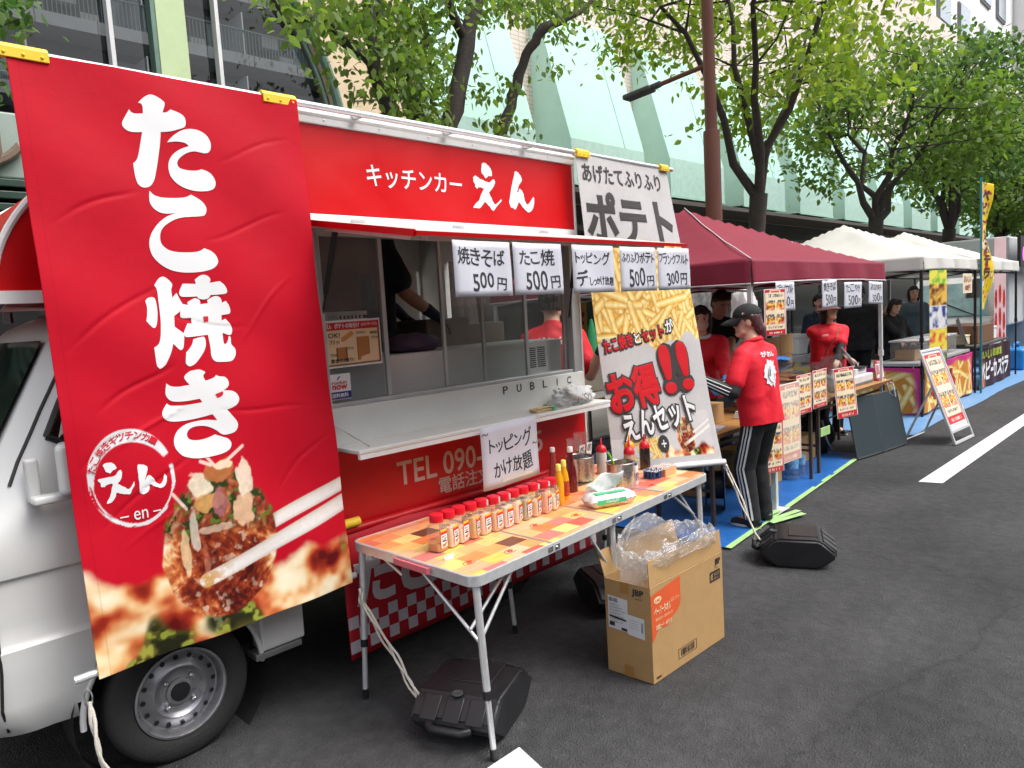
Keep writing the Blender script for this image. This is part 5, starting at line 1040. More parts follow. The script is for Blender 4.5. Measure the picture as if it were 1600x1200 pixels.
def rounded(x0, x1, y0, y1, r, n=6):
    P = []
    for cx_, cy_, a0 in ((x1-r[0], y0+r[1], -PI/2), (x1-r[0], y1-r[1], 0), (x0+r[0], y1-r[1], PI/2), (x0+r[0], y0+r[1], PI)):
        P += [(cx_+r[0]*math.cos(a0+PI/2*i/n), cy_+r[1]*math.sin(a0+PI/2*i/n)) for i in range(n+1)]
    return P
RR = (.05/1.86, .05/.75)
top = MB().prism(rounded(.003, .997, .008, .992, RR), lambda a, b, o=0: ft(a, b, -.02+o), .0215).build('top', patch_mat(), table)
rim = rounded(0, 1, 0, 1, RR); mb = MB(); v = []; k = len(rim); cen = Vector((.5, .5))
for a, b in rim:
    d = Vector((a-.5, b-.5)).normalized()
    for da, z in ((0, -.034), (0, .004), (.007, .006), (.007, -.034)): v.append(ft(a-da*d.x*1, b-da*d.y*2, z))
mb.add(v, [((i*4+j), ((i+1) % k)*4+j, ((i+1) % k)*4+(j+1) % 4, i*4+(j+1) % 4) for i in range(k) for j in range(4)])
mb.build('rim', ALU, table, smooth=35)
for s in (.252, .50, .748):
    MB().prism([(s-.004, .008), (s+.004, .008), (s+.004, .992), (s-.004, .992)], lambda a, b, o=0: ft(a, b, .0016+o), .001).build('fold_seam', mat('seam_grey', (.3, .3, .3), .4, .4), top)
hd_ = MB(); hd_.prism([(-.004, .30), (-.009, .32), (-.009, .58), (-.004, .60)], lambda a, b, o=0: ft(a, b, -.03+o), .028); hd_.build('handle', mat('pink_handle', s2l((214, 110, 120)), .5), table, bevel=.003)
for s in (.25, .5, .75):
    mb = MB()
    for o in (-.012, .012): mb.prism([(s+o-.008, -.004), (s+o+.008, -.004), (s+o+.008, .0), (s+o-.008, .0)], lambda a, b, o2=0: ft(a, b, -.026+o2), .022)
    mb.lathe([(.004, 0), (.004, .006), (0, .007)], 8, M=Matrix.Translation(ft(s+.01, -.003, -.016)) @ Matrix.Rotation(PI/2, 4, 'X'))
    mb.build('latch', STEEL, table)
# small burnt-in mark on some squares
mb = MB()
for a, b in [(.06, .18), (.16, .12), (.12, .62), (.33, .30), (.45, .22), (.62, .3), (.8, .2), (.9, .5)]:
    c = ft(a, b, .0019); mb.tube([c+Vector((.028*math.cos(t), .017*math.sin(t), 0)) for t in np.linspace(.5, 5.6, 14)], .0014, 4); mb.tube([c+Vector((.010*math.cos(t), .008*math.sin(t), 0)) for t in np.linspace(0, 6, 8)], .003, 4)
mb.build('brand_mark', mat('brand_red', s2l((190, 60, 40)), .5), top)
def leg(a, b, foot):
    p = ft(a, b, -.03); f = Vector(foot); L_ = MB(); m_ = p.lerp(f, .62)
    L_.tube([p, m_], .0145, 14); L_.tube([m_, f+Vector((0, 0, .03))], .0115, 14); lg_ = L_.build('leg', ALU, table, smooth=50)
    MB().tube([m_+(p-f)*.02, m_-(p-f)*.03], .0165, 14).build('collar', BLACKP, lg_, smooth=50); MB().tube([f+Vector((0, 0, .045)), f], .0145, 14).build('foot_cap', BLACKP, lg_, smooth=50)
leg(.018, .035, (1.677, -.945, 0)); leg(.018, .955, (1.622, -.185, 0)); leg(.47, .93, (2.49, -.25, 0)); leg(.505, .05, (2.56, -.87, 0)); leg(.965, .05, (3.43, -.80, 0)); leg(.955, .93, (3.40, -.13, 0))
def brace(p, q): MB().tube([p, q], .007, 8).build('brace', ALU, table, smooth=60)
brace(ft(.018, .47, -.03), ft(.03, .06, -.27)); brace(ft(.018, .80, -.03), ft(.025, .62, -.10))
brace(ft(.14, .05, -.03), ft(.03, .05, -.25)); brace(ft(.02, .10, -.22), ft(.14, .10, -.05))
brace(ft(.40, .05, -.03), ft(.49, .05, -.25)); brace(ft(.62, .05, -.03), ft(.52, .05, -.27)); brace(ft(.80, .05, -.03), ft(.93, .05, -.20)); brace(ft(.85, .06, -.04), ft(.955, .06, -.25)); brace(ft(.55, .12, -.08), ft(.50, .45, -.2))
MB().tube([ft(.05, .92, -.06), ft(.02, .4, -.04)], .004, 6).build('brace', ALU, table)
# ---------------------------------------------------------------- seasoning jars
def lname(n): return ['first', 'second', 'third', 'fourth', 'fifth', 'sixth', 'seventh', 'eighth', 'ninth', 'tenth', 'eleventh', 'twelfth'][n]
JARP = glass('jar_plastic', (.96, .94, .92), .12, 1.4, haze=.10)
def sq(h, z, n=24, e=4.):
    return [Vector((h*math.copysign(abs(math.cos(a))**(2/e), math.cos(a)), h*math.copysign(abs(math.sin(a))**(2/e), math.sin(a)), z)) for a in np.linspace(0, 2*PI, n+1)[:-1]]
def sq_loft(rows, n=24):
    mb = MB(); v = []
    for h, z, e in rows: v += sq(h, z, n, e)
    mb.add(v, [(i*n+j, i*n+(j+1) % n, (i+1)*n+(j+1) % n, (i+1)*n+j) for i in range(len(rows)-1) for j in range(n)]+[tuple(range(n))[::-1], tuple((len(rows)-1)*n+j for j in range(n))]); return mb
def make_jar(powder, fill, label, loc, rz, sticker):
    t = thing('seasoning_jar', label, 'jar', (0, 0, 0), 0, 'row of red lidded seasoning jars')
    sq_loft([(.029, .0, 5), (.0325, .004, 5), (.033, .02, 5), (.033, .098, 5), (.031, .106, 4), (.0265, .115, 2.2), (.026, .124, 2)]).build('body', JARP, t, smooth=40)
    sq_loft([(.0275, .0035, 5), (.031, .006, 5), (.031, .004+.1*fill*.9, 5), (.029, .006+.1*fill, 4)]).build('powder', powder, t, smooth=40)
    MB().lathe([(.0285, .121), (.029, .123), (.029, .149), (.0275, .1525), (.02, .154), (0, .154)], 32).build('lid', mat('lid_red', s2l((206, 14, 38)), .4, var=.05), t, smooth=35)
    fl = sheet((0, -.0338, .0), (1, 0, 0), (0, 0, 1))
    lb = MB().flat([(-.021, .018), (.021, .018), (.021, .092), (-.021, .092)], fl, 0).build('label', WINK, t)
    MB().flat([(-.021, .072), (.021, .072), (.021, .083), (-.021, .083)], fl, .0004).build('label_band', RINK, lb); MB().flat([(-.021, .083), (.021, .083), (.021, .092), (-.021, .092)], fl, .0004).build('label_top', mat('label_yellow', s2l((240, 190, 40)), .5), lb)
    mb = MB()
    for k in range(3): text(['ポテト', 'シーズニング', '業務用'][k], -.013, .060-k*.0095, .013, .067-k*.0095, fl, INK, None, off=.0005, bold=.01, into=mb)
    mb.build('lettering', INK, lb)
    MB().flat([(-.014, .026), (-.006, .021), (.006, .022), (.014, .03), (.016, .043), (.011, .038), (.002, .033), (-.010, .035)], fl, .0005).build('chilli_mark', mat('label_orange', s2l((224, 110, 40)), .5), lb)
    mb = MB(); mb.flat([(-.0215, .0175), (-.0195, .0175), (-.0195, .0925), (-.0215, .0925)], fl, .0006); mb.flat([(.0195, .0175), (.0215, .0175), (.0215, .0925), (.0195, .0925)], fl, .0006); mb.build('label_edge', RINK, lb)
    if sticker: MB().box(.016, .0302, -.018, -.004, .126, .149, Matrix.Rotation(R_(-50), 4, 'Z')).build('lid_sticker', mat('pale_sticker', (.6, .66, .68), .5), t)
    t.location = loc; t.rotation_euler = (0, 0, rz); return t
PW = [('orange', (206, 140, 70)), ('cream', (236, 206, 172)), ('pale', (240, 212, 178)), ('tan', (214, 170, 110)), ('pinkish', (238, 204, 176)), ('peach', (232, 188, 150)), ('white', (238, 214, 190)), ('light', (240, 208, 176)), ('green flecked', (180, 172, 140)), ('sandy', (226, 190, 150)), ('salmon', (228, 176, 140)), ('creamy', (240, 220, 180))]
FIL = [.30, .8, .62, .88, .85, .8, .9, .92, .9, .72, .95, .6]
for i, (cn_, c) in enumerate(PW):
    pm = mat('powder_'+cn_.replace(' ', '_'), s2l(c), .9, var=.12, scale=200)
    p = Vector((1.772, -.575, TZ+.0015)).lerp(Vector((2.490, -.560, TZ+.0015)), i/11)
    make_jar(pm, FIL[i], ('nearest seasoning jar of the row, almost empty with orange powder at the bottom' if i == 0 else f'{lname(i)} seasoning jar from the near table end, holding {cn_} powder'), p+Vector((0, random.uniform(-.006, .006), 0)), R_(18)+random.uniform(-.22, .22), i in (4, 5, 6, 9, 10))
# ---------------------------------------------------------------- bottles and pots
def bottle(name, label, cat, loc, prof, m, capm, capprof, band=None, group=None, nozzle=None):
    t = thing(name, label, cat, loc, 0, group); q = Vector(loc)
    MB().lathe(prof, 28, q).build('body', m, t, smooth=45); c = MB().lathe(capprof, 24, q).build('cap', capm, t, smooth=45)
    if band: MB().lathe([(band[0], band[1]), (band[0], band[2])], 28, q).build('label', band[3], t, smooth=60)
    return t
KET = mat('ketchup_glass', s2l((96, 16, 22)), .15, var=.1, coat=.6); MUS = mat('mustard', s2l((226, 160, 16)), .3, var=.05, coat=.4)
capw = [(.013, .19), (.0135, .192), (.0135, .212), (.012, .215), (0, .215)]
kb = [(.0, 0), (.026, 0), (.028, .006), (.028, .05), (.024, .10), (.014, .155), (.0125, .19), (0, .19)]
bottle('ketchup_bottle', 'ketchup bottle with white cap beside the red truck panel', 'bottle', (2.83, -.27, TZ+.0015), kb, mat('ketchup_half', s2l((150, 60, 56)), .12, var=.2, coat=.5), WINK, capw, None, 'sauce bottles on the folding table')
bottle('ketchup_bottle', 'dark ketchup bottle with white cap in front of the empty steel pot', 'bottle', (2.80, -.42, TZ+.0015), [(r*1.15, z*1.1) for r, z in kb], KET, WINK, [(r*1.1, z*1.1) for r, z in capw], None, 'sauce bottles on the folding table')
mp_ = [(0, 0), (.022, 0), (.0235, .006), (.022, .06), (.0235, .10), (.02, .13), (.011, .165), (.011, .18), (0, .18)]
mc_ = [(.0125, .166), (.013, .17), (.0125, .196), (.011, .199), (0, .199)]
CAPY = mat('pale_yellow_cap', s2l((238, 224, 110)), .45)
bottle('mustard_bottle', 'mustard bottle standing right behind the last seasoning jar', 'bottle', (2.575, -.535, TZ+.0015), mp_, MUS, CAPY, mc_, None, 'sauce bottles on the folding table')
bottle('mustard_bottle', 'mustard bottle with patterned label behind the tissue pack', 'bottle', (2.665, -.49, TZ+.0015), mp_, MUS, CAPY, mc_, (.0242, .02, .095, mat('mustard_label', s2l((170, 60, 30)), .5, var=.6, scale=60)), 'sauce bottles on the folding table')
SQB = mat('squeeze_white', (.62, .60, .58), .4, var=.04, trans=.2); SQR = mat('squeeze_red', s2l((206, 20, 40)), .4); SQY = mat('squeeze_yellow', s2l((232, 150, 20)), .4)
sqp = [(0, 0), (.028, 0), (.03, .006), (.03, .12), (.027, .128), (.026, .135), (0, .135)]; sqc = [(.0305, .128), (.031, .132), (.028, .152), (.018, .162), (.008, .168), (.004, .205), (.002, .207), (0, .207)]
DKS = mat('dark_sauce', (.02, .012, .012), .25, coat=.5)
SQ = [('white squeeze bottle with red nozzle standing by the plastic cups', (3.21, -.30), SQB, SQR), ('squeeze bottle with yellow nozzle in front of the fries banner', (3.37, -.38), SQB, SQY), ('tan squeeze bottle with red nozzle behind the full steel pot', (3.235, -.475), mat('squeeze_tan', s2l((200, 160, 130)), .4, trans=.15), SQR), ('dark squeeze bottle with red nozzle farthest along the table', (3.42, -.45), DKS, SQR)]
for lb, (x, y), b_, c_ in SQ: bottle('squeeze_bottle', lb, 'bottle', (x, y, TZ+.0015), sqp, b_, c_, sqc, None, 'squeeze bottles on the folding table')
bt_ = bottle('sauce_bottle', 'small white labelled bottle right of the full steel pot', 'bottle', (3.10, -.60, TZ+.0015), [(0, 0), (.022, 0), (.023, .004), (.023, .10), (0, .10)], WINK, mat('cap_dark', (.03, .02, .02), .4), [(.018, .10), (.018, .112), (.01, .12), (0, .122)], None, 'sauce bottles on the folding table')
text('のり', 3.083, TZ+.02, 3.108, TZ+.07, lambda a, b, off=0: Vector((a, -.6235-off, b)), INK, bt_, off=.001, bold=.02)
def pot(label, loc, r, h, fill=None):
    t = thing('steel_pot', label, 'pot', loc, 0, 'steel pots on the folding table'); q = Vector(loc)
    MB().lathe([(0, 0), (r-.006, 0), (r, .006), (r, h-.004), (r+.004, h), (r+.001, h+.002), (r-.004, h-.002), (r-.005, .008), (0, .008)], 48, q).build('body', mat('pot_steel', (.6, .6, .6), .28, 1, var=.1, scale=14), t, smooth=40)
    if fill: MB().lathe([(r-.0055, h-.03), (0, h-.029)], 32, q).build('sauce', fill, t)
    return t
pot('steel pot filled with dark red sauce behind the tissue pack', (2.985, -.60, TZ+.0015), .072, .14, mat('red_sauce', s2l((96, 20, 22)), .2, var=.2, coat=.5))
pot('empty steel pot beside the red truck panel', (3.02, -.30, TZ+.0015), .075, .135, mat('dark_sauce'))
ld = tag(MB().tube([(2.975, -.575, TZ+.08), (2.96, -.57, TZ+.15), (2.93, -.565, TZ+.20)], [.006, .006, .005], 8).build('spoon', mat('lime_plastic', s2l((140, 205, 30)), .4), smooth=60), 'lime green spoon handle standing in the steel pot of red sauce', 'spoon')
for lb, x, y, h in [('plastic cup with a handwritten label beside the truck post', 3.13, -.17, .2), ('tall plastic cup half full of peach powder behind the labelled cup', 3.22, -.15, .22)]:
    t = thing('plastic_cup', lb, 'cup', (x, y, TZ), 0, 'plastic cups by the truck post'); q = Vector((x, y, TZ+.0015))
    MB().lathe([(0, 0), (.028, 0), (.045, h), (.047, h+.003), (.044, h), (.027, .003), (0, .003)], 32, q).build('body', JARP, t, smooth=50)
    MB().lathe([(0, .004), (.0265, .004), (.036, h*.55), (0, h*.56)], 28, q).build('powder', mat('powder_peach'), t, smooth=50)
    if 'label' in lb.split(' beside')[0]:
        fl = sheet((x-.021, y-.0465, TZ+.09), (1, -.1, 0), (0, -.12, 1)); lbm = MB().flat([(0, 0), (.042, 0), (.042, .085), (0, .085)], fl, 0).build('label', WINK, t); text('のり', .006, .03, .036, .078, fl, INK, lbm, off=.0008, hand=.3, bold=.01)
# tissue pack
tp = thing('tissue_pack', 'soft white and green pack of paper towels with a sheet pulled out', 'tissue pack', (2.6, -.72, TZ))
Mt = Matrix.Translation((2.70, -.735, TZ+.002)) @ Matrix.Rotation(R_(-22), 4, 'Z')
def pillow(lx, ly, lz, n=18, k=9, seed=2):
    g = np.random.default_rng(seed); v = []; f = []
    for s in (1, 0):
        for j in range(k+1):
            for i in range(n+1):
                u, t = i/n*2-1, j/k*2-1; e = (1-abs(u)**7)*(1-abs(t)**6); z = lz*(.5+(.5 if s else -.5)*e**.4)
                v.append(Mt @ Vector((u*lx/2+g.normal(0, .0012), t*ly/2*(1-.1*(abs(u)**6))+g.normal(0, .0012), max(z+g.normal(0, .0014), .0005*(s+1)))))
    w_ = (n+1)*(k+1)
    for s in range(2):
        for j in range(k):
            for i in range(n): q = [s*w_+j*(n+1)+i, s*w_+j*(n+1)+i+1, s*w_+(j+1)*(n+1)+i+1, s*w_+(j+1)*(n+1)+i]; f.append(q if s == 0 else q[::-1])
    return MB().add(v, f)
pillow(.245, .125, .066).build('wrap', mat('film_white', (.74, .74, .73), .35, var=.04, bump=.4, bscale=40), tp, smooth=180)
GRN = mat('pack_green', s2l((70, 186, 130)), .4, var=.05)
ftop = lambda a, b, off=0: Mt @ Vector((a, b, .0655+off+.002)); ffr = lambda a, b, off=0: Mt @ Vector((a, -.0605-off-.0035*math.sin((b+.002)/.066*PI), b))
gb = MB().add(*strip(-.095, .06, .022, .044, 12, 3, ffr, .0015)).build('band', GRN, tp)
text('Crecia', -.05, .027, .0, .040, ffr, WINK, gb, off=.003, bold=.012); text('EF', .004, .027, .02, .040, ffr, WINK, gb, off=.003, bold=.012)
text('PAPER TOWEL SOFT TYPE', -.08, .010, .04, .016, ffr, INK, tp, off=.0025)
gt_ = MB().add(*strip(-.088, .075, -.048, -.004, 8, 4, ftop, .0)).build('band', GRN, tp)
text('Crecia', -.03, -.03, .07, -.012, lambda a, b, off=0: ftop(.04-a, -.04-b, off), WINK, gt_, off=.0015, bold=.012)
v = []; f = []
for j in range(8):
    for i in range(9):
        u, t = i/8, j/7; a = -.105+u*.16+t*.03-.05*t*(1-u); z = .068+.075*t*(.55+.7*u)+.010*math.sin(u*9+t*3); y = .02+.045*math.sin(u*3.2)*t-.035*t+.006*math.sin(u*14+t*6)
        v.append(Mt @ Vector((a, y, z)))
f = [(j*9+i, j*9+i+1, (j+1)*9+i+1, (j+1)*9+i) for j in range(7) for i in range(8)]
MB().add(v, f).build('sheet', mat('tissue_white', (.78, .77, .77), .8, var=.03, trans=.04, bump=.3, bscale=300), tp, smooth=180, solid=.0006)
# box of picks, small white pieces
bx = thing('pick_box', 'clear topped wooden box of blue picks at the far table end', 'box', (3.33, -.60, TZ)); Mb = Matrix.Translation((3.33, -.61, TZ+.0015)) @ Matrix.Rotation(R_(4), 4, 'Z')
MB().box(-.02, .105, -.045, .045, 0, .042, Mb).build('body', mat('pick_wood', s2l((206, 160, 116)), .6, var=.15, scale=30), bx, bevel=.002)
mb = MB(); g = np.random.default_rng(4)
for k in range(60): x, y = g.uniform(-.115, -.03), g.uniform(-.04, .04); mb.box(x, x+.006, y, y+.006, .002, .040+g.uniform(0, .012), Mb)
mb.build('picks', mat('pick_blue', s2l((50, 84, 130)), .6, var=.3, scale=80), bx)
MB().box(-.125, .11, -.05, .05, .046, .048, Mb).build('cover', PLASTIC, bx)
eg = thing('eraser_clip', 'small white plastic clip lying at the near corner of the table', 'clip', (1.72, -.71, TZ)); Mb = Matrix.Translation((1.725, -.70, TZ+.0015)) @ Matrix.Rotation(R_(-20), 4, 'Z')
mb = MB(); mb.box(-.018, .018, -.008, .008, 0, .012, Mb); mb.box(-.006, .024, -.006, .006, .0121, .018, Mb); mb.build('body', WINK, eg, bevel=.002)
# bags on the serving shelf
def crumple(c, s, seed, n=24, k=14, amp=.22, M=None):
    mb = MB().ell((0, 0, 0), (1, 1, 1), None, n, k); g = np.random.default_rng(seed); P = np.array(mb.v)
    f_ = (np.abs(fbm(P[:, 0]*1.2+P[:, 2]+9, P[:, 1]*1.2-P[:, 2]*.7+9, 2.2, seed, 4)-.5)*4-.3)*amp+1
    P = P*f_[:, None]*np.array(s); P[:, 2] = np.maximum(P[:, 2], -s[2]*.75)
    mb.v = [tuple((M @ Vector(p) if M is not None else Vector(p))+Vector(c)+Vector((0, 0, s[2]*.75))) for p in P]; return mb
FILM = glass('film', (.95, .95, .95), .18, 1.5, haze=.3)
pb = thing('plastic_bag', 'crumpled white plastic bag with printed letters on the serving shelf end', 'bag', (3.2, -.13, 1.1))
crumple((3.20, -.13, 1.101), (.13, .07, .055), 3, 40, 24, .55).build('bag', mat('bag_white', (.84, .84, .83), .35, var=.05, bump=.8, bscale=30, trans=.35), pb, smooth=180)
text('JUSU', 3.12, 1.115, 3.25, 1.165, lambda a, b, off=0: Vector((a, -.215-off, b)), mat('grey_ink', (.2, .2, .2), .5), pb, off=.001, bold=.006, hand=.8)
fk = thing('skewer_pack', 'film wrapped bundle of wooden skewers lying on the serving shelf', 'skewers', (2.9, -.17, 1.1)); mb = MB(); g = np.random.default_rng(6)
for k in range(26): y, z = g.uniform(-.205, -.14), 1.104+g.uniform(0, .022); mb.tube([(2.80, y, z), (2.93, y+g.normal(0, .004), z)], .0024, 5)
mb.build('skewers', mat('bamboo', s2l((214, 184, 136)), .6, var=.1), fk)
crumple((3.0, -.18, 1.101), (.085, .05, .028), 8, amp=.4).build('film', glass('film_bright', (.95, .95, .95), .12, 1.7, haze=.15), fk, smooth=180)
MB().box(2.925, 2.945, -.208, -.138, 1.1015, 1.128).build('band', GRN, fk)
# ---------------------------------------------------------------- cardboard carton with a liner bag
bx = thing('cardboard_carton', 'open brown carton with an orange print and a clear liner bag', 'carton', (2.8, -1.0, 0))
c0, c1 = Vector((2.489, -1.100, 0)), Vector((3.085, -1.110, 0)); ex = (c1-c0).normalized(); c2 = Vector((2.478, -.862, 0)); ey = (c2-c0); D = ey.length; ey = ey.normalized(); W_ = (c1-c0).length; H_ = .435
fb = lambda a, b, c: c0+ex*a+ey*b+Vector((0, 0, c))
def obx(mb, a0, a1, b0, b1, z0, z1): return mb.add([fb(a, b, c) for c in (z0, z1) for b in (b0, b1) for a in (a0, a1)], [(0, 2, 3, 1), (4, 5, 7, 6), (0, 1, 5, 4), (2, 6, 7, 3), (0, 4, 6, 2), (1, 3, 7, 5)])
mb = MB(); T_ = .005
obx(mb, 0, W_, 0, T_, .002, H_); obx(mb, 0, W_, D-T_, D, .002, H_); obx(mb, 0, T_, T_, D-T_, .002, H_); obx(mb, W_-T_, W_, T_, D-T_, .002, H_); obx(mb, T_, W_-T_, T_, D-T_, .002, .007)
mb.build('carton', CARD, bx, bevel=.002)
def flap(p, q, r, s): v = [Vector(x) for x in (p, q, r, s)]; n_ = (v[1]-v[0]).cross(v[3]-v[0]).normalized()*.002; return MB().add([x-n_ for x in v]+[x+n_ for x in v], [(3, 2, 1, 0), (4, 5, 6, 7), (0, 1, 5, 4), (1, 2, 6, 5), (2, 3, 7, 6), (3, 0, 4, 7)])
flap(fb(.0, .003, H_+.002), fb(W_, .003, H_+.002), fb(W_, .012, H_+.105), fb(.005, .012, H_+.112)).build('flap', CARD, bx)
flap(fb(0, D-.003, H_+.002), fb(W_, D-.003, H_+.002), fb(W_+.0, D+.03, H_+.115), fb(0, D+.03, H_+.115)).build('flap', CARD, bx)
ffront = lambda a, b, off=0: fb(a, -off-.0005, b); fend = lambda a, b, off=0: fb(-off-.0005, D-a, b)
ORG = mat('orange_print', s2l((214, 88, 40)), .7, var=.06)
out = [(.002, .398), (.228, .425), (.226, .37)]+[(.228-.06+.06*math.cos(t), .33+.06*math.sin(t)*1.1) for t in np.linspace(.2, -1.6, 10)]+[(.13, .232), (.10, .228), (.085, .235), (.062, .243), (.035, .222), (.02, .20), (.002, .19)]
og = MB().flat(out, ffront, .001).build('print', ORG, bx); PALE = mat('pale_print', s2l((240, 214, 170)), .7)
text('ペーパータオル', .022, .30, .145, .338, ffront, PALE, og, off=.002, bold=.015); text('(エコノミー)', .148, .325, .214, .345, ffront, PALE, og, off=.002)
text('200枚シート・49パック', .03, .235, .15, .26, ffront, PALE, og, off=.002, bold=.01); text('再生紙を使った紙タオルです', .03, .275, .16, .29, ffront, PALE, og, off=.002)
MB().flat([(.022+.028*(1+math.cos(t)), .368+.015*math.sin(t)) for t in np.linspace(0, 2*PI, 20)[:-1]], ffront, .002).build('print_badge', PALE, og); text('エルピ', .03, .361, .07, .375, ffront, ORG, og, off=.003, bold=.015)
text('JBP', .525, .375, .575, .415, ffront, INK, bx, off=.001, bold=.03); text('NAKAO', .535, .366, .565, .372, ffront, INK, bx, off=.001)
bb = MB().flat([(.478, .31), (.57, .31), (.57, .36), (.478, .36)], ffront, .001).build('print', INK, bx); text('紙', .483, .318, .505, .352, ffront, CARD, bb, off=.002, bold=.02); text('取扱注意', .512, .335, .56, .352, ffront, CARD, bb, off=.002); text('雨ぬらし', .512, .316, .56, .331, ffront, CARD, bb, off=.002)
mb = MB(); g = np.random.default_rng(5); x = .215
while x < .325: w_ = g.choice([.0015, .003, .0045]); mb.flat([(x, .05), (x+w_, .05), (x+w_, .082), (x, .082)], ffront, .001); x += w_+g.choice([.002, .003, .004])
for a0, a1, b0, b1 in ((.195, .345, .042, .0445), (.195, .345, .087, .0895), (.195, .198, .042, .0895), (.342, .345, .042, .0895)): mb.flat([(a0, b0), (a1, b0), (a1, b1), (a0, b1)], ffront, .001)
mb.build('barcode', INK, bx); text('792401', .02, .018, .055, .028, ffront, INK, bx, off=.001, bold=.01)
# shipping labels and tape on the end
lw = MB().flat([(.015, .21), (.118, .206), (.121, .355), (.017, .362)], fend, .0015).build('shipping_label', mat('label_paper', (.66, .66, .68), .6), bx)
text('021-022', .025, .335, .07, .352, fend, INK, lw, off=.003, bold=.01)
for k in range(7): text('納品先 東京都 123-456 ', .025, .318-k*.013, .025+.05+.04*((k*37) % 5)/5, .325-k*.013, fend, INK, lw, off=.003)
mb = MB(); mb.flat([(.022, .262), (.112, .255), (.112, .263), (.022, .27)], fend, .003); mb.flat([(.085, .211), (.115, .21), (.115, .222), (.085, .223)], fend, .003); mb.flat([(.022, .222), (.05, .222), (.05, .24), (.022, .24)], fend, .003); mb.build('label_bars', INK, lw)
lw2 = MB().flat([(.118, .20), (.205, .194), (.205, .288), (.12, .292)], fend, .0022).build('shipping_label', mat('label_paper'), bx)
mb = MB(); x = .0
for k in range(9): mb.flat([(.188, .225+k*.005), (.198, .225+k*.005), (.198, .2275+k*.005), (.188, .2275+k*.005)], fend, .003)
for k in range(4): mb.flat([(.125, .27-k*.012), (.18, .268-k*.012), (.18, .269-k*.012), (.125, .271-k*.012)], fend, .003)
mb.build('label_bars', INK, lw2)
text('JBP', .145, .378, .205, .414, fend, INK, bx, off=.001, bold=.03); text('NAKAO', .16, .368, .195, .375, fend, INK, bx, off=.001)
TAPE = mat('kraft_tape', s2l((168, 122, 66)), .4, var=.06)
mb = MB(); mb.flat([(.09, .002), (.14, .002), (.14, .055), (.09, .055)], fend, .001); mb.flat([(.085, .385), (.13, .385), (.13, .434), (.085, .434)], fend, .001); mb.build('tape', TAPE, bx)
# liner bag: a crumpled open film spilling over the flaps
g = np.random.default_rng(12); v = []; n = 72; rows = [(-.10, .93, 0), (.0, .95, 0), (.05, .97, .01), (.09, 1.0, .03), (.118, 1.03, .05), (.13, 1.07, .055), (.122, 1.11, .05), (.095, 1.13, .03), (.06, 1.14, .015)]
for j, (z, k_, am) in enumerate(rows):
    for i in range(n):
        t = 2*PI*i/n; a = W_*.5+(W_*.5-.02)*k_*math.copysign(abs(math.cos(t))**.55, math.cos(t))+(.03 if math.cos(t) < -.5 else 0)*(j > 2); b = D*.5+(D*.5-.012)*k_*math.copysign(abs(math.sin(t))**.55, math.sin(t))
        bulge = max(0, math.sin(PI*min(max((a-.03)/.5, 0), 1)))*.09*(1 if math.sin(t) > -.2 else .35)*min(1, max(0, (z+.02)/.12))
        w_ = am*(1.0*math.sin(t*9+j*1.3)+.7*math.sin(t*17-j*2.1)+.6*math.sin(t*31+j*3))*.32
        v.append(fb(a+w_*.6+g.normal(0, .003), b+w_*.5+g.normal(0, .003)-(.015 if j > 6 else 0), H_+z+bulge+w_*.55+g.normal(0, .003)))
f = [(j*n+i, j*n+(i+1) % n, (j+1)*n+(i+1) % n, (j+1)*n+i) for j in range(len(rows)-1) for i in range(n)]
LIN = glass('liner_film', (.97, .97, .97), .16, 2.2, haze=.20)
o = MB().add(v, f).build('liner_bag', LIN, bx, smooth=180); sd = o.modifiers.new('fine', 'SUBSURF'); sd.levels = sd.render_levels = 2
tx = bpy.data.textures.new('crease', 'CLOUDS'); tx.noise_scale = .035; dm = o.modifiers.new('crease', 'DISPLACE'); dm.texture = tx; dm.strength = .022; dm.texture_coords = 'GLOBAL'
# ---------------------------------------------------------------- water weights
def weight(label, loc, rz, lx=.44, ly=.36, h=.18):
    """tank lying flat: hexagonal in side view, with a recessed grip and a filler cap"""
    t = thing('water_weight', label, 'weight', (0, 0, 0), 0, 'black water weights for banners'); mb = MB()
    P = [(-.5, .42), (-.30, .04), (-.24, 0), (.24, 0), (.30, .04), (.5, .42), (.5, .56), (.32, .94), (.26, 1), (-.26, 1), (-.32, .94), (-.5, .56)]
    mb.prism([(a*lx, b*h) for a, b in P], lambda a, b, o=0: Vector((a, -ly/2+o, b+.001)), ly)
    me = mb.mesh('t'); bm = bmesh.new(); bm.from_mesh(me)
    bmesh.ops.bevel(bm, geom=[e for e in bm.edges if e.calc_face_angle(0) > .3], offset=.016, segments=3, affect='EDGES'); bm.to_mesh(me); bm.free()
    link('body', me, BLACKP, t, smooth=35)
    mb = MB()
    for s in (-1, 1):      # moulded ribs over the sloping shoulder
        for k in (-.27, 0, .27): mb.prism([(s*.33*lx, .90*h), (s*.50*lx, .58*h), (s*.512*lx, .60*h), (s*.335*lx, .955*h)], lambda a, b, o=0, k=k: Vector((a, k*ly-.035+o, b)), .07)
    mb.box(-.05, .12, -.10, .10, h+.0005, h+.006); mb.tube([(-.5*lx-.01, -.09, .5*h), (-.5*lx-.035, -.06, .5*h), (-.5*lx-.035, .06, .5*h), (-.5*lx-.01, .09, .5*h)], .016, 10)
    mb.build('ribs', BLACKP, t, bevel=.006, smooth=40)
    MB().lathe([(.024, h), (.024, h+.003), (.019, h+.005), (.016, h+.003), (0, h+.0025)], 28, (-.14, .0, 0)).build('filler_cap', mat('cap_grey', (.06, .065, .07), .35, .2), t, smooth=40)
    t.location = loc; t.rotation_euler = (0, 0, rz); return t
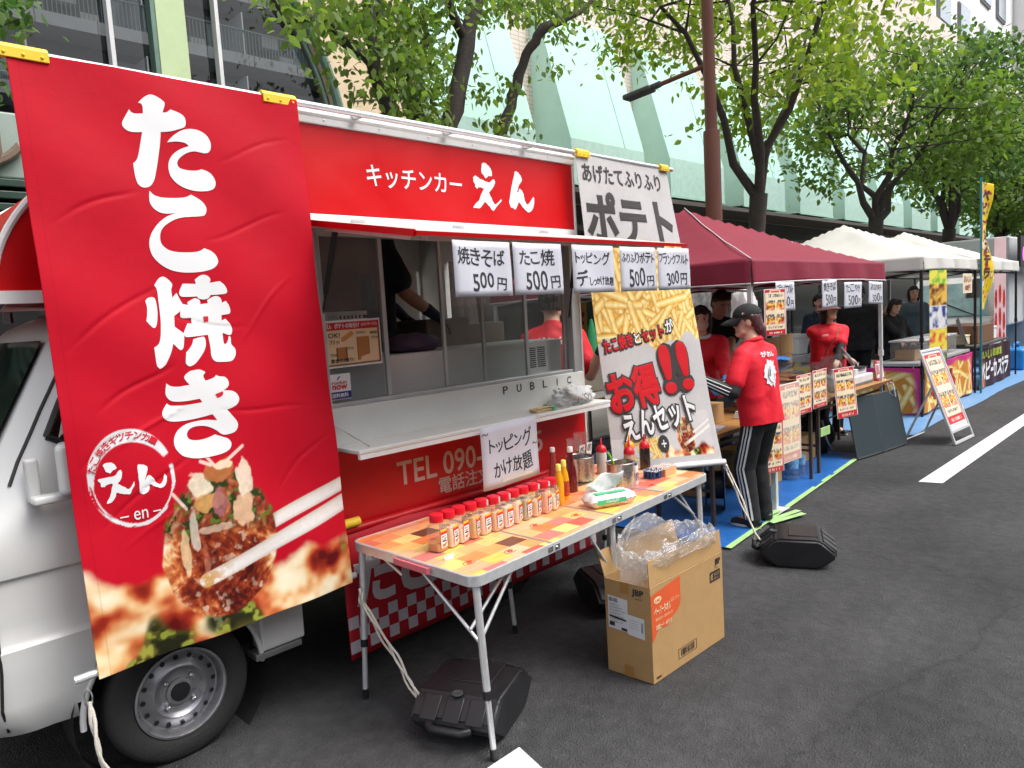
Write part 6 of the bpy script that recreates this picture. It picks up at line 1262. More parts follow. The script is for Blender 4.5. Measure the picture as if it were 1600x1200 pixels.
w1 = weight('black water weight tank on the asphalt under the folding table', (1.82, -.68, 0), R_(24))
w2 = dup(w1, (4.33, -.93, 0), R_(-65), 'black water weight tank standing alone on the open asphalt'); w2.scale = (1, 1, 1)
w3 = dup(w1, (3.13, -.42, 0), R_(60), 'black water weight tank half hidden behind the brown carton')
q = BR+Vector((.02, 0, -.01))
hookrope('rope', 'pale rope running from the fries banner tube to the lone water weight', [q, q+Vector((.0, -.03, -.06)), (4.30, -.58, .33), (4.25, -.71, .10)], .006, q+Vector((0, 0, .0)), strands=2)
tag(MB().tube([(3.56, -.14, .64), (3.4, -.22, .3), (3.2, -.36, .17)], .004, 6).build('rope', mat('cream_cord')), 'pale rope from the fries banner down to the hidden weight', 'rope')
# ---------------------------------------------------------------- tarpaulins and tape on the road
TARP = mat('blue_tarp', s2l((34, 96, 168)), .45, var=.15, scale=5, bump=.6, bscale=6)
tag(MB().add(*strip(4.25, 7.62, lambda a: -.50+(a-4.25)*.095, 2.3, 30, 16, lambda a, b, o=0: Vector((a, b, .006+.010*abs(math.sin(a*7+b*3)*math.sin(a*3-b*5))+.006*abs(math.sin(a*17-b*9)))))).build('tarpaulin', TARP, smooth=180), 'blue tarpaulin under the maroon tent edged with green tape', 'tarpaulin', 'blue tarpaulins on the road')
tag(MB().add(*strip(8.9, 20, lambda a: -.28+.02*math.sin(a*2), 2.2, 40, 12, lambda a, b, o=0: Vector((a, b, .006+.008*abs(math.sin(a*5+b*3)))))).build('tarpaulin', mat('pale_blue_tarp', s2l((104, 148, 192)), .5, var=.12, bump=.6, bscale=6), smooth=180), 'paler blue tarpaulin running under the white tents', 'tarpaulin', 'blue tarpaulins on the road')
GT = mat('green_tape', s2l((160, 200, 130)), .6, var=.2, scale=9, bump=.4, bscale=20)
def tape(name, label, p, q, wd):
    d = (Vector(q)-Vector(p)).normalized(); s = Vector((-d.y, d.x, 0))*wd/2; P, Q = Vector(p), Vector(q)
    return tag(MB().add([P-s, Q-s, Q+s, P+s], [(0, 1, 2, 3)]).build(name, GT), label, 'tape', 'green tape on the road')
tape('tape', 'long green tape strip along the near edge of the blue tarpaulin', (4.25, -.50, .016), (7.6, -.18, .016), .045)
for i, (p, q, lb) in enumerate([((4.95, -.45, .02), (5.32, -.51, .02), 'upper short green tape strip on the asphalt by the shoes'), ((4.90, -.49, .024), (5.25, -.58, .024), 'lower short green tape strip on the asphalt by the shoes'), ((4.92, -.38, .028), (5.22, -.40, .028), 'short green tape strip across the tarpaulin corner')]): tape('tape', lb, p, q, .05)
# ---------------------------------------------------------------- tents
def tent(name, label, x0, x1, y0, y1, zb, ze, za, canvas, frame, group, hem=None, legs=(0, 1, 2, 3), seed=1):
    t = thing(name, label, 'tent', ((x0+x1)/2, (y0+y1)/2, 0), 0, group); cx_, cy_ = (x0+x1)/2, (y0+y1)/2; hx, hy = (x1-x0)/2, (y1-y0)/2
    N = 36; v = []; g = np.random.default_rng(seed)
    for j in range(N+1):
        for i in range(N+1):
            u, w_ = i/N*2-1, j/N*2-1; m = max(abs(u), abs(w_)); s = min(abs(u), abs(w_))/max(m, 1e-3)
            h = (1-m)**1.12-.045*math.sin(PI*m)*(1-s**3)
            wr = .010*math.sin(u*9+w_*7+seed)*math.sin(w_*8-u*5)*(1-m)+.004*math.sin(u*5+seed)*math.sin(w_*4)*m
            v.append((cx_+u*hx, cy_+w_*hy, ze+(za-ze)*h+wr))
    mb = MB().add(v, [(j*(N+1)+i, j*(N+1)+i+1, (j+1)*(N+1)+i+1, (j+1)*(N+1)+i) for j in range(N) for i in range(N)])
    mb.build('canopy', canvas, t, smooth=32, solid=.002)
    sides = [((x0, y0), (x1, y0)), ((x1, y0), (x1, y1)), ((x1, y1), (x0, y1)), ((x0, y1), (x0, y0))]
    for k, (a, b) in enumerate(sides):
        a = Vector((*a, 0)); b = Vector((*b, 0)); d = (b-a); nrm = Vector((d.y, -d.x, 0)).normalized()
        fn = lambda p, q, o=0: a+d*p+nrm*(.003+o+(.018*math.sin(p*19+k)+.01*math.sin(p*43))*(1-q)*math.sin(PI*p)+.012*(1-q))+Vector((0, 0, lerp(zb, ze+.004, q)+.018*math.sin(PI*p)*(1-q)))
        va = MB().add(*strip(0, 1, 0, 1, 48, 8, fn)).build('valance', canvas, t, smooth=180, solid=.002)
        if hem: MB().tube([fn(i/24, .0, .002) for i in range(25)], .006, 6).build('hem', hem, va)
    if hem: MB().tube([Vector((x0, y0, ze+.008)).lerp(Vector((cx_, cy_, za+.008)), k/6)+Vector((0, 0, -.03*math.sin(PI*k/6)+.006*(k % 2))) for k in range(7)], .005, 5).build('seam', hem, t)
    for k, (x, y) in enumerate([(x0+.03, y0+.03), (x1-.03, y0+.03), (x1-.03, y1-.03), (x0+.03, y1-.03)]):
        if k in legs:
            mb = MB(); mb.box(x-.017, x+.017, y-.017, y+.017, 1.0, ze-.01); mb.box(x-.0125, x+.0125, y-.0125, y+.0125, .01, 1.0); lg_ = mb.build('leg', frame, t, bevel=.002)
            mb = MB(); mb.box(x-.022, x+.022, y-.022, y+.022, .97, 1.03); mb.box(x-.035, x+.035, y-.035, y+.035, .0, .0099); mb.build('foot', frame, lg_, bevel=.002)
    mb = MB()
    for (a, b) in sides:
        a = Vector((*a, 0)); b = Vector((*b, 0)); c = Vector((cx_, cy_, 0)); a = a.lerp(c, .03); b = b.lerp(c, .03)
        for s0, s1 in ((0, .5), (.5, 1)):
            p, q = a.lerp(b, s0), a.lerp(b, s1); zt, zl = ze-.06, zb-.02
            mb.tube([p+Vector((0, 0, zt)), q+Vector((0, 0, zl))], .012, 6); mb.tube([p+Vector((0, 0, zl)), q+Vector((0, 0, zt))], .012, 6)
    for x, y in [(x0+.03, y0+.03), (x1-.03, y0+.03), (x1-.03, y1-.03), (x0+.03, y1-.03)]: mb.tube([(x, y, ze-.03), (cx_, cy_, za-.06)], .011, 6)
    mb.tube([(cx_, cy_, za-.03), (cx_, cy_, ze-.1)], .018, 8); mb.build('frame', frame, t)
    return t
MAR = mat('maroon_canvas', s2l((146, 36, 62)), .62, var=.07, scale=3, bump=.6, bscale=5, trans=.25)
CRM = mat('cream_canvas', s2l((238, 236, 231)), .65, var=.05, scale=3, bump=.3, bscale=7, trans=.4)
TWH = mat('tent_white_frame', (.66, .66, .67), .4, .2); TBK = mat('tent_black_frame', (.02, .02, .022), .45, .2)
tent('tent', 'maroon pop-up tent with white legs over the red shirt stall', 5.28, 8.24, -.2, 2.72, 1.765, 1.95, 2.63, MAR, TWH, 'pop-up tents over the stalls', mat('hem_white', (.62, .6, .6), .6), seed=1)
tent('tent', 'cream pop-up tent with black legs just behind the maroon tent', 10.2, 12.92, -.03, 2.9, 1.89, 2.06, 2.70, CRM, TBK, 'pop-up tents over the stalls', None, seed=3)
tent('tent', 'farther cream pop-up tent beside the yellow banner', 12.97, 15.8, -.03, 2.9, 1.87, 2.05, 2.70, CRM, TBK, 'pop-up tents over the stalls', None, legs=(1, 2), seed=4)
# ---------------------------------------------------------------- stall tables
def stall_table(label, x0, x1, y0, y1, z, top=WOOD):
    t = thing('stall_table', label, 'table', ((x0+x1)/2, (y0+y1)/2, 0), 0, 'brown folding tables of the stalls')
    tp_ = MB().box(x0, x1, y0, y1, z-.028, z).build('top', top, t, bevel=.003)
    MB().box(x0-.003, x1+.003, y0-.003, y0-.0005, z-.03, z+.001).build('edge_band', mat('edge_brown', s2l((110, 74, 40)), .5), tp_)
    for x in (x0+.07, x1-.07):
        for y in (y0+.07, y1-.07): MB().box(x-.014, x+.014, y-.014, y+.014, 0.003, z-.029).build('leg', BROWNM, t, bevel=.003)
        MB().box(x-.008, x+.008, y0+.085, y1-.085, .26, .28).build('stretcher', BROWNM, t)
    MB().box(x0+.085, x1-.085, y0+.10, y0+.115, z-.12, z-.10).build('rail', BROWNM, t); MB().box(x0+.085, x1-.085, y1-.115, y1-.10, .30, .315).build('rail', BROWNM, t); return t
stall_table('brown folding table at the open end, beside the woman in the black cap', 4.56, 6.42, -.25, .36, .70)
stall_table('brown folding table carrying the white cash register', 6.52, 8.40, -.22, .40, .70)
stall_table('brown folding table at the back of the maroon tent', 5.6, 8.2, 1.25, 1.85, .72)
tag(MB().box(6.38, 6.58, -.262, -.252, .395, .47, Matrix.Translation((0, 0, 0))).build('tape', GT), 'green tape band joining the legs of the two brown tables', 'tape', 'green tape on the road')
# printed menus
def paint_menu(W, H, seed, fade=0.):
    def f(X, Y):
        x, y = X/W, Y/H; c = np.zeros(X.shape+(3,))+np.array(s2l((196, 34, 48)))
        c = mixc(c, s2l((238, 222, 190)), ((x > .06)*(x < .94)*(y > .12)*(y < .97))*1.); c = mixc(c, s2l((196, 34, 48)), (y > .93)*(np.abs(x-.5) > .25)*1.)
        c = mixc(c, s2l((200, 60, 60)), (np.abs(y-.945) < .012)*(np.abs(x-.5) < .2)*1.)
        c = mixc(c, s2l((60, 58, 66)), (np.abs(y-.86) < .035)*(np.abs(x-.5) < .36)*(vnoise(X*260, Y*60, seed) > .45))
        for i, (px, py) in enumerate([(.28, .63), (.72, .63), (.28, .32), (.72, .32)]):
            c = mixc(c, s2l((70, 70, 82)), (np.abs(x-px) < .2)*(np.abs(y-py-.105) < .028)*(vnoise(X*240, Y*80, seed+i) > .4))
            v = fbm(X, Y, 60, seed+i*5, 3); p = ramp(v, [(.25, s2l((80, 30, 20))), (.42, s2l((200, 90, 40))), (.55, s2l((236, 180, 60))), (.75, s2l((250, 226, 150)))])
            m = (np.abs(x-px) < .19)*(np.abs(y-py) < .078); c = np.where((m > 0)[..., None], p, c)
            c = mixc(c, s2l((224, 130, 140)), (np.abs(x-px-.08) < .09)*(np.abs(y-py+.06) < .025)*1.)
        c = mixc(c, s2l((90, 84, 84)), (np.abs(y-.185) < .02)*(np.abs(x-.5) < .34)*(vnoise(X*300, Y*90, seed+9) > .5))
        c = mixc(c, s2l((236, 220, 200)), (np.abs(y-.06) < .022)*(np.abs(x-.5) < .3)*(vnoise(X*260, Y*10, seed+3) > .5))
        edge = (x < .025)+(x > .975)+(y < .012)+(y > .988); c = mixc(c, (.72, .72, .72), (edge > 0)*1.); return mixc(c, s2l((236, 224, 206)), np.full(X.shape, fade))
    return f
def menu(label, o, ex, ey, W, H, seed, fade=0., group='food menu posters at the stall'):
    t = thing('menu_poster', label, 'poster', o, 0, group); fn0 = sheet(o, ex, ey); fn = lambda a, b, off=0: fn0(a, b, off+.006*math.sin(a/W*PI)*math.sin(b/H*3))
    picture('sheet', 0, W, 0, H, .006, fn, paint_menu(W, H, seed, fade), PRINT, t, smooth=180, solid=.001); return t
menu('red bordered menu poster strapped to the front tent leg behind the black cap', (5.40, -.235, 1.35), (1, -.28, 0), (.02, 0, 1), .25, .365, 1)
menu('left one of the two menu posters on the acrylic case', (5.865, -.275, .655), (1, 0, 0), (0, 0, 1), .30, .335, 2)
menu('right one of the two menu posters on the acrylic case', (6.20, -.272, .665), (1, 0, 0), (0, 0, 1), .30, .335, 3)
menu('menu poster leaning on the table edge beside the white bag', (6.74, -.27, .50), (1, -.2, .01), (-.10, .04, 1), .33, .47, 4)
# acrylic case with trays
cs = thing('acrylic_case', 'clear acrylic counter case holding brown trays of food', 'display case', (6.1, 0, .7))
mb = MB()
for q in ((5.56, 6.46, -.245, -.241, .703, 1.06), (5.56, 5.564, -.24, .28, .703, 1.06), (6.456, 6.46, -.24, .28, .703, 1.06), (5.565, 6.455, -.24, .28, 1.056, 1.06)): mb.box(*q)
mb.build('panes', ACRY, cs)
MB().box(5.57, 6.45, -.22, .27, .88, .886).build('shelf', ACRY, cs)
for x in (5.6, 5.9, 6.2):
    for z in (.704, .888):
        tr = MB().box(x, x+.25, -.2, .24, z, z+.035).build('tray', mat('tray_brown', s2l((130, 84, 48)), .6, var=.2), cs, bevel=.004)
        crumple((x+.125, .02, z+.02), (.10, .19, .03), int(x*10+z*10), 20, 10, .5).build('food', mat('fried_brown', s2l((150, 84, 36)), .6, var=.5, scale=40), tr, smooth=180)
g2 = thing('acrylic_screen', 'clear acrylic screen beside the case with a glimpse of the register', 'screen', (6.9, 0, .7))
mb = MB(); mb.box(6.62, 7.14, -.18, -.176, .703, 1.08); mb.box(7.136, 7.14, -.175, .25, .703, 1.08); mb.build('panes', ACRY, g2)
bl_ = thing('blue_cloth', 'crumpled blue cloth lying on top of the acrylic case', 'cloth', (6.3, .1, 1.06)); crumple((6.28, .10, 1.061), (.17, .10, .035), 14, amp=.5).build('cloth', mat('cloth_blue', s2l((50, 120, 190)), .7, bump=.4), bl_, smooth=180)
nb = thing('plastic_bag', 'crumpled white plastic bag beside the cash register', 'bag', (7.2, -.05, .7)); crumple((7.22, -.08, .701), (.11, .08, .09), 15, amp=.5).build('bag', mat('bag_white'), nb, smooth=180)
ft_ = thing('foam_trays', 'stack of white foam trays on the brown table by the red shirt', 'trays', (5.4, -.1, .7)); mb = MB()
for k in range(4): mb.box(5.30+.01*k, 5.55, -.20, .0, .701+k*.014, .713+k*.014)
mb.build('trays', mat('foam_white', (.7, .7, .69), .7), ft_, bevel=.004)
pp = thing('paper_stack', 'few white papers on the near corner of the brown table', 'papers', (4.75, 0, .7)); mb = MB()
mb.box(-.12, .12, -.09, .09, 0, .006, Matrix.Translation((4.80, -.08, .701)) @ Matrix.Rotation(.3, 4, 'Z')); mb.box(-.11, .11, -.08, .08, .0065, .012, Matrix.Translation((4.78, -.06, .701)) @ Matrix.Rotation(.7, 4, 'Z')); mb.build('papers', PAPER, pp)
cp_ = thing('wooden_box', 'small brown box on the table in front of the woman in the black cap', 'box', (4.95, .05, .7)); MB().box(4.9, 5.12, -.02, .16, .701, .86).build('box', CARD, cp_, bevel=.003)
# clear containers and bottle on the near table
ct = thing('clear_container', 'clear lidded container on the table behind the fries banner', 'container', (4.7, .15, .7)); mb = MB(); mb.box(4.60, 4.86, .08, .28, .702, .86); mb.build('body', PLASTIC, ct, bevel=.01); MB().box(4.595, 4.865, .075, .285, .8605, .875).build('lid', mat('lid_clear', (.5, .5, .5), .3), ct, bevel=.004)
# register
rg = thing('cash_register', 'white cash register with a tilted tablet screen', 'cash register', (8.0, .05, .7)); mb = MB(); mb.box(7.60, 8.12, -.12, .26, .703, .80); mb.box(7.78, 8.10, -.06, .2, .801, .86); mb.build('base', mat('register_white', (.68, .66, .67), .35), rg, bevel=.012, seg=3)
MB().box(-.15, .15, -.008, .008, -.10, .12, Matrix.Translation((7.98, .08, .96)) @ Matrix.Rotation(R_(-38), 4, 'X') @ Matrix.Rotation(R_(25), 4, 'Z')).build('screen', mat('screen_grey', (.4, .42, .45), .25), rg, bevel=.004)
MB().box(7.86, 8.06, -.09, .0, .8605, .875).build('keypad', BLACKP, rg, bevel=.004); MB().box(7.60, 8.12, -.1245, -.1215, .706, .73).build('drawer', GREYM, rg)
ps = thing('payment_sign', 'small red edged payment card stand beside the register', 'sign', (8.27, -.1, .7)); fq = sheet((8.17, -.135, .715), (1, -.05, 0), (0, .12, 1))
pq = MB().prism([(0, 0), (.22, 0), (.22, .20), (0, .20)], fq, -.006).build('card', mat('payment_red', s2l((200, 60, 70)), .5), ps); MB().flat([(.012, .012), (.208, .012), (.208, .165), (.012, .165)], fq, .001).build('panel', WINK, pq)
text('Pay', .07, .172, .15, .194, fq, WINK, pq, off=.001, bold=.02); mb = MB()
for x in (.035, .12):
    mb.flat([(x, .05), (x+.065, .05), (x+.065, .15), (x, .15)], fq, .002)
mb.build('panel_mark', mat('mark_pink', s2l((206, 120, 130)), .5), pq)
MB().box(8.2, 8.36, -.145, -.06, .7015, .714).build('foot', mat('payment_red'), ps)
cab = tag(MB().tube([(8.3, -.14, .72), (8.33, -.25, .66), (8.31, -.28, .52), (8.25, -.24, .56), (8.22, -.22, .68)], .006, 6).build('cable', mat('cable_white', (.6, .6, .6), .5), smooth=60), 'white cable looping down from the payment stand', 'cable')
# goods at the back of the tent
for k in range(3):
    t = thing('foam_box', ['bottom white foam box of the stack behind the case', 'middle white foam box of the stack behind the case', 'top white foam box of the stack, under a yellow bag'][k], 'box', (6.9, .9, .7+k*.16), 0, 'white foam boxes stacked behind the case')
    MB().box(6.72, 7.30, .75, 1.12, .80+k*.165, .92+k*.165).build('body', mat('foam_white'), t, bevel=.01); MB().box(6.715, 7.305, .745, 1.125, .9205+k*.165, .96+k*.165).build('lid', mat('foam_white'), t, bevel=.008)
yb = thing('yellow_bag', 'yellow food bag lying on the white foam boxes', 'bag', (7.0, .9, 1.3)); crumple((7.05, .9, 1.292), (.28, .16, .05), 17, amp=.4).build('bag', mat('bag_yellow', s2l((230, 200, 80)), .45, var=.2, scale=20), yb, smooth=180)
tag(MB().box(6.6, 8.3, .7, 1.2, .70, .799).build('back_shelf', mat('shelf_dark', (.08, .07, .06), .6), bevel=.004), 'dark shelf board carrying the foam boxes and cartons', 'shelf')
for k, (x0, x1, z1) in enumerate([(7.45, 7.78, 1.14), (7.79, 8.10, 1.16)]):
    t = thing('cardboard_box', ['brown cardboard box right of the white foam boxes', 'brown cardboard box with an open flap behind the hat woman'][k], 'box', (x0, .8, .8), 0, 'brown cardboard boxes behind the counter')
    MB().box(x0, x1, .75, 1.1, .8005, z1).build('body', CARD, t, bevel=.004); MB().box(x0, x1, .74, .746, z1-.14, z1+.08).build('flap', CARD, t)
# hanging back screens with colour
def panel(name, label, cat, x0, x1, y, z0, z1, m, group=None):
    return tag(MB().add(*strip(x0, x1, z0, z1, 30, 10, lambda a, b, o=0: Vector((a, y+.03*math.sin(a*11)*(1+.3*math.sin(b*3)), b)))).build(name, m, smooth=180, solid=.002), label, cat, group)
panel('curtain', 'grey patterned curtain hanging behind the maroon tent', 'curtain', 8.6, 12.6, 2.75, .4, 1.88, mat('curtain_grey', (.15, .15, .14), .8, var=.7, scale=7))
panel('stall_flag', 'magenta stall banner hanging behind the tent between signs', 'banner', 7.9, 8.9, 2.62, .9, 1.80, mat('flag_magenta', s2l((170, 40, 90)), .7, var=.3, scale=6))
ysg = thing('yellow_sign', 'small white sign with yellow letters behind the cook', 'sign', (8.2, 2.2, 1.5)); MB().box(7.55, 8.05, 2.2, 2.22, 1.45, 1.75).build('board', mat('sign_white'), ysg); text('400円', 7.6, 1.52, 8.0, 1.68, side(2.198), mat('sign_yellow'), ysg, off=.002, bold=.05)
wc = thing('white_cover', 'white cloth cover hanging on a black pole behind the price sheets', 'cover', (9.0, 1.6, 1.3)); crumple((8.75, 1.65, 1.22), (.20, .15, .33), 19, amp=.4).build('cloth', mat('bag_white'), wc, smooth=180); MB().tube([(9.0, 1.72, 0), (9.0, 1.72, 1.85)], .02, 8).build('pole', TBK, wc)
# under the tables
for lb, q in [('brown carton on the tarpaulin under the near table', (5.72, 6.15, .0, .4, .016, .34)), ('tall brown carton standing behind the cable reel', (5.25, 5.62, .3, .7, .016, .50)), ('small brown carton on the tarpaulin between table legs', (6.9, 7.25, .15, .45, .016, .27))]:
    t = thing('cardboard_box', lb, 'box', (q[0], q[2], 0), 0, 'brown cardboard boxes under the tables'); MB().box(*q).build('body', CARD, t, bevel=.004); MB().box((q[0]+q[1])/2-.025, (q[0]+q[1])/2+.025, q[2]-.002, q[2]-.0005, q[4]+.02, q[5]-.0).build('tape', mat('kraft_tape'), t)
lbx = tag(MB().box(5.30, 5.4, .298, .2995, .22, .36).build('box_label', mat('label_blue', s2l((170, 190, 214)), .5)), 'pale blue label on the tall carton behind the reel', 'label')
rl = thing('cable_reel', 'dark blue cable reel standing under the near table', 'reel', (4.95, .22, 0)); Mr = Matrix.Translation((5.0, .10, .21)) @ Matrix.Rotation(PI/2, 4, 'X') @ Matrix.Rotation(R_(30), 4, 'Y')
NB = mat('reel_blue', s2l((24, 54, 104)), .35, var=.1, coat=.3)
for z in (0, .14): MB().lathe([(.05, z), (.19, z), (.198, z+.006), (.19, z+.012), (.05, z+.012)], 40, M=Mr).build('disc', NB, rl, smooth=40)
MB().lathe([(.02, .011), (.11, .011), (.11, .139), (.02, .139)], 30, M=Mr).build('cable', BLACKP, rl, smooth=40); MB().lathe([(.06, -.012), (.062, -.001), (.0, -.001)], 24, M=Mr).build('hub', STEEL, rl)
bk = thing('backpack', 'black backpack lying on the tarpaulin behind the solar panel', 'bag', (7.4, .25, 0)); crumple((7.5, .28, .014), (.26, .18, .24), 23, amp=.3).build('body', BLKC, bk, smooth=180); MB().tube([(7.35, .12, .38), (7.3, .06, .2), (7.42, .05, .06)], .012, 6).build('strap', GREYM, bk, smooth=60)
BOT = glass('bottle_clear', (.93, .96, .98), .04, 1.4, haze=.08)
for k, (x, y) in enumerate([(6.26, -.05), (6.45, -.03)]):
    t = thing('water_bottle', ['left clear water bottle with white cap on the tarpaulin', 'right clear water bottle with white cap on the tarpaulin'][k], 'bottle', (x, y, 0), 0, 'two water bottles on the blue tarpaulin')
    q = (x, y, .014); MB().lathe([(0, 0), (.048, 0), (.051, .01), (.048, .06), (.051, .10), (.05, .19), (.035, .235), (.016, .265), (.016, .275), (0, .275)], 28, q).build('body', BOT, t, smooth=45); MB().lathe([(.018, .272), (.018, .296), (0, .297)], 20, q).build('cap', WINK, t)
    MB().lathe([(.0515, .10), (.0515, .18)], 28, q).build('label', mat('water_label', s2l((120, 170, 214)), .4, var=.6, scale=40), t, smooth=60)
ms = thing('menu_stand', 'white post stand carrying two faded menu posters beside the woman', 'stand', (5.2, -.15, 0)); MB().box(5.235, 5.275, -.375, -.335, .02, .60).build('post', TWH, ms, bevel=.003); MB().box(5.16, 5.35, -.43, -.29, .0165, .0195).build('foot', TWH, ms)
menu('faded menu poster hanging on the white post beside the black trousers', (5.30, -.39, .36), (1, -.1, .02), (0, .0, 1), .30, .62, 6, .45, 'menu posters on the white post')
menu('menu poster half hidden behind the black trousers', (5.05, -.36, .33), (1, -.35, 0), (0, 0, 1), .22, .40, 7, .05, 'menu posters on the white post')
# ---------------------------------------------------------------- folded solar panel
sp_ = thing('solar_panel', 'dark folded solar panel leaning against the brown table', 'solar panel', (7.9, -.25, 0))
PV = bpy.data.materials.new('solar_cells'); PV.use_nodes = True
def _pv():
    n = PV.node_tree.nodes; L = PV.node_tree.links; b = n['Principled BSDF']; tc = n.new('ShaderNodeTexCoord'); wv_ = n.new('ShaderNodeTexWave'); wv_.bands_direction = 'Z'; wv_.inputs['Scale'].default_value = 14; wv_.inputs['Distortion'].default_value = .0
    L.new(tc.outputs['Object'], wv_.inputs[0]); r = n.new('ShaderNodeValToRGB'); r.color_ramp.elements[0].color = (.018, .028, .034, 1); r.color_ramp.elements[1].color = (.04, .056, .062, 1); r.color_ramp.elements[1].position = .3; L.new(wv_.outputs[0], r.inputs[0]); L.new(r.outputs[0], b.inputs['Base Color']); b.inputs['Roughness'].default_value = .3
_pv()
a0, a1 = at(1340, 718, 2, .012), at(1417, 693, 2, .012); b0, b1 = at(1322, 625, 1, .0+-.10), at(1388, 610, 1, -.10)
mid0, mid1 = at(1380, 706, 2, .012), at(1356, 617, 1, -.10)
upv = (b0-a0)
for P in ((a0, mid0, mid0+upv, b0), (mid0, a1, a1+upv, mid0+upv)):
    c = (P[0]+P[1]+P[2]+P[3])/4; n_ = (P[1]-P[0]).cross(P[3]-P[0]).normalized(); q = [c+(p-c)*.985 for p in P]
    MB().add([p-n_*.010 for p in q]+[p+n_*.010 for p in q], [(3, 2, 1, 0), (4, 5, 6, 7), (0, 1, 5, 4), (1, 2, 6, 5), (2, 3, 7, 6), (3, 0, 4, 7)]).build('leaf', PV, sp_, bevel=.004)
    MB().tube([p for p in q]+[q[0]], .0125, 6).build('edge', mat('panel_edge', (.045, .05, .055), .5), sp_)
# ---------------------------------------------------------------- A-frame board
af = thing('sandwich_board', 'silver A-frame board with a red bordered menu poster on the road', 'sign', (8.8, -.6, 0))
f0_, f1_ = at(1494, 697, 2, .0), at(1521, 684, 2, .0); ex_ = (f1_-f0_).normalized(); t0 = at(1430, 552, 1, -.46); up_ = (t0-f0_); Ha = up_.length; up_ = up_.normalized(); up_ = (up_-ex_*up_.dot(ex_)).normalized()
Wa = .60; fa_ = sheet(f0_+Vector((0, 0, .01)), ex_, up_)
mb = MB()
for r in ((0, .03, 0, Ha), (Wa-.03, Wa, 0, Ha), (.0305, Wa-.0305, Ha-.03, Ha), (.0305, Wa-.0305, .12, .15), (.0305, Wa-.0305, .0, .03)): mb.prism([(r[0], r[2]), (r[1], r[2]), (r[1], r[3]), (r[0], r[3])], fa_, -.022)
mb.build('front_frame', ALU, af, bevel=.003)
MB().prism([(.031, .151), (Wa-.031, .151), (Wa-.031, Ha-.031), (.031, Ha-.031)], lambda a, b, o=0: fa_(a, b, -.014+o), .004).build('backing', mat('backing_white', (.6, .6, .6), .5), af)
picture('poster', .05, Wa-.05, .20, Ha-.05, .007, lambda a, b, o=0: fa_(a, b, -.006), lambda X, Y: paint_menu(Wa-.1, Ha-.25, 12)(X-.05, Y-.20), PRINT, af)
g0, g1 = Vector((8.53, -.30, .012)), Vector((9.12, -.33, .012)); h_0, h_1 = fa_(.05, Ha*.62, -.03), fa_(Wa-.05, Ha*.62, -.03)
mb = MB(); mb.tube([h_0, g0], .012, 8); mb.tube([h_1, g1], .012, 8); mb.tube([g0, g1], .012, 8); mb.build('rear_frame', ALU, af, smooth=50)
# ---------------------------------------------------------------- stalls under the cream tents
def counter_cloth(name, label, p, q, z0, z1, paint, step=.012, group=None):
    t = thing(name, label, 'banner', p, 0, group); P, Q = Vector(p), Vector(q); ex = (Q-P); W = ex.length; ex = ex.normalized(); n_ = Vector((ex.y, -ex.x, 0))
    fn = lambda a, b, off=0: P+ex*a+Vector((0, 0, b))+n_*(off+.012*math.sin(a*9+b*4)); picture('cloth', 0, W, z0, z1, step, fn, paint(W), CLOTHP, t, smooth=180, solid=.002); return t, fn, W
def paint_fryb(seed):
    def mk(W):
        def f(X, Y):
            c = np.zeros(X.shape+(3,))+np.array(s2l((206, 60, 130))); r = c*0+np.array(s2l((214, 140, 60)))
            r = fries(r, X, Y, 0, W, .05, .55, 40, seed, (.3, .5), .045); m = sst(.03, .06, Y+.015*np.sin(X*12))*sst(.60, .56, Y+.02*np.sin(X*7))*sst(W*1.0, W*.95, X+.05*Y); c = c*(1-m[..., None])+r*m[..., None]
            c = mixc(c, s2l((240, 200, 50)), sst(.565, .57, Y)*(X < W*.4)); return c
        return f
    return mk
counter_cloth('counter_banner', 'pink and yellow fries banner wrapped round the stall side', (10.24, 2.0, 0), (10.24, .02, 0), .03, .64, paint_fryb(3), group='printed banners round the stall counters')
t_, fn_, W_2 = counter_cloth('counter_banner', 'pink and yellow fries banner along the front of the stall counter', (10.30, .0, 0), (12.75, .0, 0), .04, .66, paint_fryb(4), group='printed banners round the stall counters')
text('ポテト', .35, .16, 1.45, .55, fn_, OUT, t_, off=.003, bold=.09); text('ポテト', .37, .17, 1.43, .54, fn_, RINK, t_, off=.006, bold=.03)
def paint_baby(W):
    def f(X, Y):
        c = np.zeros(X.shape+(3,))+np.array(s2l((62, 40, 50))); v = fbm(X, Y, 5, 8); b = ramp(v, [(.3, s2l((120, 50, 40))), (.6, s2l((226, 150, 120)))]); m = sst(.5, .3, X)*sst(.5, .3, Y); return c*(1-m[..., None])+b*m[..., None]
    return f
t_, fn_, W_3 = counter_cloth('counter_banner', 'dark brown sponge cake banner along the far stall counter', (13.14, .0, 0), (15.3, .0, 0), .03, .68, paint_baby, group='printed banners round the stall counters')
text('おいしい', .1, .48, .85, .62, fn_, mat('lime_ink', s2l((170, 190, 60)), .5), t_, off=.003, bold=.03); text('自家製', .95, .48, 1.5, .62, fn_, mat('lime_ink'), t_, off=.003, bold=.03); text('ベビーカステラ', .15, .12, 2.0, .45, fn_, WINK, t_, off=.003, bold=.04)
mb = MB()
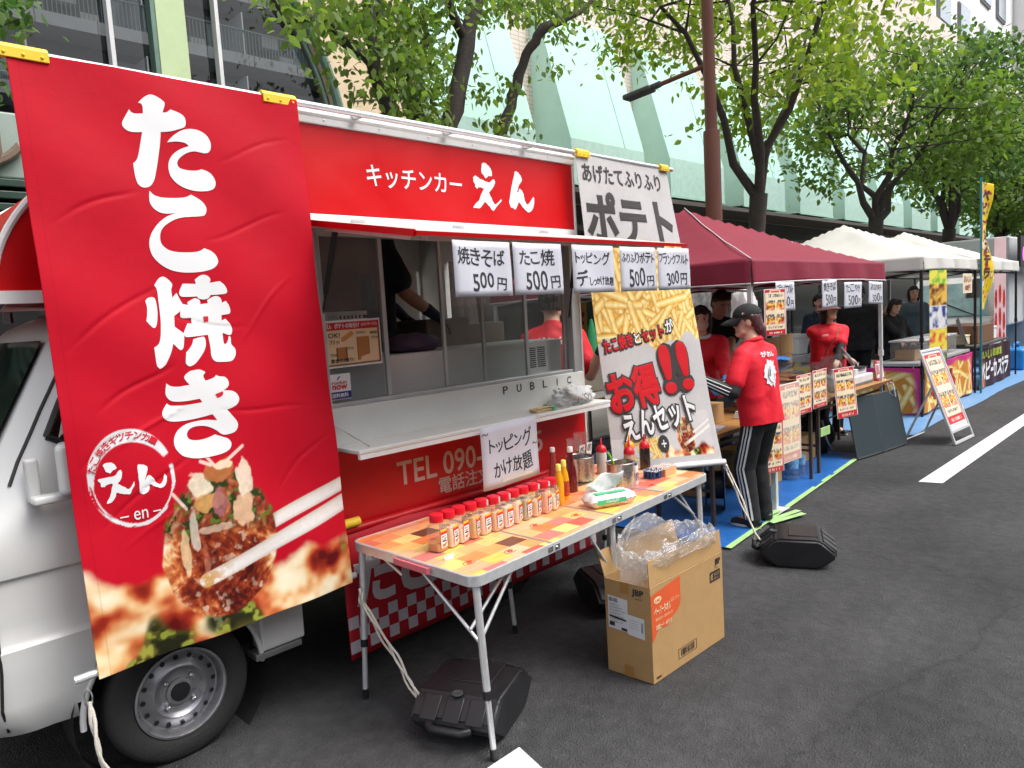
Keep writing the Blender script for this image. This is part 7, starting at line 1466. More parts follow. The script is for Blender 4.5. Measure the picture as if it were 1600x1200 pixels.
for i, (q, lb) in enumerate([((10.26, 12.8, .05, .6, .66, .70), 'grey counter board of the fries stall'), ((13.1, 15.4, .05, .7, .68, .72), 'dark counter board of the cake stall'), ((9.9, 12.4, 1.7, 2.4, .0, .78), 'grey work counter at the back of the fries stall')]):
    t = thing('stall_counter', lb, 'counter', (q[0], q[2], 0), 0, 'counters under the cream tents'); MB().box(*q).build('top', [mat('counter_grey', (.36, .36, .36), .5), mat('shelf_dark'), mat('counter_grey')][i], t, bevel=.004)
    if i < 2:
        for x in (q[0]+.1, q[1]-.1):
            for y in (q[2]+.06, q[3]-.06): MB().box(x-.015, x+.015, y-.015, y+.015, .01, q[4]-.001).build('leg', BROWNM, t)
# poster column on the black tent leg
pc = thing('poster_column', 'tall strip of colourful food posters tied to the black tent leg', 'poster', (10.3, -.1, .6))
def paint_col(X, Y):
    c = np.zeros(X.shape+(3,))+np.array(s2l((214, 206, 190))); k = np.floor(Y/.28).astype(int)
    v = fbm(X, Y, 16, 5, 3)
    for i, pal in enumerate([[(.3, (60, 90, 60)), (.7, (226, 214, 190))], [(.3, (220, 60, 60)), (.6, (236, 220, 80))], [(.35, (40, 60, 140)), (.6, (226, 226, 226))], [(.3, (110, 60, 30)), (.6, (240, 190, 90))], [(.3, (120, 190, 70)), (.55, (240, 230, 90))], [(.3, (200, 40, 50)), (.6, (240, 220, 200))]]):
        c = np.where((k == i)[..., None], ramp(v, [(a, s2l(b)) for a, b in pal]), c)
    return mixc(c, (.7, .7, .68), (np.mod(Y, .28) < .01)*1.)
picture('sheet', 0, .34, 0, 1.3, .014, sheet((10.2, -.10, .58), (1, -.35, 0), (0, 0, 1)), paint_col, PRINT, pc)
# clear bins and small goods on the counters
for i, (x, lb) in enumerate([(10.6, 'clear plastic bin with paper inside at the counter end'), (11.2, 'clear plastic bin in the middle of the fries counter'), (11.85, 'clear plastic bin nearest the black pole')]):
    t = thing('plastic_bin', lb, 'bin', (x, .3, .7), 0, 'clear bins on the fries counter'); mb = MB(); mb.box(x, x+.5, .12, .5, .701, .95); mb.build('body', PLASTIC, t, bevel=.02); MB().box(x+.05, x+.4, .2, .45, .704, .85).build('contents', [CARD, mat('counter_grey'), mat('fried_brown')][i], t, bevel=.01); MB().box(x-.01, x+.51, .11, .51, .951, .975).build('lid', mat('lid_clear'), t, bevel=.005)
tag(MB().box(13.5, 14.6, .1, .6, .7205, 1.02).build('wooden_crate', mat('crate_brown', s2l((110, 74, 48)), .6, var=.2), bevel=.01), 'brown wooden crate on the far stall counter', 'crate')
pl_ = thing('paper_sheet', 'white paper sheets sticking up behind the yellow banner pole', 'paper', (13.0, .2, .75)); MB().prism([(0, 0), (.5, .1), (.45, .5), (.05, .45)], sheet((13.0, .12, .76), (1, .3, -.3), (0, .3, 1)), .003).build('sheet', PAPER, pl_)
nt_ = thing('notice_sheet', 'cream handwritten notice hanging from the cream tent edge', 'notice', (12.3, -.05, 1.6)); fq = sheet((11.9, -.07, 1.56), (1, 0, 0), (0, 0, 1)); MB().flat([(0, 0), (.5, 0), (.5, .28), (0, .28)], fq, 0).build('sheet', mat('cream_paper', s2l((226, 212, 180)), .6), nt_); text('おいしい', .06, .15, .44, .25, fq, mat('board_red'), nt_, off=.002, bold=.02); text('400円', .1, .03, .4, .12, fq, mat('board_red'), nt_, off=.002, bold=.02)
pn = thing('pendant_lamp', 'grey ribbed pendant lamp hanging under the far cream tent', 'lamp', (14.1, .3, 1.6)); MB().lathe([(.0, 1.78), (.04, 1.78), (.10, 1.74), (.14, 1.68), (.155, 1.46), (.14, 1.46)], 24, (14.1, .25, 0)).build('shade', mat('lamp_grey', (.16, .16, .16), .5), pn, smooth=40); MB().tube([(14.1, .25, 1.78), (14.1, .25, 2.05)], .006, 5).build('cord', BLACK, pn)
# yellow feather flag
nf = thing('feather_flag', 'tall yellow feather flag on a teal pole beside the cream tents', 'flag', (12.88, -.08, 0))
MB().tube([(12.88, -.08, 0), (12.88, -.08, 1.2), (12.885, -.08, 3.27)], .016, 10).build('pole', mat('pole_teal', s2l((40, 130, 140)), .4), nf, smooth=60)
def paint_nf(X, Y):
    c = np.zeros(X.shape+(3,))+np.array(s2l((240, 208, 36))); v = fbm(X, Y, 7, 33, 2); m = (v > .56)*(X > .06)*(X < .5); c = mixc(c, s2l((110, 60, 80)), m*.9)
    c = mixc(c, s2l((244, 226, 200)), (v > .62)*(X < .5)); return mixc(c, s2l((206, 50, 60)), (fbm(X, Y, 12, 44, 2) > .68)*1.)
ffl = lambda a, b, off=0: Vector((12.90+a*(1 if b > 1.7 else lerp(.75, 1, (b-1.2)/.5))*.9, -.085+.05*math.sin(b*5+a*3)*a*2-off, b))
fl_ = picture('cloth', 0, .55, 1.28, 3.2, .016, ffl, paint_nf, CLOTHP, nf, smooth=180, solid=.002)
text('ベビーカステラ', .08, 1.75, .42, 3.1, ffl, mat('flag_brown', s2l((80, 40, 50)), .6), nf, off=.004, bold=.05, vert=True)
# blue can, grey can
jc = thing('jerry_can', 'bright blue plastic water can at the end of the tarpaulin', 'can', (16.9, .1, 0)); MB().box(16.5, 17.3, .0, .4, .012, .42).build('body', mat('can_blue', s2l((30, 130, 200)), .4, var=.05), jc, bevel=.06, seg=4); MB().tube([(16.7, .2, .41), (16.75, .2, .50), (17.05, .2, .50), (17.1, .2, .41)], .03, 8).build('handle', mat('can_blue'), jc, smooth=60)
jg = thing('jerry_can', 'grey plastic can behind the cake banner', 'can', (16.0, .3, 0)); MB().box(15.6, 16.2, .2, .55, .012, .44).build('body', mat('can_grey', (.3, .3, .3), .5), jg, bevel=.05, seg=3)
# white kei truck behind the tents, seen from the front
ft2 = thing('food_truck', 'white food truck facing the viewer behind the cream tents', 'food truck', (18, 1.3, 0))
MB().box(18.2, 21.5, .55, 2.3, .8, 2.66).build('box_body', mat('pale_grey_panel', (.52, .53, .54), .5, var=.05), ft2, bevel=.04)
mb = MB(); P = [(17.0, .35), (16.95, .9), (17.1, 1.05), (17.45, 1.75), (17.7, 1.85), (18.19, 1.88), (18.19, .35)]; mb.prism(P, lambda a, b, o=0: Vector((a, .6+o, b)), 1.55); mb.build('cab_body', mat('cab_white', (.66, .65, .63), .3, coat=.8), ft2, bevel=.05, seg=3)
wsn = Vector((-.7, 0, .35)).normalized()*.004
MB().add([Vector((17.095, .70, 1.06))+wsn*6, Vector((17.095, 2.05, 1.06))+wsn*6, Vector((17.44, 1.98, 1.72))+wsn*6, Vector((17.44, .77, 1.72))+wsn*6], [(0, 1, 2, 3)]).build('windscreen', mat('pale_glass', s2l((150, 176, 180)), .1, var=.3, scale=3, coat=1), ft2)
mb = MB(); mb.tube([(17.06, .9, 1.06), (17.2, 1.5, 1.33)], .012, 5); mb.box(16.93, 16.949, .65, 2.1, .36, .55); mb.build('wiper', BLACK, ft2)
for y in (.72, 1.82): MB().box(16.92, 16.97, y, y+.22, .68, .85).build('headlight', mat('headlight', (.6, .62, .64), .1, coat=1), ft2, bevel=.02)
for y in (.62, 1.95): MB().lathe([(0, -.08), (.24, -.08), (.27, -.05), (.27, .05), (.24, .08), (0, .08)], 24, (17.5, y+.08, .27), Matrix.Rotation(PI/2, 4, 'X')).build('wheel', RUBBER, ft2, smooth=40)
# pink sausage banner on its corner, neon signs
pk = thing('hanging_banner', 'pale pink banner with red sausages hanging by the white truck', 'banner', (17.2, .3, 1))
def paint_pk(X, Y):
    c = np.zeros(X.shape+(3,))+np.array(s2l((224, 190, 190)))
    for x in (.07, .21, .35):
        for y in (-.05, .35, .8): r = np.hypot((X-x)/.05, (Y-y-.1*(x == .21))/.20); c = mixc(c, s2l((186, 46, 46)), sst(1, .9, r)); c = mixc(c, s2l((226, 120, 110)), sst(.5, .2, np.hypot((X-x+.015)/.025, (Y-y-.05)/.1))*.6)
    return c
picture('cloth', 0, .42, 0, 2.0, .012, sheet((16.85, .555, .58), (1, -.30, 0), (0, 0, 1)), paint_pk, CLOTHP, pk, smooth=180, solid=.002)
ns = thing('neon_board', 'dark sign board with glowing pineapple and palm shapes at the far stall', 'sign', (18.3, .2, 2.2)); MB().box(17.75, 19.6, .28, .34, 2.0, 2.62).build('board', mat('board_black', (.01, .01, .012), .5), ns)
fq = side(.275); NG = mat('neon_green', (.02, .3, .08), .5, emit=(.05, 1, .25, 1.2)); NP = mat('neon_pink', (.4, .05, .3), .5, emit=(1, .1, .75, 1.2)); NBl = mat('neon_blue', (.05, .3, .4), .5, emit=(.2, .75, 1, 1.0))
mb = MB(); mb.flat([(18.02+.1*math.cos(t), 2.26+.14*math.sin(t)) for t in np.linspace(0, 2*PI, 16)[:-1]], fq, 0); mb.build('pineapple_light', NP, ns)
mb = MB()
for k in range(7): a = k*2*PI/7+.3; mb.flat([(18.62, 2.36), (18.62+.26*math.cos(a-.3), 2.36+.2*math.sin(a-.3)), (18.62+.28*math.cos(a), 2.36+.22*math.sin(a)), (18.62+.1*math.cos(a+.6), 2.36+.08*math.sin(a+.6))], fq, .001*k)
mb.build('palm_light', NG, ns); MB().flat([(18.58, 2.02), (18.68, 2.02), (18.66, 2.3), (18.6, 2.3)], fq, 0).build('trunk_light', NBl, ns)
st3 = thing('far_stall', 'far drinks stall with posters at the frame edge', 'stall', (20, .3, 0)); MB().box(19.65, 24, .2, 2.0, .0, .9).build('counter', mat('counter_grey'), st3, bevel=.02); MB().box(19.65, 24, .15, 2.2, 2.3, 2.6).build('roof', mat('roof_dark', (.06, .055, .05), .6), st3)
for x in (19.7, 21.5, 23.9): MB().box(x, x+.06, .2, .26, .901, 2.299).build('post', TBK, st3)
picture('posters', 0, 1.6, 0, .8, .03, side(.18) if False else (lambda a, b, o=0: Vector((19.8+a, .17, 1.3+b))), lambda X, Y: ramp(fbm(X, Y, 5, 9, 3), [(.3, s2l((150, 40, 40))), (.5, s2l((220, 190, 170))), (.7, s2l((230, 226, 220)))]), PRINT, st3)
# price sheets under the maroon tent
G2 = 'price sheets hanging under the maroon tent'
TS = [((5.60, -.235, 1.535), .36, .235, 'フランクフルト', '300', (1, 0, .0), 'price sheet reading frankfurter 300 yen under the maroon tent corner'),
      ((6.52, -.235, 1.525), .32, .25, '焼きそば', '500', (1, -.02, .03), 'price sheet reading yakisoba 500 yen under the maroon tent'),
      ((7.03, -.235, 1.51), .46, .245, 'たこやき', '500', (1, 0, .0), 'price sheet reading takoyaki 500 yen under the maroon tent'),
      ((7.67, -.235, 1.535), .42, .225, 'ふりふりポテト', '500', (1, 0, -.04), 'price sheet reading shaken potato 500 yen by the white tent leg')]
for o, wd, ht, a, b, ex, lb in TS:
    sheet_sign('price_sheet', lb, o, ex, (.03, 0, 1), wd, ht, [(a, wd*.1, ht*.58, wd*.9, ht*.93, .012), (b, wd*.22, ht*.1, wd*.7, ht*.5, .02), ('円', wd*.74, ht*.12, wd*.92, ht*.36, .012)], G2, m=PAPER)

# more goods crowding the stalls
def goods(label, cat, name, loc, parts, group=None):
    t = thing(name, label, cat, loc, 0, group); q = V_(loc)
    for nm, prof, m, n in parts: MB().lathe([(r, z) for r, z in prof], n, q).build(nm, m, t, smooth=45)
    return t
V_ = lambda p: Vector(p)
cyl = lambda r, h: [(0, 0), (r, 0), (r, h), (0, h)]
PSTL = mat('pot_steel')
for i, (x, y) in enumerate([(5.9, 1.5), (6.4, 1.45)]): goods(['large steel stock pot at the left of the back table', 'large steel stock pot at the middle of the back table'][i], 'pot', 'stock_pot', (x, y, .72), [('body', [(0, 0), (.14, 0), (.15, .01), (.15, .24), (.155, .245), (0, .245)], PSTL, 32), ('lid', [(.153, .246), (.12, .27), (.02, .28), (.02, .30), (0, .30)], PSTL, 32)], 'steel stock pots on the back table')
for i, (x, y, c) in enumerate([(5.75, .05, (196, 40, 40)), (5.85, .1, (230, 180, 60)), (6.55, .1, (240, 240, 236)), (7.45, .22, (60, 40, 30)), (7.35, .15, (200, 60, 40))]):
    goods(['red sauce bottle inside the acrylic case end', 'yellow sauce bottle behind the menu posters', 'white bottle between the two brown tables', 'dark sauce bottle beside the cash register', 'red capped bottle beside the cash register'][i], 'bottle', 'sauce_bottle', (x, y, 1.062 if i < 2 else .702), [('body', [(0, 0), (.03, 0), (.032, .005), (.032, .13), (.014, .17), (.012, .19), (0, .19)], mat(f'stall_sauce_{"abcde"[i]}'.replace('_a', '_red').replace('_b', '_yellow').replace('_c', '_white').replace('_d', '_dark').replace('_e', '_orange'), s2l(c), .35, coat=.3), 20), ('cap', [(.015, .1905), (.015, .215), (0, .217)], SQR, 16)], 'sauce bottles on the stall tables')
for i, (x0, y0, z0, sx_, sy_, sz_, m, lb) in enumerate([(6.9, 1.35, .725, .5, .35, .26, 'shelf_dark', 'dark cooking griddle box on the back table'), (7.5, 1.35, .725, .45, .4, .32, 'foam_white', 'white cooler box on the back table'), (10.7, 1.8, .785, .5, .4, .3, 'foam_white', 'white box on the grey work counter'), (11.4, 1.8, .785, .6, .4, .22, 'counter_grey', 'grey bin on the grey work counter'), (14.7, .15, .725, .35, .4, .22, 'foam_white', 'white tub on the far dark counter'), (13.2, .2, .725, .28, .3, .16, 'cream_paper', 'cream box on the far dark counter')]):
    t = thing('storage_box', lb, 'box', (x0, y0, z0)); MB().box(x0, x0+sx_, y0, y0+sy_, z0, z0+sz_*.82).build('body', mat(m), t, bevel=.015); MB().box(x0-.008, x0+sx_+.008, y0-.008, y0+sy_+.008, z0+sz_*.8205, z0+sz_).build('lid', mat(m), t, bevel=.01)
for i, (o, ln) in enumerate([((6.05, 2.55, 1.35), '焼きそば'), ((6.85, 2.55, 1.35), 'ポテト')]):
    t = thing('wall_poster', ['yellow poster hanging at the back of the maroon tent, left of the pair', 'green poster hanging at the back of the maroon tent, right of the pair'][i], 'poster', o); fq = sheet(o, (1, 0, 0), (0, 0, 1)); MB().flat([(0, 0), (.6, 0), (.6, .38), (0, .38)], fq, 0).build('sheet', mat(['poster_yellow', 'poster_green'][i], s2l([(232, 200, 60), (120, 180, 90)][i]), .5, var=.2), t); text(ln, .05, .1, .55, .28, fq, mat('board_red'), t, off=.002, bold=.05)
# ---------------------------------------------------------------- people
from mathutils.bvhtree import BVHTree
V3 = Vector
def ik(s, t, l1, l2, hint):
    d = t-s; L = min(d.length, (l1+l2)*.995); d = d.normalized(); a = (l1*l1-l2*l2+L*L)/(2*L); h = math.sqrt(max(l1*l1-a*a, 0)); hp = (hint-d*hint.dot(d)).normalized()
    return s+d*a+hp*h, s+d*L
def hand(mb, wst, d, pn, k, side_, curl, r=1.):
    """palm, four fingers of different length with bends, thumb off the side"""
    d = d.normalized(); pn = (pn-d*pn.dot(d)).normalized(); lat = d.cross(pn)*side_
    for i, o in enumerate((-.028, -.010, .009, .027)): mb.cap(wst+d*.01*k+lat*o*.6*k, .0125*k*r, wst+d*(.088-.004*abs(i-1))*k+lat*o*k, .0105*k*r, 8, 3)
    for i, (o, ln, cu) in enumerate(((-.029, .066, .9), (-.010, .078, 1.), (.010, .073, 1.1), (.028, .057, 1.25))):
        p = wst+d*(.088-.004*abs(i-1))*k+lat*o*k; a = 0
        for q, f_ in enumerate((.45, .31, .24)):
            a += curl*cu*(.5 if q == 0 else .62); dr = d*math.cos(a)+pn*math.sin(a); e = p+dr*ln*f_*k; mb.cap(p, (.0088-.0008*q)*k*r, e, (.0082-.0009*q)*k*r, 8, 3); p = e
    p = wst+d*.022*k-lat*.026*k; q = p+(d*.6-lat*.75+pn*.25).normalized()*.042*k; mb.cap(p, .0125*k*r, q, .0102*k*r, 8, 3); mb.cap(q, .0102*k*r, q+(d*.9-lat*.3+pn*.45*curl).normalized()*.036*k, .008*k*r, 8, 3)
def fold(me, amp, fr):
    """drape: creases that run down and across the cloth"""
    P = np.array([v.co for v in me.vertices]); N = np.array([v.normal for v in me.vertices])
    u = P[:, 0]*.9+P[:, 1]*.8; n = fbm(u+3+P[:, 2]*.55, P[:, 2]*.45+u*.3+2, fr, 91, 3)-.5; m = np.abs(fbm(u*.7-P[:, 2]*.8+5, P[:, 2]*.6+4, fr*.8, 93, 2)-.5)*-2+.5
    P = P+N*((n*1.4+m*.9)*amp)[:, None]; me.vertices.foreach_set('co', P.astype(np.float32).ravel()); me.update()
def person(label, loc, rz, H=1.6, lean=0., head=(0, 0), hands=(None, None), feet=((-.06, .0), (.06, .0)), top=None, sleeve='short', inner=None, hem=.46, bottom=BLKC, hair='short', hairm=HAIR, cap=None, hat=None, mask=None, skin=SKIN, glove=None, vox=.011, wide=1., curl=.6, group=None, shoem=BLACK, collar=None):
    t = thing('person', label, 'person', (0, 0, 0), 0, group); M = Matrix.Translation(loc) @ Matrix.Rotation(rz, 4, 'Z'); Mi = M.inverted(); h = H
    P = lambda x, y, z: V3((x*h, y*h, z*h))
    hip = P(0, 0, .52); Rl = Matrix.Rotation(-lean, 3, 'X')
    B = lambda x, y, z: hip+Rl @ (V3((x*h*wide, y*h, (z-.52)*h)))      # points of the leaning trunk
    body = MB()
    # trunk, neck
    body.ell(B(0, 0, .72), (.082*h*wide, .052*h, .105*h), Rl, 18, 12); body.ell(B(0, .0, .60), (.080*h*wide, .056*h, .10*h), Rl, 18, 12); body.ell(B(0, -.005, .515), (.082*h, .054*h, .06*h), Rl, 18, 12)
    nk = B(0, -.006, .815); hb = B(0, .012, .885); body.cap(nk, .036*h, hb, .031*h, 14)
    Rh = Rl.inverted() @ Matrix.Rotation(head[0], 3, 'Z') @ Matrix.Rotation(head[1], 3, 'X') if abs(lean) > .5 else Matrix.Rotation(head[0], 3, 'Z') @ Matrix.Rotation(head[1]-lean*.3, 3, 'X')
    hc = hb+Rh @ P(0, .004, .050)
    Hd = lambda x, y, z: hc+Rh @ P(x, y, z)                                 # head frame: x right, y face, z up
    body.ell(Hd(0, -.004, .012), (.0455*h, .056*h, .056*h), Rh, 22, 16); body.ell(Hd(0, .012, -.022), (.037*h, .040*h, .044*h), Rh, 20, 12)
    body.cap(Hd(0, .036, -.055), .015*h, Hd(0, .043, -.053), .0135*h); body.cap(Hd(-.024, .02, -.045), .015*h, Hd(-.008, .038, -.057), .013*h); body.cap(Hd(.024, .02, -.045), .015*h, Hd(.008, .038, -.057), .013*h)
    body.cap(Hd(0, .0505, .004), .0045*h, Hd(0, .058, -.016), .0062*h, 10); body.ell(Hd(-.006, .052, -.018), (.005*h,)*3); body.ell(Hd(.006, .052, -.018), (.005*h,)*3)
    body.ell(Hd(0, .0485, -.034), (.011*h, .0065*h, .0065*h), Rh); body.ell(Hd(0, .046, .010), (.03*h, .008*h, .006*h), Rh)
    for s in (-1, 1): body.ell(Hd(s*.0465, -.006, -.008), (.006*h, .012*h, .019*h), Rh, 10, 8)
    # arms
    armp = []; gls = []
    for s, tg in ((-1, hands[0]), (1, hands[1])):
        sh = B(s*.104, -.004, .783); tg = Mi @ V3(tg) if tg is not None else sh+V3((s*.04*h, .05*h, -.30*h))
        el, wr = ik(sh, tg, .172*h, .150*h, V3((s*.22, -.35, -1.))); armp.append((sh, el, wr, s)); d = (wr-el).normalized()
        body.cap(sh-V3((s*.012*h, 0, .012*h)), .026*h, sh.lerp(el, .5), .027*h); body.cap(sh.lerp(el, .5), .027*h, el, .0235*h); body.cap(el, .0235*h, el.lerp(wr, .35), .0245*h); body.cap(el.lerp(wr, .35), .0245*h, wr, .0155*h)
        pn = V3((-s*.5, .15, -.85)); gl = MB(); gls.append(gl); hand(gl if glove else body, wr, d, pn, h/1.7, s, curl, 1.12 if glove else 1.)
        if glove: gl.cap(el.lerp(wr, .70), .023*h, wr+d*.01, .0185*h)
    # legs
    legp = []
    for s, ft0 in ((-1, feet[0]), (1, feet[1])):
        hp_ = P(s*.052, 0, .50); an = V3((ft0[0], ft0[1], .05*h)); kn, an = ik(hp_, an, .235*h, .225*h, V3((0, 1, 0))); legp.append((hp_, kn, an, s))
        body.cap(hp_, .042*h, kn, .030*h); body.cap(kn, .032*h, kn.lerp(an, .35), .033*h); body.cap(kn.lerp(an, .35), .033*h, an, .022*h); body.cap(an, .022*h, an+V3((0, .06*h, -.02*h)), .018*h)
    bo = link('body', blob(body, vox, 3), skin, t, smooth=180)
    if glove:
        for g_ in gls: link('glove', blob(g_, .0055, 2), glove, t, smooth=180)
    # face
    eye = mat('eye_dark', (.02, .015, .014), .25)
    for s in (-1, 1):
        e = MB().ell(Hd(s*.0185, .0445, -.0005), (.0082*h, .0042*h, .0038*h), Rh, 12, 8).build('eye', mat('eye_white', (.62, .6, .58), .3), t, smooth=180)
        MB().ell(Hd(s*.0185, .0475, -.0005), (.0037*h, .0021*h, .0037*h), Rh, 10, 8).build('iris', eye, e, smooth=180)
        MB().tube([Hd(s*.0095, .0492, .0022), Hd(s*.0185, .0502, .0047), Hd(s*.0275, .0452, .003)], .0011*h, 5).build('lash', eye, e)
        MB().tube([Hd(s*.009, .0530, .0115), Hd(s*.02, .0518, .0140), Hd(s*.031, .0435, .011)], [.0016*h, .0018*h, .0008*h], 6).build('eyebrow', hairm, t)
    MB().ell(Hd(0, .0545, -.0335), (.0105*h, .0026*h, .0022*h), Rh, 12, 8).ell(Hd(0, .0535, -.0375), (.009*h, .0026*h, .0024*h), Rh, 12, 8).build('lips', mat('lip_red', s2l((190, 92, 92)), .4), t, smooth=180)
    # hair
    hr = MB(); hr.ell(Hd(0, -.008, .017), (.0495*h, .0585*h, .0565*h), Rh, 20, 14); st_ = MB()
    if hair in ('bob', 'long'):
        zl = -.080 if hair == 'bob' else -.13
        for a in np.linspace(-1.95, 1.95, 13): st_.cap(Hd(.0455*math.sin(a), -.010-.042*math.cos(a), .028), .0125*h, Hd(.050*math.sin(a), -.016-.040*math.cos(a), -.03), .0135*h, 10); st_.cap(Hd(.050*math.sin(a), -.016-.040*math.cos(a), -.03), .0135*h, Hd(.047*math.sin(a), -.016-.038*math.cos(a), zl+.006*math.sin(a*5)), .009*h, 10)
        for a in np.linspace(-.9, .9, 7): st_.cap(Hd(.02*a, .022, .062), .011*h, Hd(.036*a+.004, .0455-.012*a*a, .032-.010*abs(a)), .0065*h, 8)
    elif hair == 'tail':
        for a in np.linspace(-1.35, 1.35, 8): hr.cap(Hd(.044*math.sin(a), -.012-.040*math.cos(a), .02), .014*h, Hd(.018*math.sin(a), -.045-.012*math.cos(a), -.045), .014*h)
        hr.cap(Hd(0, -.055, -.04), .024*h, Hd(0, -.062, -.09), .012*h)
    else:
        for a in np.linspace(-1.45, 1.45, 9): hr.cap(Hd(.0435*math.sin(a), -.012-.040*math.cos(a), .02), .010*h, Hd(.0405*math.sin(a), -.012-.038*math.cos(a), -.035), .0085*h)
        for a in np.linspace(-1, 1, 7): st_.cap(Hd(.026*a, .018, .064), .012*h, Hd(.036*a+.006, .046-.012*a*a, .040-.006*abs(a)), .0075*h, 8)
    fy = Rh @ V3((0, .80, -.60)); hm = blob(hr, vox*.8, 3, cut=[(Hd(0, .028, .028), fy)])
    if st_.v:
        h2 = blob(st_, vox*.7, 2); bm = bmesh.new(); bm.from_mesh(hm); bm.from_mesh(h2); bm.to_mesh(hm); bm.free()
    Q = np.array([v.co for v in hm.vertices]); Nn = np.array([v.normal for v in hm.vertices]); th_ = np.arctan2(Q[:, 0]-hc.x, Q[:, 1]-hc.y); Q = Q+Nn*((fbm(th_*6, Q[:, 2]*3, 5, 71, 2)-.5)*.008)[:, None]; hm.vertices.foreach_set('co', Q.astype(np.float32).ravel()); hm.update()
    link('hair', hm, hairm, t, smooth=180)
    if cap or hat:
        m_ = cap or hat; cb = MB(); cb.ell(Hd(0, -.006, .022), (.0555*h, .0655*h, .058*h if cap else .060*h), Rh, 24, 16); me = blob(cb, vox*.7, 4, cut=[(Hd(0, 0, .022 if cap else .026), Rh @ V3((0, -.10, -1)))])
        co_ = link('cap' if cap else 'hat', me, m_, t, smooth=180); co_.modifiers.new('thick', 'SOLIDIFY').thickness = .003
        v = []; f = []; n = 15
        if cap:
            for j in range(5):
                for i in range(n): a = lerp(-1.25, 1.25, i/(n-1)); q = j/4; v.append(Hd(.054*math.sin(a)*(1-.10*q), .05*math.cos(a)+q*.066*math.cos(a)**.8, .024-.012*q-.012*q*q-.013*(math.sin(a)**2)*(.4+q)))
            f = [(j*n+i, j*n+i+1, (j+1)*n+i+1, (j+1)*n+i) for j in range(4) for i in range(n-1)]
        else:
            n = 32
            for j in range(4):
                for i in range(n): a = 2*PI*i/n; q = j/3; v.append(Hd(math.sin(a)*(.055+.030*q), math.cos(a)*(.065+.032*q)-.006, .026-.022*q+.004*math.sin(a*3)*q))
            f = [(j*n+i, j*n+(i+1) % n, (j+1)*n+(i+1) % n, (j+1)*n+i) for j in range(3) for i in range(n)]
        MB().add(v, f).build('brim', m_, co_, smooth=180, solid=.003)
        if cap:
            bv = BVHTree.FromPolygons([v_.co for v_ in me.vertices], [p_.vertices for p_ in me.polygons])
            for (yy, zz, sz, mm) in ((.012, .036, .006, WINK), (.008, .036, .0045, RINK)):
                hit = bv.ray_cast(Hd(-.2, yy, zz), Rh @ V3((1, 0, 0)))
                if hit[0] is not None: MB().ell(hit[0], (.0018, sz*h, sz*h*.8), Rh, 10, 6).build('cap_mark', mm, co_)
    if mask:
        mk = MB(); mk.ell(Hd(0, .016, -.032), (.0415*h, .046*h, .036*h), Rh, 20, 14); link('mask', blob(mk, vox*.7, 3, cut=[(Hd(0, .0, 0), Rh @ V3((0, -1, .0))), (Hd(0, .06, -.006), Rh @ V3((0, -.12, 1)))]), mask, t, smooth=180)
    # shirt
    sh_ = MB(); zc = .74
    for x in (-.052, -.026, 0, .026, .052): sh_.cap(B(x, 0, .755), (.062+.007*(x == 0)+.004*(abs(x) < .03))*h, B(x*1.12, .002, .42), (.064+.007*(x == 0)+.004*(abs(x) < .03))*h, 20)
    sh_.ell(B(0, -.002, .760), (.112*h*wide, .062*h, .055*h), Rl, 18, 12); sh_.ell(B(0, .018, .72), (.10*h*wide, .066*h, .06*h), Rl, 16, 10)
    for (sh, el, wr, s) in armp:
        sh_.cap(B(s*.022, -.006, .812), .034*h, sh+V3((-s*.006*h, 0, .002*h)), .040*h, 14)
        if sleeve == 'short': sh_.cap(sh-V3((s*.012*h, 0, .003*h)), .044*h, sh.lerp(el, .45), .038*h, 14); sh_.cap(sh.lerp(el, .45), .038*h, sh.lerp(el, .74), .042*h, 14)
        else: sh_.cap(sh, .046*h, el, .040*h, 14); sh_.cap(el, .040*h, el.lerp(wr, .93), .030*h, 14)
    sh_.cap(nk, .042*h, B(0, -.004, .845), .036*h, 14)
    me = blob(sh_, vox*1.05, 14, cut=[(B(0, 0, hem), Rl @ V3((0, .0, -1))), (B(0, 0, .848), Rl @ V3((0, .35, 1)))]); fold(me, .014*h/1.6, 7 if sleeve == 'short' else 10); so_ = link('shirt', me, top, t, smooth=180); so_.modifiers.new('thick', 'SOLIDIFY').thickness = .004
    if collar:
        mb = MB(); mb.tube([B(.044*math.cos(a), .040*math.sin(a)+.002, .838+.012*math.cos(a-PI/2)*-1) for a in np.linspace(0, 2*PI, 20)], .011*h, 8); mb.build('collar', collar, so_, smooth=180)
    if inner:
        for (sh, el, wr, s) in armp:
            ib = MB(); ib.cap(sh.lerp(el, .55), .034*h, el, .031*h, 14); ib.cap(el, .031*h, el.lerp(wr, .95), .023*h, 14)
            link('sleeve', blob(ib, vox*.9, 3), inner, t, smooth=180)
    # trousers and shoes
    tr = MB(); tr.ell(P(0, 0, .50), (.092*h*min(wide, 1.1), .060*h, .07*h), None, 18, 12)
    for (hp_, kn, an, s) in legp: tr.cap(hp_, .053*h, kn, .046*h, 14); tr.cap(kn, .046*h, an+V3((0, 0, -.01*h)), .038*h, 14)
    tm = blob(tr, vox*1.05, 6); fold(tm, .007, 11); to = link('trousers', tm, bottom, t, smooth=180)
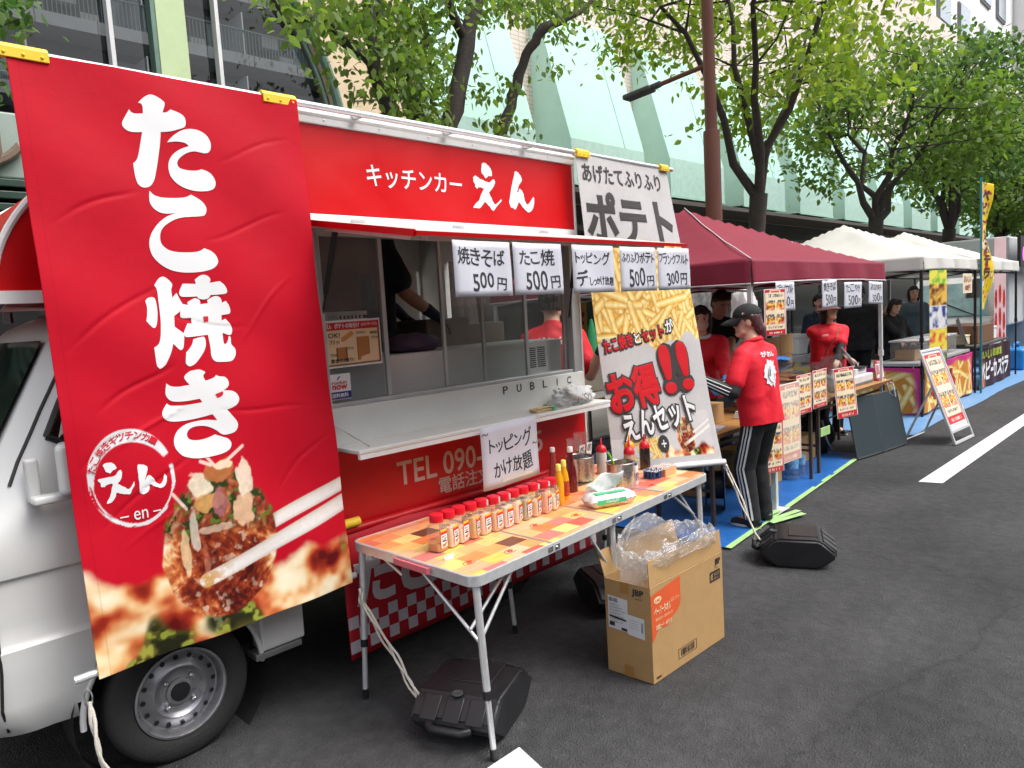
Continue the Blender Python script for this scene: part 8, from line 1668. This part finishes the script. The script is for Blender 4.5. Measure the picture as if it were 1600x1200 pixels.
    for (hp_, kn, an, s) in legp:
        x, y = an.x, an.y; a = s*-.12; Ms = Matrix.Translation((x, y, 0)) @ Matrix.Rotation(a, 4, 'Z'); sm = MB()
        sm.cap(Ms @ V3((0, -.035, .045)), .036, Ms @ V3((0, .05, .042)), .038); sm.cap(Ms @ V3((0, .05, .042)), .038, Ms @ V3((0, .14, .03)), .030); sm.cap(Ms @ V3((0, -.02, .05)), .040, Ms @ V3((0, .0, .085)), .038)
        o = link('shoe', blob(sm, .009, 3, cut=[((0, 0, .012), (0, 0, -1))]), shoem, t, smooth=180)
        rows = []
        MB().prism([(.040*math.cos(u)*(1 if math.sin(u) > 0 else .9), .055+.118*math.sin(u)) for u in np.linspace(0, 2*PI, 25)[:-1]], lambda p, q, o=0: Ms @ V3((p, q, .003+o)), .022).build('sole', mat('sole_white', (.66, .65, .62), .6), o, bevel=.004)
    t.location = loc; t.rotation_euler = (0, 0, rz)
    return dict(root=t, shirt=so_, shirtm=me, trousers=to, trm=tm, legs=legp, M=M, hd=Hd, B=B, arms=armp)
def on_skin(me, origin, axis):
    """sheet coordinates cast on to a garment: a,b in local x/z (axis -1 = from behind) or y/z"""
    bv = BVHTree.FromPolygons([v.co for v in me.vertices], [p.vertices for p in me.polygons])
    def fn(a, b, off=0):
        o, d = (V3((a, -2, b)), V3((0, 1, 0))) if axis == 'back' else (V3((a, 2, b)), V3((0, -1, 0)))
        hit = bv.ray_cast(o, d); p = hit[0] if hit[0] is not None else V3((a, origin, b)); return p-d*(off+.004)
    return fn
def local(name, me_or_mb, m, parent, **k):          # geometry already in the person's own frame
    me = me_or_mb.mesh(name) if isinstance(me_or_mb, MB) else me_or_mb
    me.transform(wm(parent.parent if parent.parent else parent) if False else wm_root(parent)); return link(name, me, m, parent, **k)
def wm_root(o):
    while o.parent is not None: o = o.parent
    return o.matrix_basis.copy()
BLKTR = mat('black_jersey', (.012, .012, .014), .7, var=.25, scale=10, bump=.3, bscale=16)
# the woman in the black cap
Wp = (4.87, -.45, .0)
d = person('young woman in a black cap, red T-shirt and black striped trousers working at the table', Wp, R_(-6), 1.60, .10, (R_(34), R_(-4)), (tuple(at(1094, 592, 1, -.20)), tuple(at(1127, 600, 1, -.06))), ((-.10, .03), (.10, .06)), REDC, 'short', BLKTR, .475, BLKTR, 'tail', HAIR2, cap=mat('cap_black', (.012, .012, .013), .8, var=.2, bump=.3, bscale=200), glove=BLUEG, vox=.0072, curl=.7, shoem=mat('shoe_black', (.02, .02, .02), .4), collar=REDC)
fbk = on_skin(d['shirtm'], -.1, 'back')
mb = MB(); star = []
for i in range(26): a = 2*PI*i/26; r = (.085 if i % 2 == 0 else .066)*random.uniform(.86, 1.1); star.append((.0+r*1.0*math.cos(a), 1.12+r*1.25*math.sin(a)))
v = [fbk(0.0, 1.12, .001)]+[fbk(a*.5, 1.12+(b-1.12)*.5, .001) for a, b in star]+[fbk(a, b, .001) for a, b in star]; n = len(star)
mb.add(v, [(0, 1+i, 1+(i+1) % n) for i in range(n)]+[(1+i, 1+n+i, 1+n+(i+1) % n, 1+(i+1) % n) for i in range(n)]); local('shirt_print', mb, WINK, d['shirt'])
mb = MB()
for k in range(5):
    a0 = random.uniform(0, 6.3); mb.tube([fbk((.018+.006*k)*math.cos(a0+t), 1.115+(.03+.008*k)*math.sin(a0+t), .004) for t in np.linspace(0, 1.6, 7)], .0022, 4)
local('print_strokes', mb, mat('soft_grey_ink', (.25, .25, .26), .6), d['shirt'])
mb = MB(); text('がおん', -.07, 1.235, .07, 1.275, fbk, WINK, None, off=.002, bold=.03, into=mb); local('lettering', mb, WINK, d['shirt'])
mb = MB(); bv = BVHTree.FromPolygons([q.co for q in d['trm'].vertices], [q.vertices for q in d['trm'].polygons])
for (hp_, kn, an, s) in d['legs']:
    for k in (-.024, 0, .024):
        row = []
        for i in range(25):
            z = lerp(.80, .075, i/24); t_ = (hp_.z-z)/(hp_.z-an.z); c = hp_.lerp(kn, min(1, max(0, (hp_.z-z)/(hp_.z-kn.z)))) if z > kn.z else kn.lerp(an, (kn.z-z)/(kn.z-an.z))
            pr = []
            for e in (-.006, .006):
                o = V3((s*1.0, c.y+k+e-.012, z)); hit = bv.ray_cast(o, V3((-s, 0, 0)))
                pr.append((hit[0] if hit[0] is not None and abs(hit[0].x-c.x) < .14 else V3((c.x+s*.075, c.y+k+e, z)))+V3((s*.003, 0, 0)))
            row += pr
        mb.add(row, [(2*i, 2*i+1, 2*i+3, 2*i+2) for i in range(24)])
local('stripes', mb, WINK, d['trousers'])
slv = [c for c in d['root'].children if c.name.startswith('sleeve')]
for i_, (sh, el, wr, s) in enumerate(d['arms']):
    mb = MB()
    ax = (wr-el).normalized(); up = V3((0, 0, 1)); sd_ = ax.cross(up).normalized(); up = sd_.cross(ax)
    for k in (-.35, .15, .65):
        mb.tube([el.lerp(wr, q)+(sd_*-s*0+(-sd_ if s < 0 else sd_)*math.cos(k)*-1*0+((V3((-1, -.2, 0)))*math.cos(k)+up*math.sin(k)).normalized()*lerp(.0495, .0385, q)) for q in (0.02, .3, .6, .88)], .0042, 6)
    local('sleeve_stripes', mb, WINK, slv[i_])
# the others
MASK = mat('mask_beige', s2l((206, 186, 172)), .8, var=.04); WHC = mat('white_fabric', (.66, .66, .66), .8, var=.05, bump=.3, bscale=20); GRC = mat('blue_grey_fabric', s2l((96, 116, 128)), .8, var=.1, bump=.3, bscale=20); JEAN = mat('jeans', (.03, .045, .08), .8, var=.2, scale=30)
REDJ = mat('red_jacket', s2l((206, 20, 36)), .7, var=.08, bump=.4, bscale=14)
person('woman with black bob hair and a beige mask in a red jacket behind the table', (5.86, .60, .02), R_(128), 1.60, .12, (R_(-8), R_(-6)), ((5.50, .16, .98), (5.55, .35, .95)), ((-.1, 0), (.1, 0)), REDJ, 'long', None, .48, BLKC, 'bob', HAIR, mask=MASK, glove=BLUEG, vox=.009, collar=WHC)
person('man in a dark shirt bending over the food at the back of the maroon tent', (6.75, .98, .02), R_(150), 1.76, .18, (R_(0), R_(-26)), ((6.3, .55, 1.12), (6.15, .75, 1.1)), ((-.1, 0), (.1, 0)), BLKC, 'short', None, .48, JEAN, 'short', HAIR, skin=SKIN2, vox=.011)
d = person('smiling woman in a brown bucket hat and red T-shirt behind the register', (8.62, .55, .0), R_(140), 1.57, .03, (R_(28), R_(4)), ((8.25, .33, .80), (8.72, .2, .80)), ((-.1, 0), (.1, 0)), REDC, 'short', BLKC, .46, BLKC, 'bob', HAIR, hat=mat('hat_brown', s2l((112, 66, 66)), .85, var=.12), vox=.0095, wide=1.22)
ff = on_skin(d['shirtm'], .1, 'front'); mb = MB(); mb.tube([ff(-.10, 1.26, .006), ff(-.02, 1.16, .006), ff(.06, 1.02, .006), ff(.12, .88, .006), ff(.16, .78, .006)], .006, 6); local('bag_strap', mb, mat('strap_tan', s2l((130, 90, 60)), .6), d['shirt'])
mb = MB(); text('がおん', .06, 1.175, .13, 1.2, ff, WINK, None, off=.002, bold=.02, into=mb); local('lettering', mb, WINK, d['shirt'])
person('man in a black cap and black jacket with his back turned beyond the register', (11.5, 1.22, 0), R_(-60), 1.76, .02, (R_(-30), 0), (None, None), ((-.1, 0), (.1, 0)), BLKC, 'long', None, .45, BLKC, 'short', HAIR, cap=mat('cap_black'), skin=SKIN2, vox=.013, wide=1.15)
person('person in a navy jacket seen behind the hat woman', (11.3, 1.75, 0), R_(150), 1.66, .02, (0, 0), (None, None), ((-.1, 0), (.1, 0)), NAVYC, 'long', None, .46, BLKC, 'short', HAIR, vox=.013)
person('black haired person in black stooping at the fries stall counter', (11.9, .95, 0), R_(150), 1.56, .22, (0, R_(-20)), ((11.55, .62, .85), (11.8, .55, .85)), ((-.1, 0), (.1, 0)), BLKC, 'long', None, .46, BLKC, 'bob', HAIR, vox=.013)
person('woman in a blue-grey top standing at the back of the cream tents', (14.6, 1.35, 0), R_(120), 1.72, .0, (0, 0), (None, None), ((-.1, 0), (.1, 0)), GRC, 'long', None, .46, BLKC, 'bob', HAIR, vox=.013)
d = person('person in black with a white armband bending at the fries stall', (13.0, 1.0, 0), R_(60), 1.6, .65, (0, 0), ((12.7, 1.2, .8), (12.6, .9, .8)), ((-.1, 0), (.1, 0)), BLKC, 'long', None, .46, BLKC, 'long', HAIR, vox=.013)
mb = MB(); sh, el, wr, s = d['arms'][1]; mb.cap(sh.lerp(el, .55), .068, sh.lerp(el, .80), .068, 14); local('armband', mb, WHC, d['shirt'], smooth=50)
person('cook inside the truck in black with dark gloves reaching over the counter', (2.40, .76, .742), R_(-82), 1.70, .06, (0, R_(-20)), ((2.80, .86, 1.62), (2.74, .52, 1.655)), ((-.1, 0), (.1, 0)), BLKC, 'short', None, .46, BLKC, 'short', HAIR, skin=SKIN2, glove=NAVYC, vox=.009)
d = person('person in a red T-shirt with white lettering on the back past the truck end', (4.05, .78, 0), R_(-55), 1.84, .04, (0, R_(-6)), ((4.5, 1.3, 1.25), tuple(at(945, 535, 1, .35))), ((-.1, 0), (.1, 0)), REDC, 'short', None, .46, JEAN, 'short', HAIR, vox=.010, glove=NAVYC)
fbk = on_skin(d['shirtm'], -.1, 'back'); mb = MB(); text('がおん', -.11, 1.40, .11, 1.46, fbk, WINK, None, off=.002, bold=.03, into=mb); local('lettering', mb, WINK, d['shirt'])
bag_ = thing('covered_tray', 'purple cloth covered tray on the counter inside the truck', 'tray', (2.3, .3, 1.47)); crumple((2.36, .27, 1.473), (.17, .10, .055), 31, amp=.25).build('cloth', mat('purple_cloth', s2l((96, 80, 104)), .6, bump=.3), bag_, smooth=180)
bk_ = thing('plastic_basket', 'white plastic basket behind the poster inside the truck window', 'basket', (1.85, .35, 1.5)); mb = MB()
for i in range(14): mb.box(1.72+i*.022, 1.73+i*.022, .199, .205, 1.503, 1.68)
mb.box(1.71, 2.04, .198, .206, 1.68, 1.70); mb.box(1.71, 2.04, .45, .458, 1.503, 1.70); mb.box(1.71, 2.04, .2, .45, 1.503, 1.507)
for z in (1.54, 1.58, 1.62, 1.66): mb.box(1.71, 2.04, .1985, .2055, z-.002, z+.004)
mb.build('body', OFFW, bk_)
bpy.data.objects.remove(_fo)
